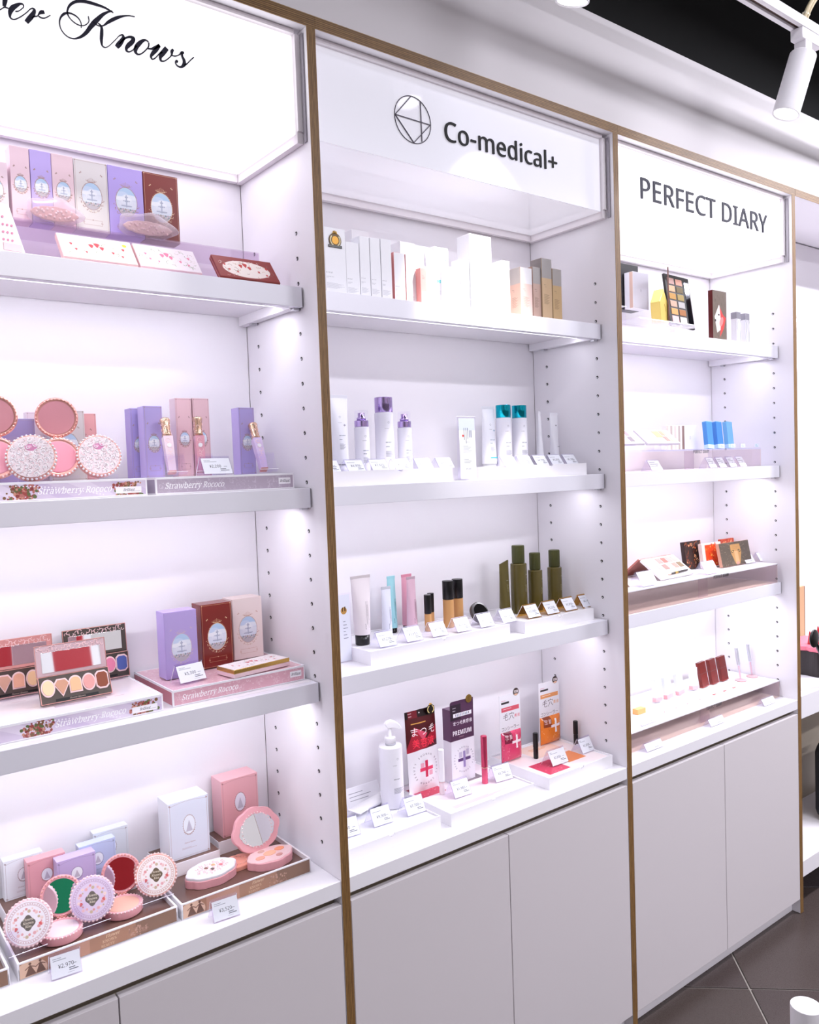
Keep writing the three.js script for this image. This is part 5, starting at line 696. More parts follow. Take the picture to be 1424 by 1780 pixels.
  { const x = 0.6731, h = 1.3161 - y, t = thing('squeeze_tube', 'dark olive tube with slanted top, left of the olive bottles', 'tube', [x, y, -0.2]), m = M.olive; const g = tubeGeo(0.0145, 0.0339, 0.02, h - 0.004, 0); const p = g.attributes.position; for (let i = 0; i < p.count; i++) p.setY(i, p.getY(i) + Math.max(0, (p.getY(i) - h * 0.6) / h) * p.getX(i) * 0.9); g.computeVertexNormals(); part(t, 'tube_body', g, m); part(t, 'cap', lathe(cylProfile(0.0125, 0, 0.02)), M.oliveCap); part(t, 'crimp', bx(0.0339, 0.005, 0.0022), m, [0, h - 0.0035, 0], [0, 0, 0.3]); decal(t, 'printed_label', 0.014, 0.05, (c, w, H, k) => { txt(c, 'BEAUTY', w * 0.3, H * 0.12, 2.2 * k, '#d9d2a8'); lines(c, w * 0.25, H * 0.3, w * 0.6, 9, 2.4 * k, '#8b8350', 0.7 * k); }, [0.001, h * 0.52, 0.0128], [-0.16, 0, 0], { clear: true }); }
  const oliveLabel = (c, w, h, k) => { txt(c, 'BEAUTY', w * 0.5, h * 0.2, 2.6 * k, '#d9d2a8', { bold: true }); txt(c, 'CARE', w * 0.56, h * 0.27, 2.2 * k, '#d9d2a8'); lines(c, w * 0.42, h * 0.42, w * 0.45, 9, 2.1 * k, '#938a55', 0.7 * k); };
  [[901.8, 947.5, 978.6, 14.2, 10.6, 'tall olive bottle with ribbed green cap, left of three', 14], [930.5, 960.3, 990.2, 12.3, 9.4, 'shorter olive bottle with ribbed green cap, middle of three', 0], [964.3, 955.3, 985, 12.4, 9.4, 'olive bottle with ribbed green cap, right of three', 0]].forEach((b, i) => {
    const x = [0.7281, 0.7923, 0.8709][i], r = [0.0222, 0.0196, 0.0202][i], h = [1.3067, 1.2819, 1.2823][i] - y, T = [1.3554, 1.3296, 1.3307][i] - y, rc = r * 0.76;
    const t = thing('lotion_bottle', b[5], 'bottle', [x, y, -0.2]); part(t, 'bottle_body', lathe([[0, 0], [r - 0.001, 0], [r, 0.001], [r, h - 0.002], [r - 0.002, h], [rc * 0.8, h], [rc * 0.8, h + 0.0015], [0, h + 0.0015]], 32), M.olive);
    part(t, 'cap', lathe([[0, h + 0.0015], [rc, h + 0.0015], [rc, T - 0.0008], [rc - 0.0008, T], [0, T]], 32), M.oliveCap); part(t, 'cap_ribs', merge([...Array(26)].map((_, j) => at(bx(0.0008, T - h - 0.004, 0.0008), rc * Math.cos(j / 26 * 2 * PI), (T + h) / 2, rc * Math.sin(j / 26 * 2 * PI)))), M.oliveCap);
    wrap(t, 'printed_label', r + 0.0003, h * 0.9, 1.9, oliveLabel, [0, h * 0.5, 0], { clear: true, ry: 0.25 });
  });
  const A = [0.1971,1.1702,-0.1344], B = [0.5821,1.1702,-0.1415], s6 = (B[0] - A[0]) / 5;
  signRow(6, A[0], s6, y, -0.114, 0.049, ['¥3,278', '¥3,850', '¥3,080', '¥2,640', '¥3,850', '¥4,180'], (i) => `clear tent price sign, ${ORD[i]} of six before the tubes on the third shelf`, { h: 0.033, run: 0.021 });
  const D0 = [0.6733,1.1702,-0.1347], D1 = [0.8884,1.1702,-0.1552], s4 = (D1[0] - D0[0]) / 3;
  signRow(4, D0[0], s4, y, -0.114, Math.min(0.049, s4 - 0.001), ['¥3,080', '¥3,520', '¥3,850', '¥4,180'], (i) => `clear tent price sign with golden back, ${ORD[i]} of four before the olive bottles`, { h: 0.033, run: 0.022, gold: true });
  { const x = 0.062, h = 1.2991 - S3, o = thing('card_stand', 'clear card stand with gold seal card beside the left post, third shelf', 'stand', [0.1289, S3, -0.16]); part(o, 'stand_sheet', bent([[-0.03, 0.0003], [-0.004, 0.0003], [-0.002, h]], 0.0012, 0.052), M.clear); decal(o, 'printed_card', 0.042, h - 0.006, (c, w, H, k) => { fill(c, w, H, '#dfe1ee'); c.fillStyle = '#b98a45'; c.beginPath(); c.arc(w * 0.62, H * 0.24, 8 * k, 0, 7); c.fill(); c.fillStyle = '#3a2414'; c.fillRect(w * 0.52, H * 0.19, 2 * k, 9 * k); c.fillRect(w * 0.66, H * 0.18, 3 * k, 10 * k); for (let i = 0; i < 6; i++) { c.fillStyle = '#4d4f66'; c.fillRect(w * 0.55, H * (0.4 + i * 0.05), (6 + (i % 3) * 3) * k, 1.1 * k); } }, [0, h / 2, 0.0006], [-0.018, 0, 0]); }
}
const clinicRing = (c, x, y, r, col, k) => { c.save(); const s = 'SHONAN BEAUTY SHONAN BEAUTY '; for (let i = 0; i < s.length; i++) { const a = i / s.length * 2 * PI - 2.2; c.save(); c.translate(x + r * Math.cos(a), y + r * Math.sin(a)); c.rotate(a + PI / 2); txt(c, s[i], 0, 0, r * 0.2, col, { al: 'center' }); c.restore(); } c.restore(); };
const plus = (c, x, y, s, t, a, b) => { c.fillStyle = a; c.fillRect(x - s, y - t, 2 * s, 2 * t); c.fillStyle = b; c.fillRect(x - t, y - s, 2 * t, 2 * s); };
{ // counter
  const tr = (lab, bl, br, h, draw) => { whiteTray(lab, bl, br, 0.222, h, null, draw); };
  const e1 = [0.3032,0.7450,-0.0492], f0 = [0.3265,0.7450,-0.0390], f1 = [0.6001,0.7450,-0.0406], g0 = [0.6508,0.7450,-0.0332], g1 = [0.9275,0.7450,-0.0367];
  const y = CT + 0.0275, h = 0.0315, ZF = [e1[2], (f0[2] + f1[2]) / 2, (g0[2] + g1[2]) / 2];
  whiteTray('white display tray under the pump bottle, left on the middle counter', [0.026, CT, ZF[0]], e1[0] - 0.026, 0.215, h, null, (c, w, H, k) => { fill(c, w, H, '#eeeef6'); txt(c, 'Co-medical+', w * 0.1, H * 0.15, 5 * k, '#a5a8b4'); lines(c, w * 0.1, H * 0.3, w * 0.5, 3, 5 * k, '#c5c7d1', 1 * k); });
  whiteTray('white display tray under the red pouch and premium box, middle of the counter', [f0[0], CT, ZF[1]], f1[0] - f0[0], 0.215, h, null, (c, w, H, k) => { fill(c, w, H, '#f0e0e8'); c.fillStyle = '#c23b55'; c.fillRect(w * 0.02, H * 0.1, w * 0.3, H * 0.33); for (let i = 0; i < 50; i++) { c.fillStyle = ['#e07a8c', '#9d2440', '#d85a72'][i % 3]; c.beginPath(); c.arc(w * (0.03 + rnd() * 0.28), H * (0.11 + rnd() * 0.31), (0.6 + rnd() * 2) * k, 0, 7); c.fill(); } c.fillStyle = '#7d6f78'; c.fillRect(w * 0.52, H * 0.1, w * 0.3, H * 0.3); lines(c, w * 0.55, H * 0.2, w * 0.22, 5, 4 * k, '#b9adb6', 1.2 * k); plus(c, w * 0.4, H * 0.48, 9 * k, 1.4 * k, '#e8788e', '#e8788e'); lines(c, w * 0.1, H * 0.86, w * 0.75, 4, 3.4 * k, '#dd9fb0', 1 * k); });
  whiteTray('white display tray under the pink and orange blister packs, right on the middle counter', [g0[0], CT, ZF[2]], 0.25, 0.222, h, null, (c, w, H, k) => { fill(c, w, H, '#f3e6e6'); c.fillStyle = '#f3d3c4'; c.fillRect(w * 0.34, H * 0.02, w * 0.5, H * 0.42); c.fillStyle = '#cf3a5c'; c.fillRect(w * 0.08, H * 0.55, w * 0.34, H * 0.38); c.fillStyle = '#e88a55'; c.fillRect(w * 0.52, H * 0.5, w * 0.3, H * 0.3); for (let i = 0; i < 46; i++) { c.fillStyle = ['#e77a90', '#b52c4c'][i % 2]; c.beginPath(); c.arc(w * (0.09 + rnd() * 0.32), H * (0.56 + rnd() * 0.36), (0.6 + rnd() * 1.6) * k, 0, 7); c.fill(); } lines(c, w * 0.06, H * 0.1, w * 0.26, 3, 6 * k, '#d6707c', 2.4 * k); lines(c, w * 0.45, H * 0.14, w * 0.3, 3, 6 * k, '#e2924f', 2.4 * k); });
  { const x = 0.2735, z = -0.178, r = 0.0282, hb = 0.9213 - y, T = 0.9777 - y, t = thing('pump_bottle', 'large white pump bottle with chrome collar at left of the middle counter', 'bottle', [0.2614, y, z]);
    part(t, 'bottle_body', lathe([[0, 0], [r - 0.003, 0], [r, 0.003], [r, hb - 0.004], [r - 0.002, hb - 0.001], [r * 0.5, hb], [0, hb]], 40), M.frostB ??= tinted(0xeceaf0, 0.22));
    part(t, 'collar', lathe([[0, hb], [r * 0.46, hb], [r * 0.46, hb + 0.005], [r * 0.44, hb + 0.005], [0, hb + 0.005]], 28), M.pin); part(t, 'pump_neck', lathe([[0, hb + 0.005], [r * 0.47, hb + 0.005], [r * 0.47, hb + 0.017], [r * 0.4, hb + 0.019], [r * 0.17, hb + 0.02], [r * 0.17, T - 0.012], [0, T - 0.012]], 28), M.white);
    const s = new THREE.Shape(); s.moveTo(-0.011, 0.006); s.quadraticCurveTo(-0.006, 0.013, 0.004, 0.012); s.quadraticCurveTo(0.022, 0.006, 0.027, -0.008); s.lineTo(0.021, -0.008); s.quadraticCurveTo(0.012, -0.004, 0.006, -0.003); s.lineTo(-0.006, -0.003); s.closePath();
    part(t, 'pump_head', new THREE.ExtrudeGeometry(s, { depth: 0.009, bevelEnabled: true, bevelSize: 0.0015, bevelThickness: 0.0025, bevelSegments: 3 }).translate(0, 0, -0.0045), M.white, [0, T - 0.012, 0], [0, -0.35, 0]);
    wrap(t, 'printed_label', r + 0.0003, hb * 0.86, 1.9, cleanLabel('BODY MILK', '', '#4a4540'), [0, hb * 0.5, 0], { clear: true, ry: 0.25 }); }
  { const o = thing('skincare_tube', 'white tube lying flat on the left tray behind the price signs', 'tube', [0.2508 - 0.03, y + 0.0005, -0.2], 0.25); part(o, 'tube_body', at(tubeGeo(0.013, 0.042, 0.018, 0.115, 0), 0, 0, 0), tinted(0xe9e7ea, 0.35), [0.05, 0.0135, 0], [PI / 2, 0, PI / 2]); part(o, 'cap', at(lathe(cylProfile(0.0115, 0, 0.018)), 0, 0, 0), M.white, [0.05, 0.0135, 0], [PI / 2, 0, PI / 2]); part(o, 'crimp', bx(0.006, 0.0022, 0.042), M.white, [-0.067, 0.0135, 0]); }
  { const o = thing('leaflet', 'white product leaflet leaning at the back of the left tray', 'leaflet', [0.2112, y, -0.222]); part(o, 'sheet', bx(0.1, 0.05, 0.0012), M.whiteMatte, [0, 0.024, -0.006], [-0.5, 0, 0]); decal(o, 'printed_front', 0.096, 0.046, (c, w, H, k) => { fill(c, w, H, '#e6e4ea'); lines(c, w * 0.1, H * 0.25, w * 0.7, 3, 8 * k, '#8f8d96', 1.4 * k); }, [0, 0.0244, -0.0051], [-0.5, 0, 0]); }
  // red pouch
  const pouch = (w, h, th) => { const g = new THREE.PlaneGeometry(w, h, 14, 18), p = g.attributes.position, f = g.clone(), q = f.attributes.position; for (let i = 0; i < p.count; i++) { const u = p.getX(i) / w * 2, v = p.getY(i) / h * 2, b = th * (1 - u * u) * (1 - v * v * v * v) * (v > 0.72 ? Math.max(0, (0.9 - v) / 0.18) : 1) + 0.0006 * Math.sin(u * 9 + v * 5) * (1 - u * u) + 0.0007; p.setZ(i, b); q.setZ(i, -b * 0.7); } f.index.array.reverse(); g.computeVertexNormals(); f.computeVertexNormals(); return [g, f]; };
  { const z = -0.2, x0 = 0.3286, x1 = 0.4235, w = x1 - x0, h = 0.9756 - y, o = thing('foil_pouch', 'red and white eyelash serum pouch with gold crown seal, left of the premium box', 'pouch', [(x0 + x1) / 2, y, z]);
    const draw = (c, W, H, k) => { fill(c, W, H, '#efedf2'); c.fillStyle = '#4a0d14'; c.fillRect(0, 0, W, H * 0.48); c.fillStyle = '#a81f33'; c.beginPath(); c.moveTo(0, H * 0.45); c.lineTo(W * 0.25, H * 0.2); c.lineTo(W * 0.62, H * 0.36); c.lineTo(W, H * 0.22); c.lineTo(W, H * 0.4); c.lineTo(W * 0.6, H * 0.47); c.lineTo(0, H * 0.5); c.fill(); c.fillStyle = '#d8506a'; c.beginPath(); c.moveTo(W * 0.25, H * 0.2); c.lineTo(W * 0.66, H * 0.3); c.lineTo(W * 0.5, H * 0.38); c.fill(); c.fillStyle = '#1a0a0c'; c.fillRect(0, 0, W, H * 0.09); c.fillStyle = '#6a1420'; c.fillRect(W * 0.1, 0, W * 0.3, H * 0.09); txt(c, 'Eyelash', W * 0.1, H * 0.035, 3 * k, '#f4eef0', { bold: true }); txt(c, 'Serum', W * 0.12, H * 0.07, 3 * k, '#f4eef0', { bold: true }); c.fillStyle = '#f4f0f2'; c.beginPath(); c.arc(W * 0.48, H * 0.04, 2 * k, 0, 7); c.fill(); lines(c, W * 0.16, H * 0.15, W * 0.8, 1, 3 * k, '#cf9a4a', 2.4 * k); kana(c, ['ma', 'tsu', 'ge'], W * 0.12, H * 0.2, W * 0.24, '#fbf3f4', 1.9 * k, 1.2); kana(c, ['bi', 'yo', 'eki'], W * 0.15, H * 0.345, W * 0.24, '#ff3b52', 1.9 * k, 1.05); clinicRing(c, W * 0.55, H * 0.73, W * 0.36, '#5d4d5a', k); c.fillStyle = '#e8a6b8'; c.fillRect(W * 0.36, H * 0.65, W * 0.12, H * 0.07); c.fillRect(W * 0.64, H * 0.76, W * 0.12, H * 0.06); plus(c, W * 0.56, H * 0.73, W * 0.22, W * 0.045, '#e43a63', '#d0234e'); txt(c, 'Clinic', W * 0.5, H * 0.95, 3 * k, '#5d5a66', { skew: 0.2 }); };
    const [gf, gb] = pouch(w, h, 0.008), pr = printed(w, h, draw); part(o, 'pouch_front', remap(gf, pr), matOf(pr.p, 0.3), [0, h / 2, -0.004], [-0.05, 0, 0]); part(o, 'pouch_back', gb, tinted(0xd9d6de, 0.35), [0, h / 2, -0.004], [-0.05, 0, 0]);
    const s = part(o, 'crown_seal', cyl(0.0125, 0.0125, 0.0008, 28), tinted(0x1c150e, 0.35), [w * 0.3, h - 0.004, 0.0005], [PI / 2, 0, 0]); part(s, 'laurel', merge([...Array(14)].map((_, i) => { const a = (i < 7 ? -0.9 + i * 0.3 : PI - 0.9 + (i - 7) * 0.3); return at(new THREE.SphereGeometry(0.0014, 8, 5).scale(1, 0.4, 1.7), 0.0095 * Math.cos(a), 0.0006, 0.0095 * Math.sin(a), 0, -a, 0); })), tinted(0xd9c483, 0.35)); part(s, 'crown', merge([-1, 0, 1].map((i) => at(cyl(0.0006, 0.002, 0.004, 8), i * 0.0026, 0, -0.0135, -PI / 2))), M.gold); }
  { const z = -0.178, x0 = 0.4491, x1 = 0.5274, w = x1 - x0, h = 0.9829 - y, o = thing('carton', 'purple and white premium eyelash serum box with gold seal', 'box', [(x0 + x1) / 2, y, z - 0.015]);
    part(o, 'box_body', bx(w, h * 0.9, 0.03), tinted(0xe3dfe8, 0.4), [0, h * 0.45, 0]); part(o, 'purple_band', bx(w + 0.0004, h * 0.385, 0.0304), tinted(0x5c3858, 0.35), [0, h * 0.7077, 0]);
    const s = new THREE.Shape(), a = w / 2, r = 0.007; s.moveTo(-a, 0); s.lineTo(a, 0); s.lineTo(a, h * 0.1); s.lineTo(-a + r, h * 0.1); s.absarc(-a + r, h * 0.1 - r, r, PI / 2, PI, false); s.closePath(); part(o, 'hang_tab', new THREE.ExtrudeGeometry(s, { depth: 0.0006, bevelEnabled: false }), tinted(0x4a2c48, 0.35), [0, h * 0.9, 0.0148]);
    decal(o, 'printed_front', w - 0.001, h - 0.009, (c, W, H, k) => { fill(c, W, H, '#e9e7ef'); c.fillStyle = '#52304e'; c.fillRect(0, 0, W, H * 0.46); c.fillStyle = '#2b1c2c'; c.fillRect(0, 0, W * 0.45, H * 0.2); txt(c, 'Eyelash', W * 0.1, H * 0.05, 3 * k, '#f2eef4', { bold: true }); txt(c, 'Serum', W * 0.1, H * 0.085, 3 * k, '#f2eef4', { bold: true }); c.fillStyle = '#f0eef4'; c.fillRect(W * 0.12, H * 0.115, W * 0.8, H * 0.05); for (let i = 0; i < 9; i++) { c.fillStyle = i % 2 ? '#34608c' : '#2c2840'; c.fillRect(W * (0.22 + i * 0.07), H * 0.125, 1.7 * k, H * 0.03); } kana(c, ['ma', 'tsu', 'ge', 'bi', 'yo', 'eki'], W * 0.1, H * 0.215, W * 0.135, '#f7f2f8', 1.1 * k, 1.04); txt(c, 'PREMIUM', W * 0.07, H * 0.395, W * 0.215, '#f8f4fa', { bold: true, sx: 0.83 }); lines(c, W * 0.35, H * 0.42, W * 0.35, 1, 2 * k, '#c9a2a8', 1 * k); clinicRing(c, W * 0.53, H * 0.72, W * 0.38, '#6d6a7a', k); c.fillStyle = '#c3bcd2'; c.fillRect(W * 0.32, H * 0.62, W * 0.14, H * 0.07); c.fillRect(W * 0.64, H * 0.6, W * 0.12, H * 0.07); plus(c, W * 0.55, H * 0.72, W * 0.27, W * 0.05, '#5a3f74', '#9c8cc0'); }, [0, (h - 0.009) / 2 + 0.0004, 0.01545]);
    const q = part(o, 'gold_seal', cyl(0.0105, 0.0105, 0.0008, 28), M.gold, [w * 0.3, h - 0.001, 0.0166], [PI / 2, 0, 0]); part(q, 'seal_mark', merge([at(bx(0.0012, 0.0006, 0.009), -0.002, 0.0006, 0, 0, 0.3), at(bx(0.0012, 0.0006, 0.009), 0.002, 0.0006, 0, 0, -0.3)]), tinted(0x6b4c12, 0.4)); }
  const stick = (name, cat, lab, x, z, r, h, split, m1, m2, lipM) => { const t = thing(name, lab, cat, [x, y, z]); part(t, 'bottle_body', lathe(cylProfile(r * 0.94, 0, split)), m1); part(t, 'cap', lathe(cylProfile(r, split, h)), m2); if (lipM) part(t, 'cap_ring', lathe([[r * 0.98, split - 0.002], [r * 1.03, split - 0.002], [r * 1.03, split], [r * 0.98, split], [r * 0.98, split - 0.002]], 24), lipM); };
  stick('eyelash_serum', 'serum', 'slim white serum bottle with pink print, between pouch and premium box', 0.3926, -0.15, 0.0073, 0.8846 - y, 0.032, tinted(0xf1dfe3, 0.3), M.white, M.rosePale);
  stick('eyelash_serum', 'serum', 'shiny pink mascara tube standing right of the premium box', 0.5168, -0.13, 0.0081, 0.8951 - y, 0.043, tinted(0xe05a7c, 0.2, { metalness: 0.3 }), tinted(0xcc4468, 0.16, { metalness: 0.5 }), M.rose);
  stick('concealer_stick', 'concealer', 'black concealer stick standing before the pink blister pack', 0.7389, -0.165, 0.0072, 0.8434 - y, 0.03, M.jet, M.jet);
  stick('concealer_stick', 'concealer', 'black concealer stick standing before the orange blister pack', 0.9023, -0.165, 0.0069, 0.8409 - y, 0.03, M.jet, M.jet);
  const blister = (lab, x0, x1, top, z, main, dark, strap) => { const w = x1 - x0, h = top - y, o = thing('blister_pack', lab, 'pack', [(x0 + x1) / 2, y, z]); part(o, 'card', bx(w, h, 0.0012, 0.0003), M.whiteMatte, [0, h / 2, 0]);
    decal(o, 'printed_front', w - 0.001, h * 0.58, (c, W, H, k) => { fill(c, W, H, '#ecebf1'); lines(c, W * 0.08, H * 0.13, W * 0.34, 1, 2 * k, '#c46', 0.8 * k); c.fillStyle = '#2c2226'; c.fillRect(W * 0.08, H * 0.17, W * 0.38, H * 0.05); c.fillStyle = strap; c.fillRect(W * 0.08, H * 0.31, W * 0.86, H * 0.11); lines(c, W * 0.15, H * 0.35, W * 0.7, 1, 2 * k, '#fff', 1 * k); kana(c, ['ge', 'ana'], W * 0.14, H * 0.46, W * 0.27, main === 0xe2543f ? '#5a2a1a' : '#3a2a30', 1.3 * k, 1.05); kana(c, ['bi', 'eki'], W * 0.7, H * 0.53, W * 0.13, strap, 0.8 * k, 1.1); kana(c, ['ko', 'n', 'shi', 'bar', 'ra', 'bar'], W * 0.06, H * 0.8, W * 0.14, '#4a3a40', 0.9 * k, 1.04); }, [0, h * 0.7, 0.0008]);
    const g = new THREE.PlaneGeometry(w * 0.96, h * 0.44, 10, 14), p = g.attributes.position; for (let i = 0; i < p.count; i++) { const u = p.getX(i) / w * 2, v = p.getY(i) / (h * 0.22); p.setZ(i, 0.011 * (1 - u ** 4) * (1 - v ** 8) + 0.0004 + 0.0008 * Math.sin(u * 8 + v * 9) * (1 - u * u) * (1 - v * v)); } g.computeVertexNormals();
    const pr = printed(w * 0.96, h * 0.44, (c, W, H, k) => { fill(c, W, H, main === 'p' ? '#d8436b' : '#e07a26'); c.fillStyle = dark; c.fillRect(W * 0.1, 0, W * 0.36, H * 0.36); for (let i = 0; i < 40; i++) { c.strokeStyle = main === 'p' ? ['#f08aa2', '#b0254c', '#f6b8c4'][i % 3] : ['#f2a860', '#b0520f', '#f5c48a'][i % 3]; c.lineWidth = (0.5 + rnd()) * k; c.beginPath(); const X = rnd() * W, Y = rnd() * H; c.moveTo(X, Y); c.lineTo(X + (rnd() - 0.5) * 9 * k, Y + (rnd() - 0.5) * 9 * k); c.stroke(); } kana(c, ['mitsu', 'chaku'], W * 0.12, H * 0.08, W * 0.16, '#f7e3e6', 0.8 * k, 1.1); plus(c, W * 0.66, H * 0.35, W * 0.24, W * 0.045, '#f8eaf0', '#fbf2f5'); }); part(o, 'blister', remap(g, pr), matOf(pr.p, 0.2), [0, h * 0.225, 0.0005]);
    const s = part(o, 'round_seal', cyl(0.0105, 0.0105, 0.0008, 28), tinted(0x33201c, 0.4), [w * 0.3, h + 0.001, 0.0012], [PI / 2, 0, 0]); decal(s, 'seal_print', 0.02, 0.02, (c, W, H, k) => { fill(c, W, H, '#33201c'); kana(c, ['mitsu', 'chaku'], W * 0.12, H * 0.26, W * 0.38, '#f4eeee', 1 * k, 1.05); c.fillStyle = '#e3b79a'; c.beginPath(); c.ellipse(W / 2, H * 0.95, W * 0.5, H * 0.22, 0, 0, 7); c.fill(); }, [0, 0.0007, 0], [-PI / 2, 0, 0], { round: true }); };
  blister('pink concealer blister pack with round brown seal standing at the back', 0.6405, 0.7184, 0.9567, -0.2, 'p', '#7a1d38', '#dd5a6c');
  blister('orange concealer blister pack with round brown seal, at the back right', 0.8176, 0.9029, 0.9512, -0.225, 'o', '#8a3a12', '#e59a5c');
  const ps = (lab, price, a, b, head) => priceSign(lab, price, [a[0], y, a[2]], [b[0], y, b[2]], { h: 0.038, run: 0.02, head });
  ps('price sign of 9,900 yen on the left white tray', '¥9,900', [0.1550,0.7725,-0.1051], [0.2072,0.7725,-0.1020], '');
  ps('price sign of 7,700 yen at the foot of the pump bottle', '¥7,700', [0.2462,0.7725,-0.0997], [0.3002,0.7725,-0.0976], '');
  ps('price sign cut off by the left post on the left white tray', '¥5,500', [0.0533,0.7725,-0.1055], [0.1173,0.7725,-0.1002], '');
  ps('price sign of 1,980 yen before the red pouch', '¥1,980', [0.3926,0.7725,-0.1031], [0.4467,0.7725,-0.1008], 'SERUM');
  ps('price sign of 3,740 yen before the pink mascara tube', '¥3,740', [0.5349,0.7725,-0.1091], [0.5914,0.7725,-0.1038], 'SERUM');
  ps('price sign of 1,650 yen before the pink blister pack', '¥1,650', [0.7203,0.7725,-0.0881], [0.7833,0.7725,-0.0871], 'COVER');
  ps('price sign of 1,650 yen before the orange blister pack', '¥1,650', [0.8506,0.7725,-0.0966], [0.9028,0.7725,-0.0978], 'COVER');
}
// ================================================================== RIGHT CABINET
function clearRiser(label, x0, x1, y, z, d, h, o = {}) {
  const w = x1 - x0, t = thing('acrylic_riser', label, 'riser', [(x0 + x1) / 2, y, z - d / 2]);
  part(t, 'top_plate', bx(w, 0.004, d, 0.0006), o.top ?? M.white, [0, h - 0.002, 0]); part(t, 'front_sheet', bx(w - 0.002, h - 0.005, 0.002, 0.0004), o.front ?? M.beigeAcrylic, [0, (h - 0.005) / 2 + 0.0004, d / 2 - 0.001]);
  for (const s of [-1, 1]) part(t, 'side_sheet', bx(0.002, h - 0.005, d - 0.005, 0.0004), M.acrylic, [s * (w / 2 - 0.001), (h - 0.005) / 2 + 0.0004, 0]);
  part(t, 'support', bx(0.05, h - 0.0052, 0.002, 0.0004), M.smoke, [0.02, (h - 0.005) / 2 + 0.0004, d / 2 - 0.02]);
  const txtw = o.tw ?? 0.13; decal(t, 'lettering', txtw, 0.016, (c, W, H, k) => { txt(c, 'PERFECT DIARY', W / 2, H * 0.82, H * 0.86, '#1c1b24', { al: 'center', sx: 0.86, bold: true }); }, [o.tx ?? 0, h - 0.008 + (o.ty ?? 0), d / 2 + 0.0004], [0, 0, 0], { clear: true });
  return t;
}
const grid = (parent, nx, ny, w, h, cols, z, gap = 0.0035) => { const pw = w / nx - gap, ph = h / ny - gap, g = bx(pw, ph, 0.0016, 0.0004), rim = bx(pw + 0.0018, ph + 0.0018, 0.0008, 0.0003); for (let j = 0; j < ny; j++) for (let i = 0; i < nx; i++) { const x = (i + 0.5) * w / nx - w / 2, y = h / 2 - (j + 0.5) * h / ny; part(parent, 'pan', g, tinted(cols[(j * nx + i) % cols.length], 0.75), [x, y, z + 0.0006]); } };
const tinySign = (label, x, y, z, w, h = 0.03, dark = false) => { const t = thing('price_sign', label, 'sign', [x, y, z]); const run = h * 0.6, L = Math.hypot(h, run), a = Math.atan2(run, h); part(t, 'holder', bent([[-2 * run, 0.0001], [-run, h], [0, 0.0001]], 0.001, w), M.acrylic); decal(t, 'price_card', w - 0.003, L - 0.004, (c, W, H, k) => { fill(c, W, H, '#f4f4fa'); if (dark) { c.fillStyle = '#8f8894'; c.fillRect(0, 0, W, H * 0.66); lines(c, W * 0.1, H * 0.16, W * 0.8, 3, 6 * k, '#4e4854', 2.4 * k); } lines(c, W * 0.1, H * 0.5, W * 0.7, 2, 4 * k, '#b4b6c2', 1.4 * k); lines(c, W * 0.5, H * 0.75, W * 0.4, 1, 4 * k, '#9a9cab', 1.4 * k); }, [0, h / 2 + 0.001, -run / 2 + 0.0016], [-a, 0, 0], { key: 'tiny' + dark }); return t; };
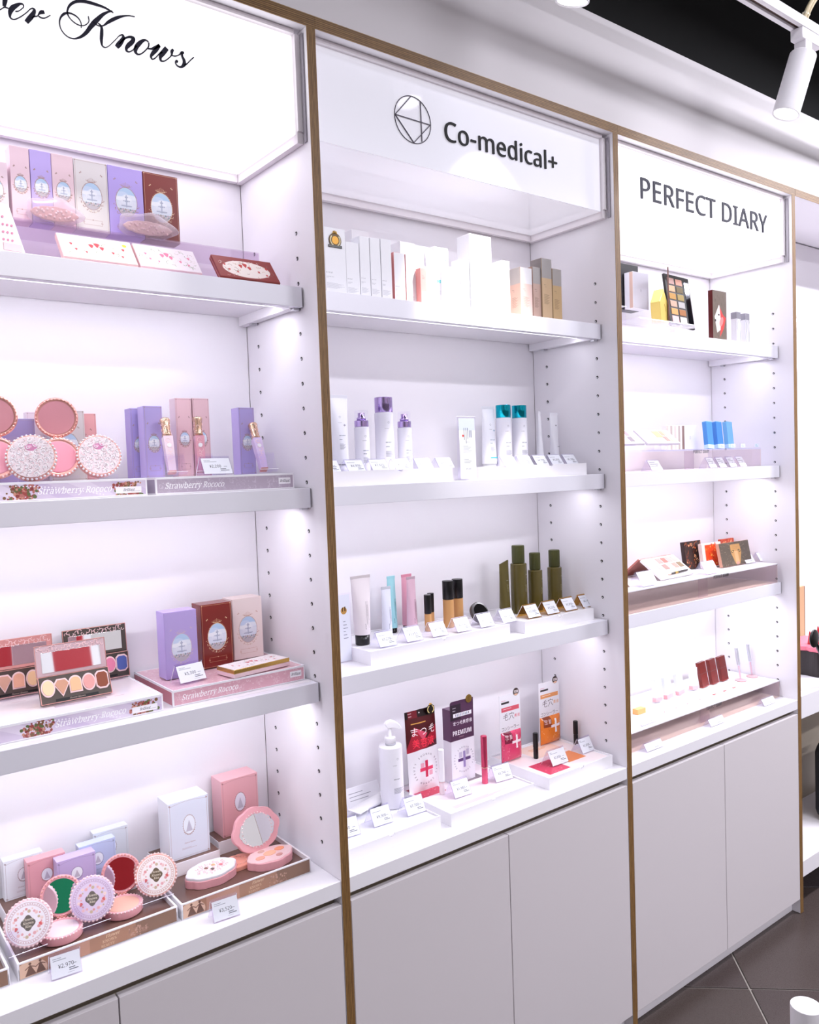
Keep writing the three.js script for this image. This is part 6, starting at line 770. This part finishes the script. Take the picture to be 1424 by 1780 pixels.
{ // top shelf
  const B = (lab, x, w, h, y, z, d, col, draw, o) => carton('carton', lab, 'box', [x, x + w], [y, y + h], z, d, col, draw, o);
  { const t = thing('acrylic_riser', 'clear acrylic riser under the black and silver boxes, right cabinet top shelf', 'riser', [1.115, S1, -0.235]); part(t, 'top_sheet', bx(0.2, 0.002, 0.08), M.clear, [0, 0.099, 0]); for (const s of [-1, 1]) part(t, 'side_sheet', bx(0.002, 0.0978, 0.08), M.clear, [s * 0.098, 0.049, 0]); part(t, 'front_edge', bx(0.2, 0.002, 0.0016), M.edge, [0, 0.0992, 0.0404]); }
  const yb = S1 + 0.1008;
  B('black box at the left post on the right top shelf', 1.05, 1.3303 - 1.05, 2.1846 - yb, yb, -0.235, 0.03, '#17161c', (c, w, h, k) => { fill(c, w, h, '#18171d'); txt(c, 'PALETTE', w * 0.9, h * 0.5, 3 * k, '#8f8d96', { al: 'center' }); }, { rough: 0.3 });
  B('white silver box with round emblem before the black box', 1.2563, 1.3340 - 1.2563, 2.1537 - yb, yb, -0.2, 0.032, '#e9e7ee', (c, w, h, k) => { fill(c, w, h, '#d3d2dc'); c.strokeStyle = '#a9a7b4'; c.lineWidth = 0.6 * k; c.beginPath(); c.arc(w * 0.5, h * 0.5, 3.6 * k, 0, 7); c.stroke(); c.beginPath(); c.arc(w * 0.5, h * 0.5, 1.8 * k, 0, 7); c.stroke(); }, { rough: 0.2, side: (c, w, h) => { fill(c, w, h, '#e9e7ee'); c.fillStyle = '#d9b9aa'; c.fillRect(w * 0.6, 0, w * 0.4, h); } });
  { const yT = 1.983, t = thing('display_stand', 'clear square acrylic plate on a round pedestal, under the gold box and open palette', 'stand', [1.29, S1, -0.13]); part(t, 'plate', bx(0.32, 0.0035, 0.1), M.clear, [-0.01, yT - S1 - 0.0018, 0]); part(t, 'plate_edge', bx(0.32, 0.003, 0.0012), M.edge, [-0.01, yT - S1 - 0.0018, 0.0504]); part(t, 'pedestal', lathe([[0, 0], [0.024, 0], [0.024, 0.003], [0.007, 0.006], [0.006, 0.026], [0.03, 0.035], [0.03, 0.0365], [0, 0.0365]], 36), M.acrylic, [0.05, 0, 0.01]);
    const g = thing('carton', 'small gold house shaped box beside the open palette', 'box', [1.2757, yT, -0.12], 0.1), s = new THREE.Shape(), w = 0.026; s.moveTo(-w * 0.75, 0); s.lineTo(w * 0.95, 0); s.lineTo(w * 0.8, 0.055); s.lineTo(-w * 0.15, 0.098); s.lineTo(-w * 0.95, 0.06); s.closePath(); part(g, 'box_body', slab(s, 0.03, 0.001), tinted(0xd8c06a, 0.3, { metalness: 0.55 }), [0, 0.0012, -0.015]); part(g, 'front_line', bx(0.0012, 0.022, 0.0006), tinted(0xa98f42, 0.3), [0.004, 0.045, 0.0165], [0, 0, 0.3]);
    const p = thing('eyeshadow_palette', 'open black palette with twelve square pans standing upright on the clear plate', 'palette', [1.4284, yT + 0.0065, -0.145], 0), b = part(p, 'base', bx(0.128, 0.168, 0.008, 0.001), tinted(0x14110f, 0.65), [0, 0.0785, -0.012], [-0.16, 0, -0.035]);
    const pg = new THREE.Group(); const cols = [0xb59088, 0xc48f7c, 0xc79a75, 0x5b4a20, 0xae7f32, 0x8f7a3c, 0xc29a84, 0xa7a2a2, 0xca9350, 0x9a5f28, 0xe6b2b4, 0xf1e6e8];
    cols.forEach((c, i) => { part(b, 'pan', bx(0.034, 0.0195, 0.002, 0.0006), tinted(c, 0.7), [-0.035 + (i % 2) * 0.042, 0.0625 - Math.floor(i / 2) * 0.0246, 0.0044]); part(b, 'pan_rim', bx(0.0362, 0.0217, 0.0008, 0.0003), tinted(0x3a2f26, 0.4), [-0.035 + (i % 2) * 0.042, 0.0625 - Math.floor(i / 2) * 0.0246, 0.004]); });
    part(b, 'mirror_strip', bx(0.024, 0.14, 0.0012), M.mirrorDark ??= tinted(0x2a2a32, 0.06, { metalness: 0.8 }), [0.0475, 0, 0.0042]);
    part(p, 'lid', bx(0.004, 0.158, 0.085, 0.001), tinted(0x6b4a44, 0.35), [-0.1, 0.081, 0.02], [0, -0.96, 0]); }
  B('dark box with fox portrait print standing alone on the right top shelf', 1.5427, 1.6222 - 1.5427, 2.1100 - S1, S1, -0.11, 0.016, '#5a1c1c', (c, w, h, k) => { fill(c, w, h, '#6d5f54'); for (let i = 0; i < 60; i++) { c.strokeStyle = ['#57493f', '#85766a', '#4a3d36'][i % 3]; c.lineWidth = k; c.beginPath(); const x = rnd() * w, y = rnd() * h; c.moveTo(x, y); c.lineTo(x + 4 * k, y + 9 * k); c.stroke(); } c.fillStyle = '#e3d9d8'; c.beginPath(); c.moveTo(w * 0.12, h * 0.5); c.lineTo(w * 0.45, h * 0.26); c.lineTo(w * 0.66, h * 0.42); c.lineTo(w * 0.62, h * 0.72); c.lineTo(w * 0.3, h * 0.8); c.fill(); c.fillStyle = '#d0423f'; c.beginPath(); c.moveTo(w * 0.5, h * 0.3); c.lineTo(w * 0.75, h * 0.45); c.lineTo(w * 0.95, h * 0.5); c.lineTo(w * 0.8, h * 0.7); c.lineTo(w * 0.5, h * 0.88); c.lineTo(w * 0.58, h * 0.6); c.fill(); c.fillStyle = '#e98784'; c.beginPath(); c.ellipse(w * 0.62, h * 0.58, w * 0.12, h * 0.1, 0.5, 0, 7); c.fill(); c.fillStyle = '#241c1c'; c.beginPath(); c.arc(w * 0.18, h * 0.57, w * 0.05, 0, 7); c.fill(); c.fillRect(w * 0.38, h * 0.44, w * 0.1, h * 0.03); }, { rough: 0.3 });
  [['left', 1.6803], ['right', 1.7330]].forEach(([s, x]) => { const h = 2.0498 - S1, w = 0.026, t = thing('carton', `slim white box with silver wave print, ${s} one of the pair`, 'box', [x, S1, -0.112]); part(t, 'box_body', bx(w, h, 0.02), tinted(0xe4e3e9, 0.35), [0, h / 2, 0]); part(t, 'silver_top', bx(w + 0.0004, h * 0.2, 0.0204), tinted(0xa5a4ad, 0.25, { metalness: 0.6 }), [0, h * 0.9, 0]); decal(t, 'printed_front', w - 0.001, h * 0.8, (c, W, H, k) => { fill(c, W, H, '#e8e7ed'); for (let i = 0; i < 7; i++) { c.strokeStyle = i % 2 ? '#77767f' : '#a6a5ae'; c.lineWidth = (1.2 + (i % 3) * 0.7) * k; c.beginPath(); c.moveTo(W * (i * 0.2 - 0.2), 0); c.bezierCurveTo(W * (i * 0.2 + 0.5), H * 0.3, W * (i * 0.2 - 0.6), H * 0.6, W * (i * 0.2 + 0.15), H); c.stroke(); } }, [0, h * 0.4, 0.0102]); });
}
{ // second shelf
  const yT = S2 + 0.0625;
  clearRiser('clear acrylic riser with dark capital lettering, right cabinet second shelf', 0.955, 1.765, S2, -0.078, 0.2, 0.062, { tx: 0.055, tw: 0.12, top: M.acrylic, front: M.beigeLight ??= new THREE.MeshPhysicalMaterial({ color: 0xfdf7f3, transmission: 1, thickness: 0, roughness: 0.08, ior: 1.35 }) });
  const Pal = (lab, x, cols, ry) => { const t = thing('eyeshadow_palette', lab, 'palette', [x, yT, -0.112]), w = 0.163, h = 0.066, a = 0.86; const b = part(t, 'base', bx(w, h, 0.008, 0.001), tinted(0xd9d4da, 0.4), [0, 0.017 + h / 2 * Math.cos(a), -h / 2 * Math.sin(a)], [-a, 0, 0]); const L = [[-0.06, 0.014, 0.03, 0.022], [-0.06, -0.016, 0.03, 0.026], [-0.025, 0.018, 0.03, 0.014], [-0.025, 0, 0.03, 0.014], [-0.012, -0.022, 0.06, 0.012], [0.01, 0.01, 0.032, 0.03], [0.038, 0.016, 0.016, 0.022], [0.034, -0.012, 0.02, 0.022], [0.063, 0, 0.026, 0.052]]; L.forEach(([px, py, pw, ph], i) => part(b, 'pan', bx(pw, ph, 0.002, 0.0005), tinted(cols[i], 0.7), [px, py, 0.004])); const l = part(t, 'stand', bent([[-0.056, 0.0003], [-0.05, 0.05], [-0.004, 0.014], [0.006, 0.012], [0.007, 0.018]], 0.0012, 0.06), M.clear); };
  Pal('white palette with pink, grey and peach pans, nearest the post on the right second shelf', 1.0871 + 0.01, [0xe0b6b4, 0x8f8590, 0xe6c6c8, 0xd8c2c4, 0xe8aab0, 0xe7c2c6, 0xa58d94, 0x857a84, 0xefb3bb]);
  Pal('white palette with mint, orange and peach pans, before the photo printed box', 1.2717, [0xe8f0ea, 0xf0e2da, 0xcfd8cf, 0xe8e4de, 0xeab59c, 0xe59c78, 0xc98f76, 0x9c8078, 0xefb493]);
  carton('carton', 'white box printed with photographs and a small emblem, behind the mint palette', 'box', [1.4396, 1.6077], [yT, 1.6852], -0.22, 0.02, '#eeecf0', (c, w, h, k) => { fill(c, w, h, '#f1eff3'); for (let i = 0; i < 8; i++) { c.fillStyle = ['#c9bcb4', '#e0d8d4', '#b3a49c', '#d8d0d2'][i % 4]; c.fillRect(w * i * 0.065, 0, w * 0.065, h); } c.fillStyle = '#8a7064'; c.fillRect(w * 0.52, 0, w * 0.08, h); c.strokeStyle = '#a7a3b0'; c.lineWidth = 0.7 * k; c.strokeRect(w * 0.78, h * 0.45, 5 * k, 8 * k); });
  [['left', 1.6029, 0x4a8fd6], ['middle', 1.6608, 0x4188d6], ['right', 1.7237, 0x74b5e6]].forEach(([s, x, col]) => { const t = thing('lip_gloss', `slim bright blue box tilted on the riser, ${s} one of three`, 'box', [x, yT, -0.17]), w = 0.034, h = 0.09; const b = part(t, 'box_body', bx(w, h, 0.016, 0.001), tinted(col, 0.25), [0, h / 2 * Math.cos(0.12) + 0.001, -0.002], [-0.12, 0, -0.05]); part(b, 'pale_foot', bx(w + 0.0004, 0.014, 0.0164, 0.001), tinted(0xbfdcf3, 0.3), [0, -h / 2 + 0.0072, 0]); part(b, 'top_facet', bx(w * 0.98, 0.002, 0.0155), tinted(0x8fc4ee, 0.25), [0, h / 2 + 0.0006, 0]); });
  const sh = S2;
  tinySign('dark printed price sign standing alone under the riser, right second shelf', 1.1579, S2, -0.0545, 0.055, 0.032, true);
  [1244, 1261, 1280, 1298].forEach((u, i) => tinySign(`dark printed price sign, ${ORD[i]} of four under the riser`, [1.4460, 1.5003, 1.5595, 1.6169][i], S2, -0.0545, 0.04, 0.034, true));
  for (const [i, x] of [[0, 1.5560], [1, 1.6198], [2, 1.6785], [3, 1.7641]]) { const t = thing('name_tag', `small clear tag with pale blue print, ${ORD[i]} on the riser edge`, 'tag', [x, yT, -0.094]); part(t, 'tag_body', bx(0.03, 0.016, 0.003, 0.0006), M.clear, [0, 0.008, 0]); decal(t, 'tag_print', 0.026, 0.012, (c, W, H, k) => { fill(c, W, H, '#e3edf7'); lines(c, W * 0.15, H * 0.3, W * 0.7, 2, 4 * k, '#8fb0cf', 1.6 * k); }, [0, 0.008, 0.0017], [0, 0, 0], { key: 'nametag' }); }
}
{ // third shelf
  const yT = S3 + 0.0665;
  clearRiser('clear acrylic riser with dark capital lettering, right cabinet third shelf', 0.955, 1.82, S3, -0.056, 0.22, 0.066, { tx: 0.09, tw: 0.12, ty: 0.002 });
  { const t = thing('eyeshadow_palette', 'open white palette with twelve rosy pans and a brush, right third shelf', 'palette', [1.3197, yT, -0.105], 0.04), w = 0.178, h = 0.09, a = 0.95; const b = part(t, 'base', bx(w, h, 0.008, 0.001), tinted(0xe4dde1, 0.5), [0, 0.0045 + h / 2 * Math.cos(a), -h / 2 * Math.sin(a)], [-a, 0, 0]);
    const g = new THREE.Group(); const cols = [0xe8b9b2, 0xefcdc8, 0xcf8f88, 0xb9675c, 0xd39a92, 0xd8a096, 0xe9bcb8, 0xdba59e, 0x9c7c74, 0xf0d3d0, 0xcf8c80, 0x7f6a4e];
    cols.forEach((c, i) => part(b, 'pan', bx(0.0235, 0.0225, 0.002, 0.0005), tinted(c, 0.7), [-0.0675 + (i % 6) * 0.027, 0.027 - Math.floor(i / 6) * 0.028, 0.004]));
    const br = part(b, 'brush', lathe([[0, 0], [0.0026, 0.002], [0.003, 0.03], [0.0036, 0.06], [0.0028, 0.1], [0, 0.102]], 12), tinted(0x2f2824, 0.3), [0.066, -0.032, 0.0075], [0, 0, PI / 2 + 0.03]); part(br, 'brush_ferrule', cyl(0.0038, 0.0038, 0.016, 12), M.gold, [0, 0.068, 0]); part(br, 'brush_tip', cyl(0.0018, 0.0036, 0.012, 10), tinted(0xe9c9b9, 0.8), [0, 0.106, 0]);
    part(t, 'lid', bx(w, h, 0.006, 0.001), tinted(0xb0685f, 0.35), [0, 0.031, -0.113], [0.87, 0, 0]); }
  { const t = thing('eyeshadow_palette', 'dark framed palette edge with mirror, cut by the left post, right third shelf', 'palette', [1.035, yT, -0.11]), b = part(t, 'base', bx(0.1, 0.08, 0.006, 0.001), tinted(0x8a7266, 0.3), [0, 0.028, -0.028], [-0.85, 0, -0.1]); part(b, 'mirror', bx(0.086, 0.06, 0.001), M.mirror, [0, 0, 0.0033]); part(b, 'dark_pan', bx(0.03, 0.02, 0.0014), M.jet, [0.02, -0.015, 0.0036]); }
  const book = (lab, x0, x1, top, z, d, col, draw, lean = 0.2) => { const w = x1 - x0, h = (top - yT) / Math.cos(lean), t = thing('palette_box', lab, 'box', [(x0 + x1) / 2, yT, z], 0); const b = part(t, 'box_body', bx(w, h, d, 0.001), tinted(col, 0.35), [0, h / 2 * Math.cos(lean) + d / 2 * Math.sin(lean), -h / 2 * Math.sin(lean)], [-lean, 0, 0]); decal(b, 'printed_front', w - 0.001, h - 0.001, draw, [0, 0, d / 2 + 0.0003], [0, 0, 0], { rough: 0.35 }); };
  book('brown palette box with big cat face print, right third shelf', 1.5996, 1.7800, 1.2869, -0.13, 0.012, 0xc79a84, (c, w, h, k) => { fill(c, w, h, '#554a3e'); for (let i = 0; i < 240; i++) { const a = rnd() * 6.28, r = w * (0.14 + rnd() * 0.42); c.strokeStyle = ['#7a6b58', '#3c332a', '#94836c', '#655745'][i % 4]; c.lineWidth = (0.5 + rnd()) * k; c.beginPath(); const x = w * 0.52 + r * Math.cos(a), y = h * 0.5 + r * 0.6 * Math.sin(a); c.moveTo(x, y); c.lineTo(x + 9 * k * Math.cos(a), y + 9 * k * Math.sin(a) + 2 * k); c.stroke(); } c.fillStyle = '#b98a50'; c.beginPath(); c.moveTo(w * 0.36, h * 0.1); c.lineTo(w * 0.68, h * 0.1); c.lineTo(w * 0.7, h * 0.45); c.lineTo(w * 0.6, h * 0.95); c.lineTo(w * 0.45, h * 0.95); c.lineTo(w * 0.35, h * 0.45); c.fill(); c.fillStyle = '#d3a173'; c.fillRect(w * 0.46, h * 0.4, w * 0.12, h * 0.55); c.fillStyle = '#2a2018'; for (const s of [-1, 1]) { c.beginPath(); c.ellipse(w * (0.525 + s * 0.11), h * 0.4, w * 0.045, h * 0.05, s * 0.35, 0, 7); c.fill(); } c.fillStyle = '#d9b46a'; for (const s of [-1, 1]) { c.beginPath(); c.ellipse(w * (0.525 + s * 0.11), h * 0.4, w * 0.02, h * 0.03, 0, 0, 7); c.fill(); } for (let i = 0; i < 14; i++) { c.fillStyle = '#6b4a26'; c.beginPath(); c.arc(w * (0.44 + (i % 5) * 0.04), h * (0.14 + Math.floor(i / 5) * 0.07), 0.9 * k, 0, 7); c.fill(); } c.fillStyle = '#c98f82'; c.fillRect(w * 0.48, h * 0.86, w * 0.09, h * 0.12); });
  const flame = (bg, cols) => (c, w, h, k) => { fill(c, w, h, bg); for (let i = 0; i < 70; i++) { c.strokeStyle = cols[i % cols.length]; c.lineWidth = (1 + rnd() * 3) * k; c.beginPath(); const x = w * rnd(), y = h * rnd(); c.moveTo(x, y); c.quadraticCurveTo(x + 5 * k, y - 6 * k, x + (rnd() - 0.3) * 14 * k, y - 12 * k * rnd()); c.stroke(); } };
  book('black and orange palette box with spread print, at left of the boxes', 1.4842, 1.5695 + 0.01, 1.3002, -0.19, 0.014, 0x2c1a16, flame('#2a1713', ['#c7642c', '#8a3a1c', '#e0a070', '#4a241a']), 0.12);
  book('white and orange red palette box with flame print, in the middle', 1.5454, 1.6576, 1.2902, -0.165, 0.014, 0xe6cfc8, (c, w, h, k) => { fill(c, w, h, '#efdcd6'); c.fillStyle = '#d8431d'; c.fillRect(w * 0.14, h * 0.06, w * 0.62, h * 0.9); for (let i = 0; i < 40; i++) { c.fillStyle = ['#f07a2a', '#b92a14', '#f2a04a', '#e2522a'][i % 4]; c.beginPath(); c.ellipse(w * (0.18 + rnd() * 0.54), h * rnd(), 3 * k * rnd() + k, 4 * k * rnd() + k, rnd() * 3, 0, 7); c.fill(); } c.fillStyle = '#c94a34'; c.fillRect(w * 0.82, h * 0.1, w * 0.1, h * 0.4); }, 0.12);
  book('red orange palette box at back, its top showing behind the big cat box', 1.7534, 1.8342, 1.2871, -0.226, 0.012, 0xc9482a, flame('#d24a2a', ['#e98a50', '#b83218', '#f0b088']), 0.06);
  tinySign('white price sign before the open palette, right third shelf', 1.1293, yT, -0.0665, 0.075, 0.042);
  tinySign('white price sign between the flame box and big cat box', 1.4553, yT, -0.07, 0.072, 0.04);
  tinySign('faint white price sign right of the big cat box, left of two', 1.7642, yT, -0.12, 0.06, 0.03);
  tinySign('faint white price sign at the right wall, right of two', 1.8540, yT, -0.12, 0.06, 0.03);
}
{ // counter
  const yT = CT + 0.0585;
  clearRiser('white topped acrylic riser with dark capital lettering, right cabinet counter', 0.955, 1.835, CT, -0.062, 0.23, 0.058, { tx: 0.04, tw: 0.125 });
  const names = ['left post', 'second', 'third', 'fourth'];
  [[1.3222, -0.06, 'leftmost of four'], [1.3818, 0.09, 'second of four'], [1.4464, 0.1, 'third of four'], [1.5214, -0.08, 'rightmost of four']].forEach(([x, r, s]) => { const t = thing('lip_gloss', `pale lip gloss with pink foot and notched top, ${s}`, 'lip gloss', [x, yT, -0.19]), sh = new THREE.Shape(), w = 0.0155, h = 0.072; sh.moveTo(-w, 0); sh.lineTo(w, 0); sh.lineTo(w, h); sh.lineTo(w * 0.1, h * 0.88); sh.lineTo(-w * 0.3, h * 0.93); sh.lineTo(-w, h * 0.96); sh.closePath(); const b = part(t, 'tube_body', slab(sh, 0.012, 0.0006), tinted(0xd9dde9, 0.25), [0, 0.0025, -0.006], [-0.1, 0, r]); part(b, 'pink_foot', bx(w * 2 + 0.0018, 0.013, 0.0142, 0.0008), tinted(0xeb9ea2, 0.3), [0, 0.0065, 0.006]); });
  [[1.5784, 'left one of three'], [1.6369, 'middle one of three'], [1.6969, 'right one of three']].forEach(([x, s]) => { const t = thing('lipstick_box', `dark red slab lipstick tilted on the riser, ${s}`, 'lipstick', [x, yT, -0.19]), b = part(t, 'case', bx(0.0375, 0.084, 0.014, 0.0012), tinted(0x6e1409, 0.25), [0, 0.0435, -0.004], [-0.14, 0, 0.07]); part(b, 'cap_seam', bx(0.0379, 0.0008, 0.0144), tinted(0x3a0a05, 0.4), [0, 0.004, 0]); part(b, 'foot', bx(0.0379, 0.003, 0.0144), tinted(0x9c3a2a, 0.3), [0, -0.0405, 0]); });
  [[1.7398, 'left one of two'], [1.8139, 'right one of two']].forEach(([x, s]) => { const t = thing('lip_brush', `tall clear lip tint tester with rosy foot, ${s}`, 'lip tint', [x, yT, -0.15]); part(t, 'foot', lathe([[0, 0], [0.019, 0], [0.019, 0.0025], [0.006, 0.004], [0, 0.004]], 28), tinted(0xe2b0b4, 0.4)); const a = part(t, 'wand', lathe(cylProfile(0.0042, 0, 0.11)), M.acrylic, [0, 0.004, 0], [-0.08, 0, 0.1]); part(a, 'silver_cap', lathe(cylProfile(0.0055, 0.052, 0.112)), tinted(0xcfd0da, 0.25, { metalness: 0.4 })); part(a, 'tint', lathe(cylProfile(0.0026, 0.004, 0.048)), tinted(0xe9c6ca, 0.4)); });
  [1.2573, 1.3170, 1.3783, 1.4478, 1.5241, 1.5849, 1.6403].forEach((x, i) => { const t = thing('shade_chip', `tiny rosy shade chip on the white riser, ${ORD[i]} from the left`, 'chip', [x, yT, -0.115]); part(t, 'chip', slab(polyShape([[-0.008, -0.003], [0.01, 0], [-0.006, 0.004]]), 0.0012, 0.0003), tinted(i < 4 ? 0xeab4b8 : 0xc0615f, 0.5), [0, 0.0003, 0], [-PI / 2, 0, 0]); });
  { const t = thing('lip_balm', 'small orange lip balm box lying at the left post, right counter', 'box', [1.1900, yT, -0.16]); part(t, 'box_body', bx(0.045, 0.016, 0.02), tinted(0xe9a05c, 0.35), [0, 0.008, 0]); part(t, 'pale_end', bx(0.008, 0.0164, 0.0204), tinted(0xf3d9b8, 0.35), [0.0195, 0.0082, 0]); }
  tinySign('clear price sign flat on the counter near the left post, right cabinet', 1.0914, CT, -0.034, 0.08, 0.022);
  tinySign('clear price sign on the counter below the riser lettering', 1.4151, CT, -0.036, 0.08, 0.022);
  tinySign('clear price sign on the counter at the right wall', 1.7249, CT, -0.036, 0.075, 0.022);
  tinySign('white price sign on the riser near the left post, right counter', 1.1248, yT, -0.075, 0.08, 0.024);
}
// ================================================================== NEXT NICHE, BOLLARDS
{
  const o = thing('wall_counter', 'white wall counter in the niche right of the cabinets', 'counter', [2.36, 0, -0.15]);
  part(o, 'counter_top', bx(0.998, 0.078, 0.3, 0.001), M.counter, [0, 0.714, 0]); part(o, 'back_panel', bx(0.998, 0.62, 0.012), M.greige, [0, 0.36, -0.12]); part(o, 'base_shelf', bx(0.998, 0.055, 0.29), M.laminate, [0, 0.1485, 0.003]); part(o, 'top_board', bx(0.998, 0.0235, 0.303), M.laminate, [0, 2.44, -0.003]);
  const e = part(o, 'edge_banding', plyStrip(0.998, 0.0232), M.ply, [0, 2.44, 0.149], [0, 0, PI / 2]); part(o, 'wall_panel', bx(0.998, 1.67, 0.006), M.laminate, [0, 1.589, -0.146]); part(o, 'end_panel', bx(0.02, 2.43, 0.303), M.laminate, [0.509, 1.215, 0]);
  areaLight(2.36, 2.05, -0.1, 0.9, 0.03, -PI / 2 + 0.2, 0, 26);
  const s = thing('light_bar', 'slim white light bar on the wall of the right niche', 'lamp', [2.36, 2.053, -0.1]); part(s, 'housing', bx(0.94, 0.012, 0.04), M.white, [0, 0.008, 0]); part(s, 'diffuser', bx(0.9, 0.002, 0.03), M.ledGlow, [0, 0.001, 0]); part(s, 'bracket', bx(0.05, 0.01, 0.16), M.white, [0, 0.012, -0.1]);
}
{
  const y = 0.753, o = thing('cake_stand', 'dark brown lobed drum with ruffled pink rim on the niche counter', 'drum', [2.235, y, -0.12]);
  const s = new THREE.Shape(), N = 80, lob = (a, r) => r * (1 + 0.07 * Math.cos(7 * a)); for (let i = 0; i < N; i++) { const a = i / N * 2 * PI, r = lob(a, 0.1); i ? s.lineTo(r * Math.cos(a), r * Math.sin(a)) : s.moveTo(r, 0); } s.closePath();
  part(o, 'drum_wall', slab(s, 0.088, 0.003), M.darkBrown, [0, 0.003, 0], [-PI / 2, 0, 0]);
  const r = new THREE.Shape(); for (let i = 0; i < N; i++) { const a = i / N * 2 * PI, q = lob(a, 0.104) + 0.003 * Math.cos(21 * a); i ? r.lineTo(q * Math.cos(a), q * Math.sin(a)) : r.moveTo(q, 0); } r.closePath(); part(o, 'pink_rim', slab(r, 0.012, 0.004), tinted(0xe27a8c, 0.45), [0, 0.097, 0], [-PI / 2, 0, 0]);
  const red = tinted(0xb81c22, 0.4); for (const [x, z, h, w] of [[-0.066, 0.0, 0.05, 0.012], [-0.035, 0.02, 0.03, 0.009], [-0.005, 0.0, 0.06, 0.011], [0.03, 0.015, 0.04, 0.009], [0.05, -0.02, 0.035, 0.01]]) part(o, 'red_spike', cyl(0.002, w, h, 10), red, [x, 0.112 + h / 2, z], [0, 0, -x * 2]);
  const b = thing('wooden_board', 'upright tan wooden board behind the pink rimmed drum', 'board', [2.3334, 0.753, -0.245]); part(b, 'board', bx(0.06, 0.3, 0.018, 0.001), M.wood, [0, 0.15, 0]); part(b, 'board_edge', bx(0.006, 0.3, 0.0184), tinted(0x7b4f30, 0.6), [0.0275, 0.15, 0]);
  const h = thing('hand_mirror', 'black rounded hand mirror leaning over the drum at the right edge', 'mirror', [1.9149, 0.753, 0.012]); part(h, 'head', at(new THREE.SphereGeometry(0.03, 24, 16).scale(1, 1.05, 0.3), 0, 0, 0), M.jet, [0.016, 0.19, 0]); part(h, 'handle', cyl(0.007, 0.009, 0.17, 14), M.jet, [0.085, 0.105, 0.0], [0, 0, 0.72]);
  const g = thing('shoulder_bag', 'dark navy bag under the niche counter at the right edge', 'bag', [2.36, 0.1765, -0.09]); part(g, 'bag_body', bx(0.28, 0.3, 0.12, 0.04), tinted(0x10131f, 0.6), [0, 0.15, 0]); part(g, 'handle', new THREE.TorusGeometry(0.06, 0.008, 8, 24, PI), tinted(0x171a28, 0.6), [0, 0.295, 0]);
  for (const [lab, x, z, hh] of [['white cylindrical bollard with flat top, left one at the lower right corner', 0.741, 0.572, 0.452], ['white cylindrical bollard with flat top, right one at the lower right corner', 0.800, 0.62, 0.437]]) { const c = thing('bollard', lab, 'post', [x, 0, z]); part(c, 'post_body', lathe([[0, 0], [0.0305, 0], [0.0305, hh - 0.0015], [0.029, hh], [0, hh]], 40), M.white); part(c, 'foot_ring', lathe([[0.0305, 0], [0.036, 0], [0.036, 0.004], [0.0305, 0.006], [0.0305, 0]], 40), M.pin); }
}
// banners on the far side of the shop, seen only in the compact mirrors
for (const [name, lab, x, w, draw] of [['banner', 'mint green banner with white figure across the shop, mirrored in a compact', -2.35, 0.5, (c, W, H) => { fill(c, W, H, '#1fae78'); c.fillStyle = '#e9fbf4'; c.fillRect(W * 0.5, H * 0.2, W * 0.3, H * 0.5); c.fillStyle = '#1fae78'; c.fillRect(W * 0.58, H * 0.3, W * 0.1, H * 0.2); }], ['banner', 'black banner across the shop beside the mint green one', -2.86, 0.5, (c, W, H) => fill(c, W, H, '#141316')], ['banner', 'red banner across the shop, mirrored in a compact', -1.9, 0.34, (c, W, H) => fill(c, W, H, '#c2202a')], ['banner', 'white banner with black chevrons across the shop', -1.5, 0.42, (c, W, H, k) => { fill(c, W, H, '#f4f4f6'); poly(c, [0.3, 0.42, 0.54, 0.66].map((y) => [[W * 0.3, H * y], [W * 0.5, H * (y + 0.1)], [W * 0.7, H * y]]), '#1c1b1e', W * 0.07); }], ['banner', 'white banner with red and grey stripes across the shop', 0.4, 1.1, (c, W, H) => { fill(c, W, H, '#f1f0f2'); c.fillStyle = '#b3202c'; c.fillRect(W * 0.05, H * 0.3, W * 0.24, H * 0.5); c.fillRect(W * 0.5, H * 0.1, W * 0.1, H * 0.7); c.fillStyle = '#2a282c'; c.fillRect(W * 0.38, H * 0.1, W * 0.06, H * 0.7); c.fillRect(W * 0.72, H * 0.1, W * 0.04, H * 0.7); }], ['banner', 'black and yellow banner across the shop', 1.95, 0.6, (c, W, H) => { fill(c, W, H, '#131214'); c.fillStyle = '#b59a35'; c.fillRect(W * 0.75, 0, W * 0.25, H); }]]) {
  const t = thing(name, lab, 'banner', [x, 0.35, 4.48]); part(t, 'board', bx(w, 2.2, 0.02, 0.002), M.white, [0, 1.1, 0]); decal(t, 'printed_front', w - 0.01, 2.19, draw, [0, 1.1, -0.0104], [0, PI, 0], { res: 120 });
}
renderer.render(scene, camera);
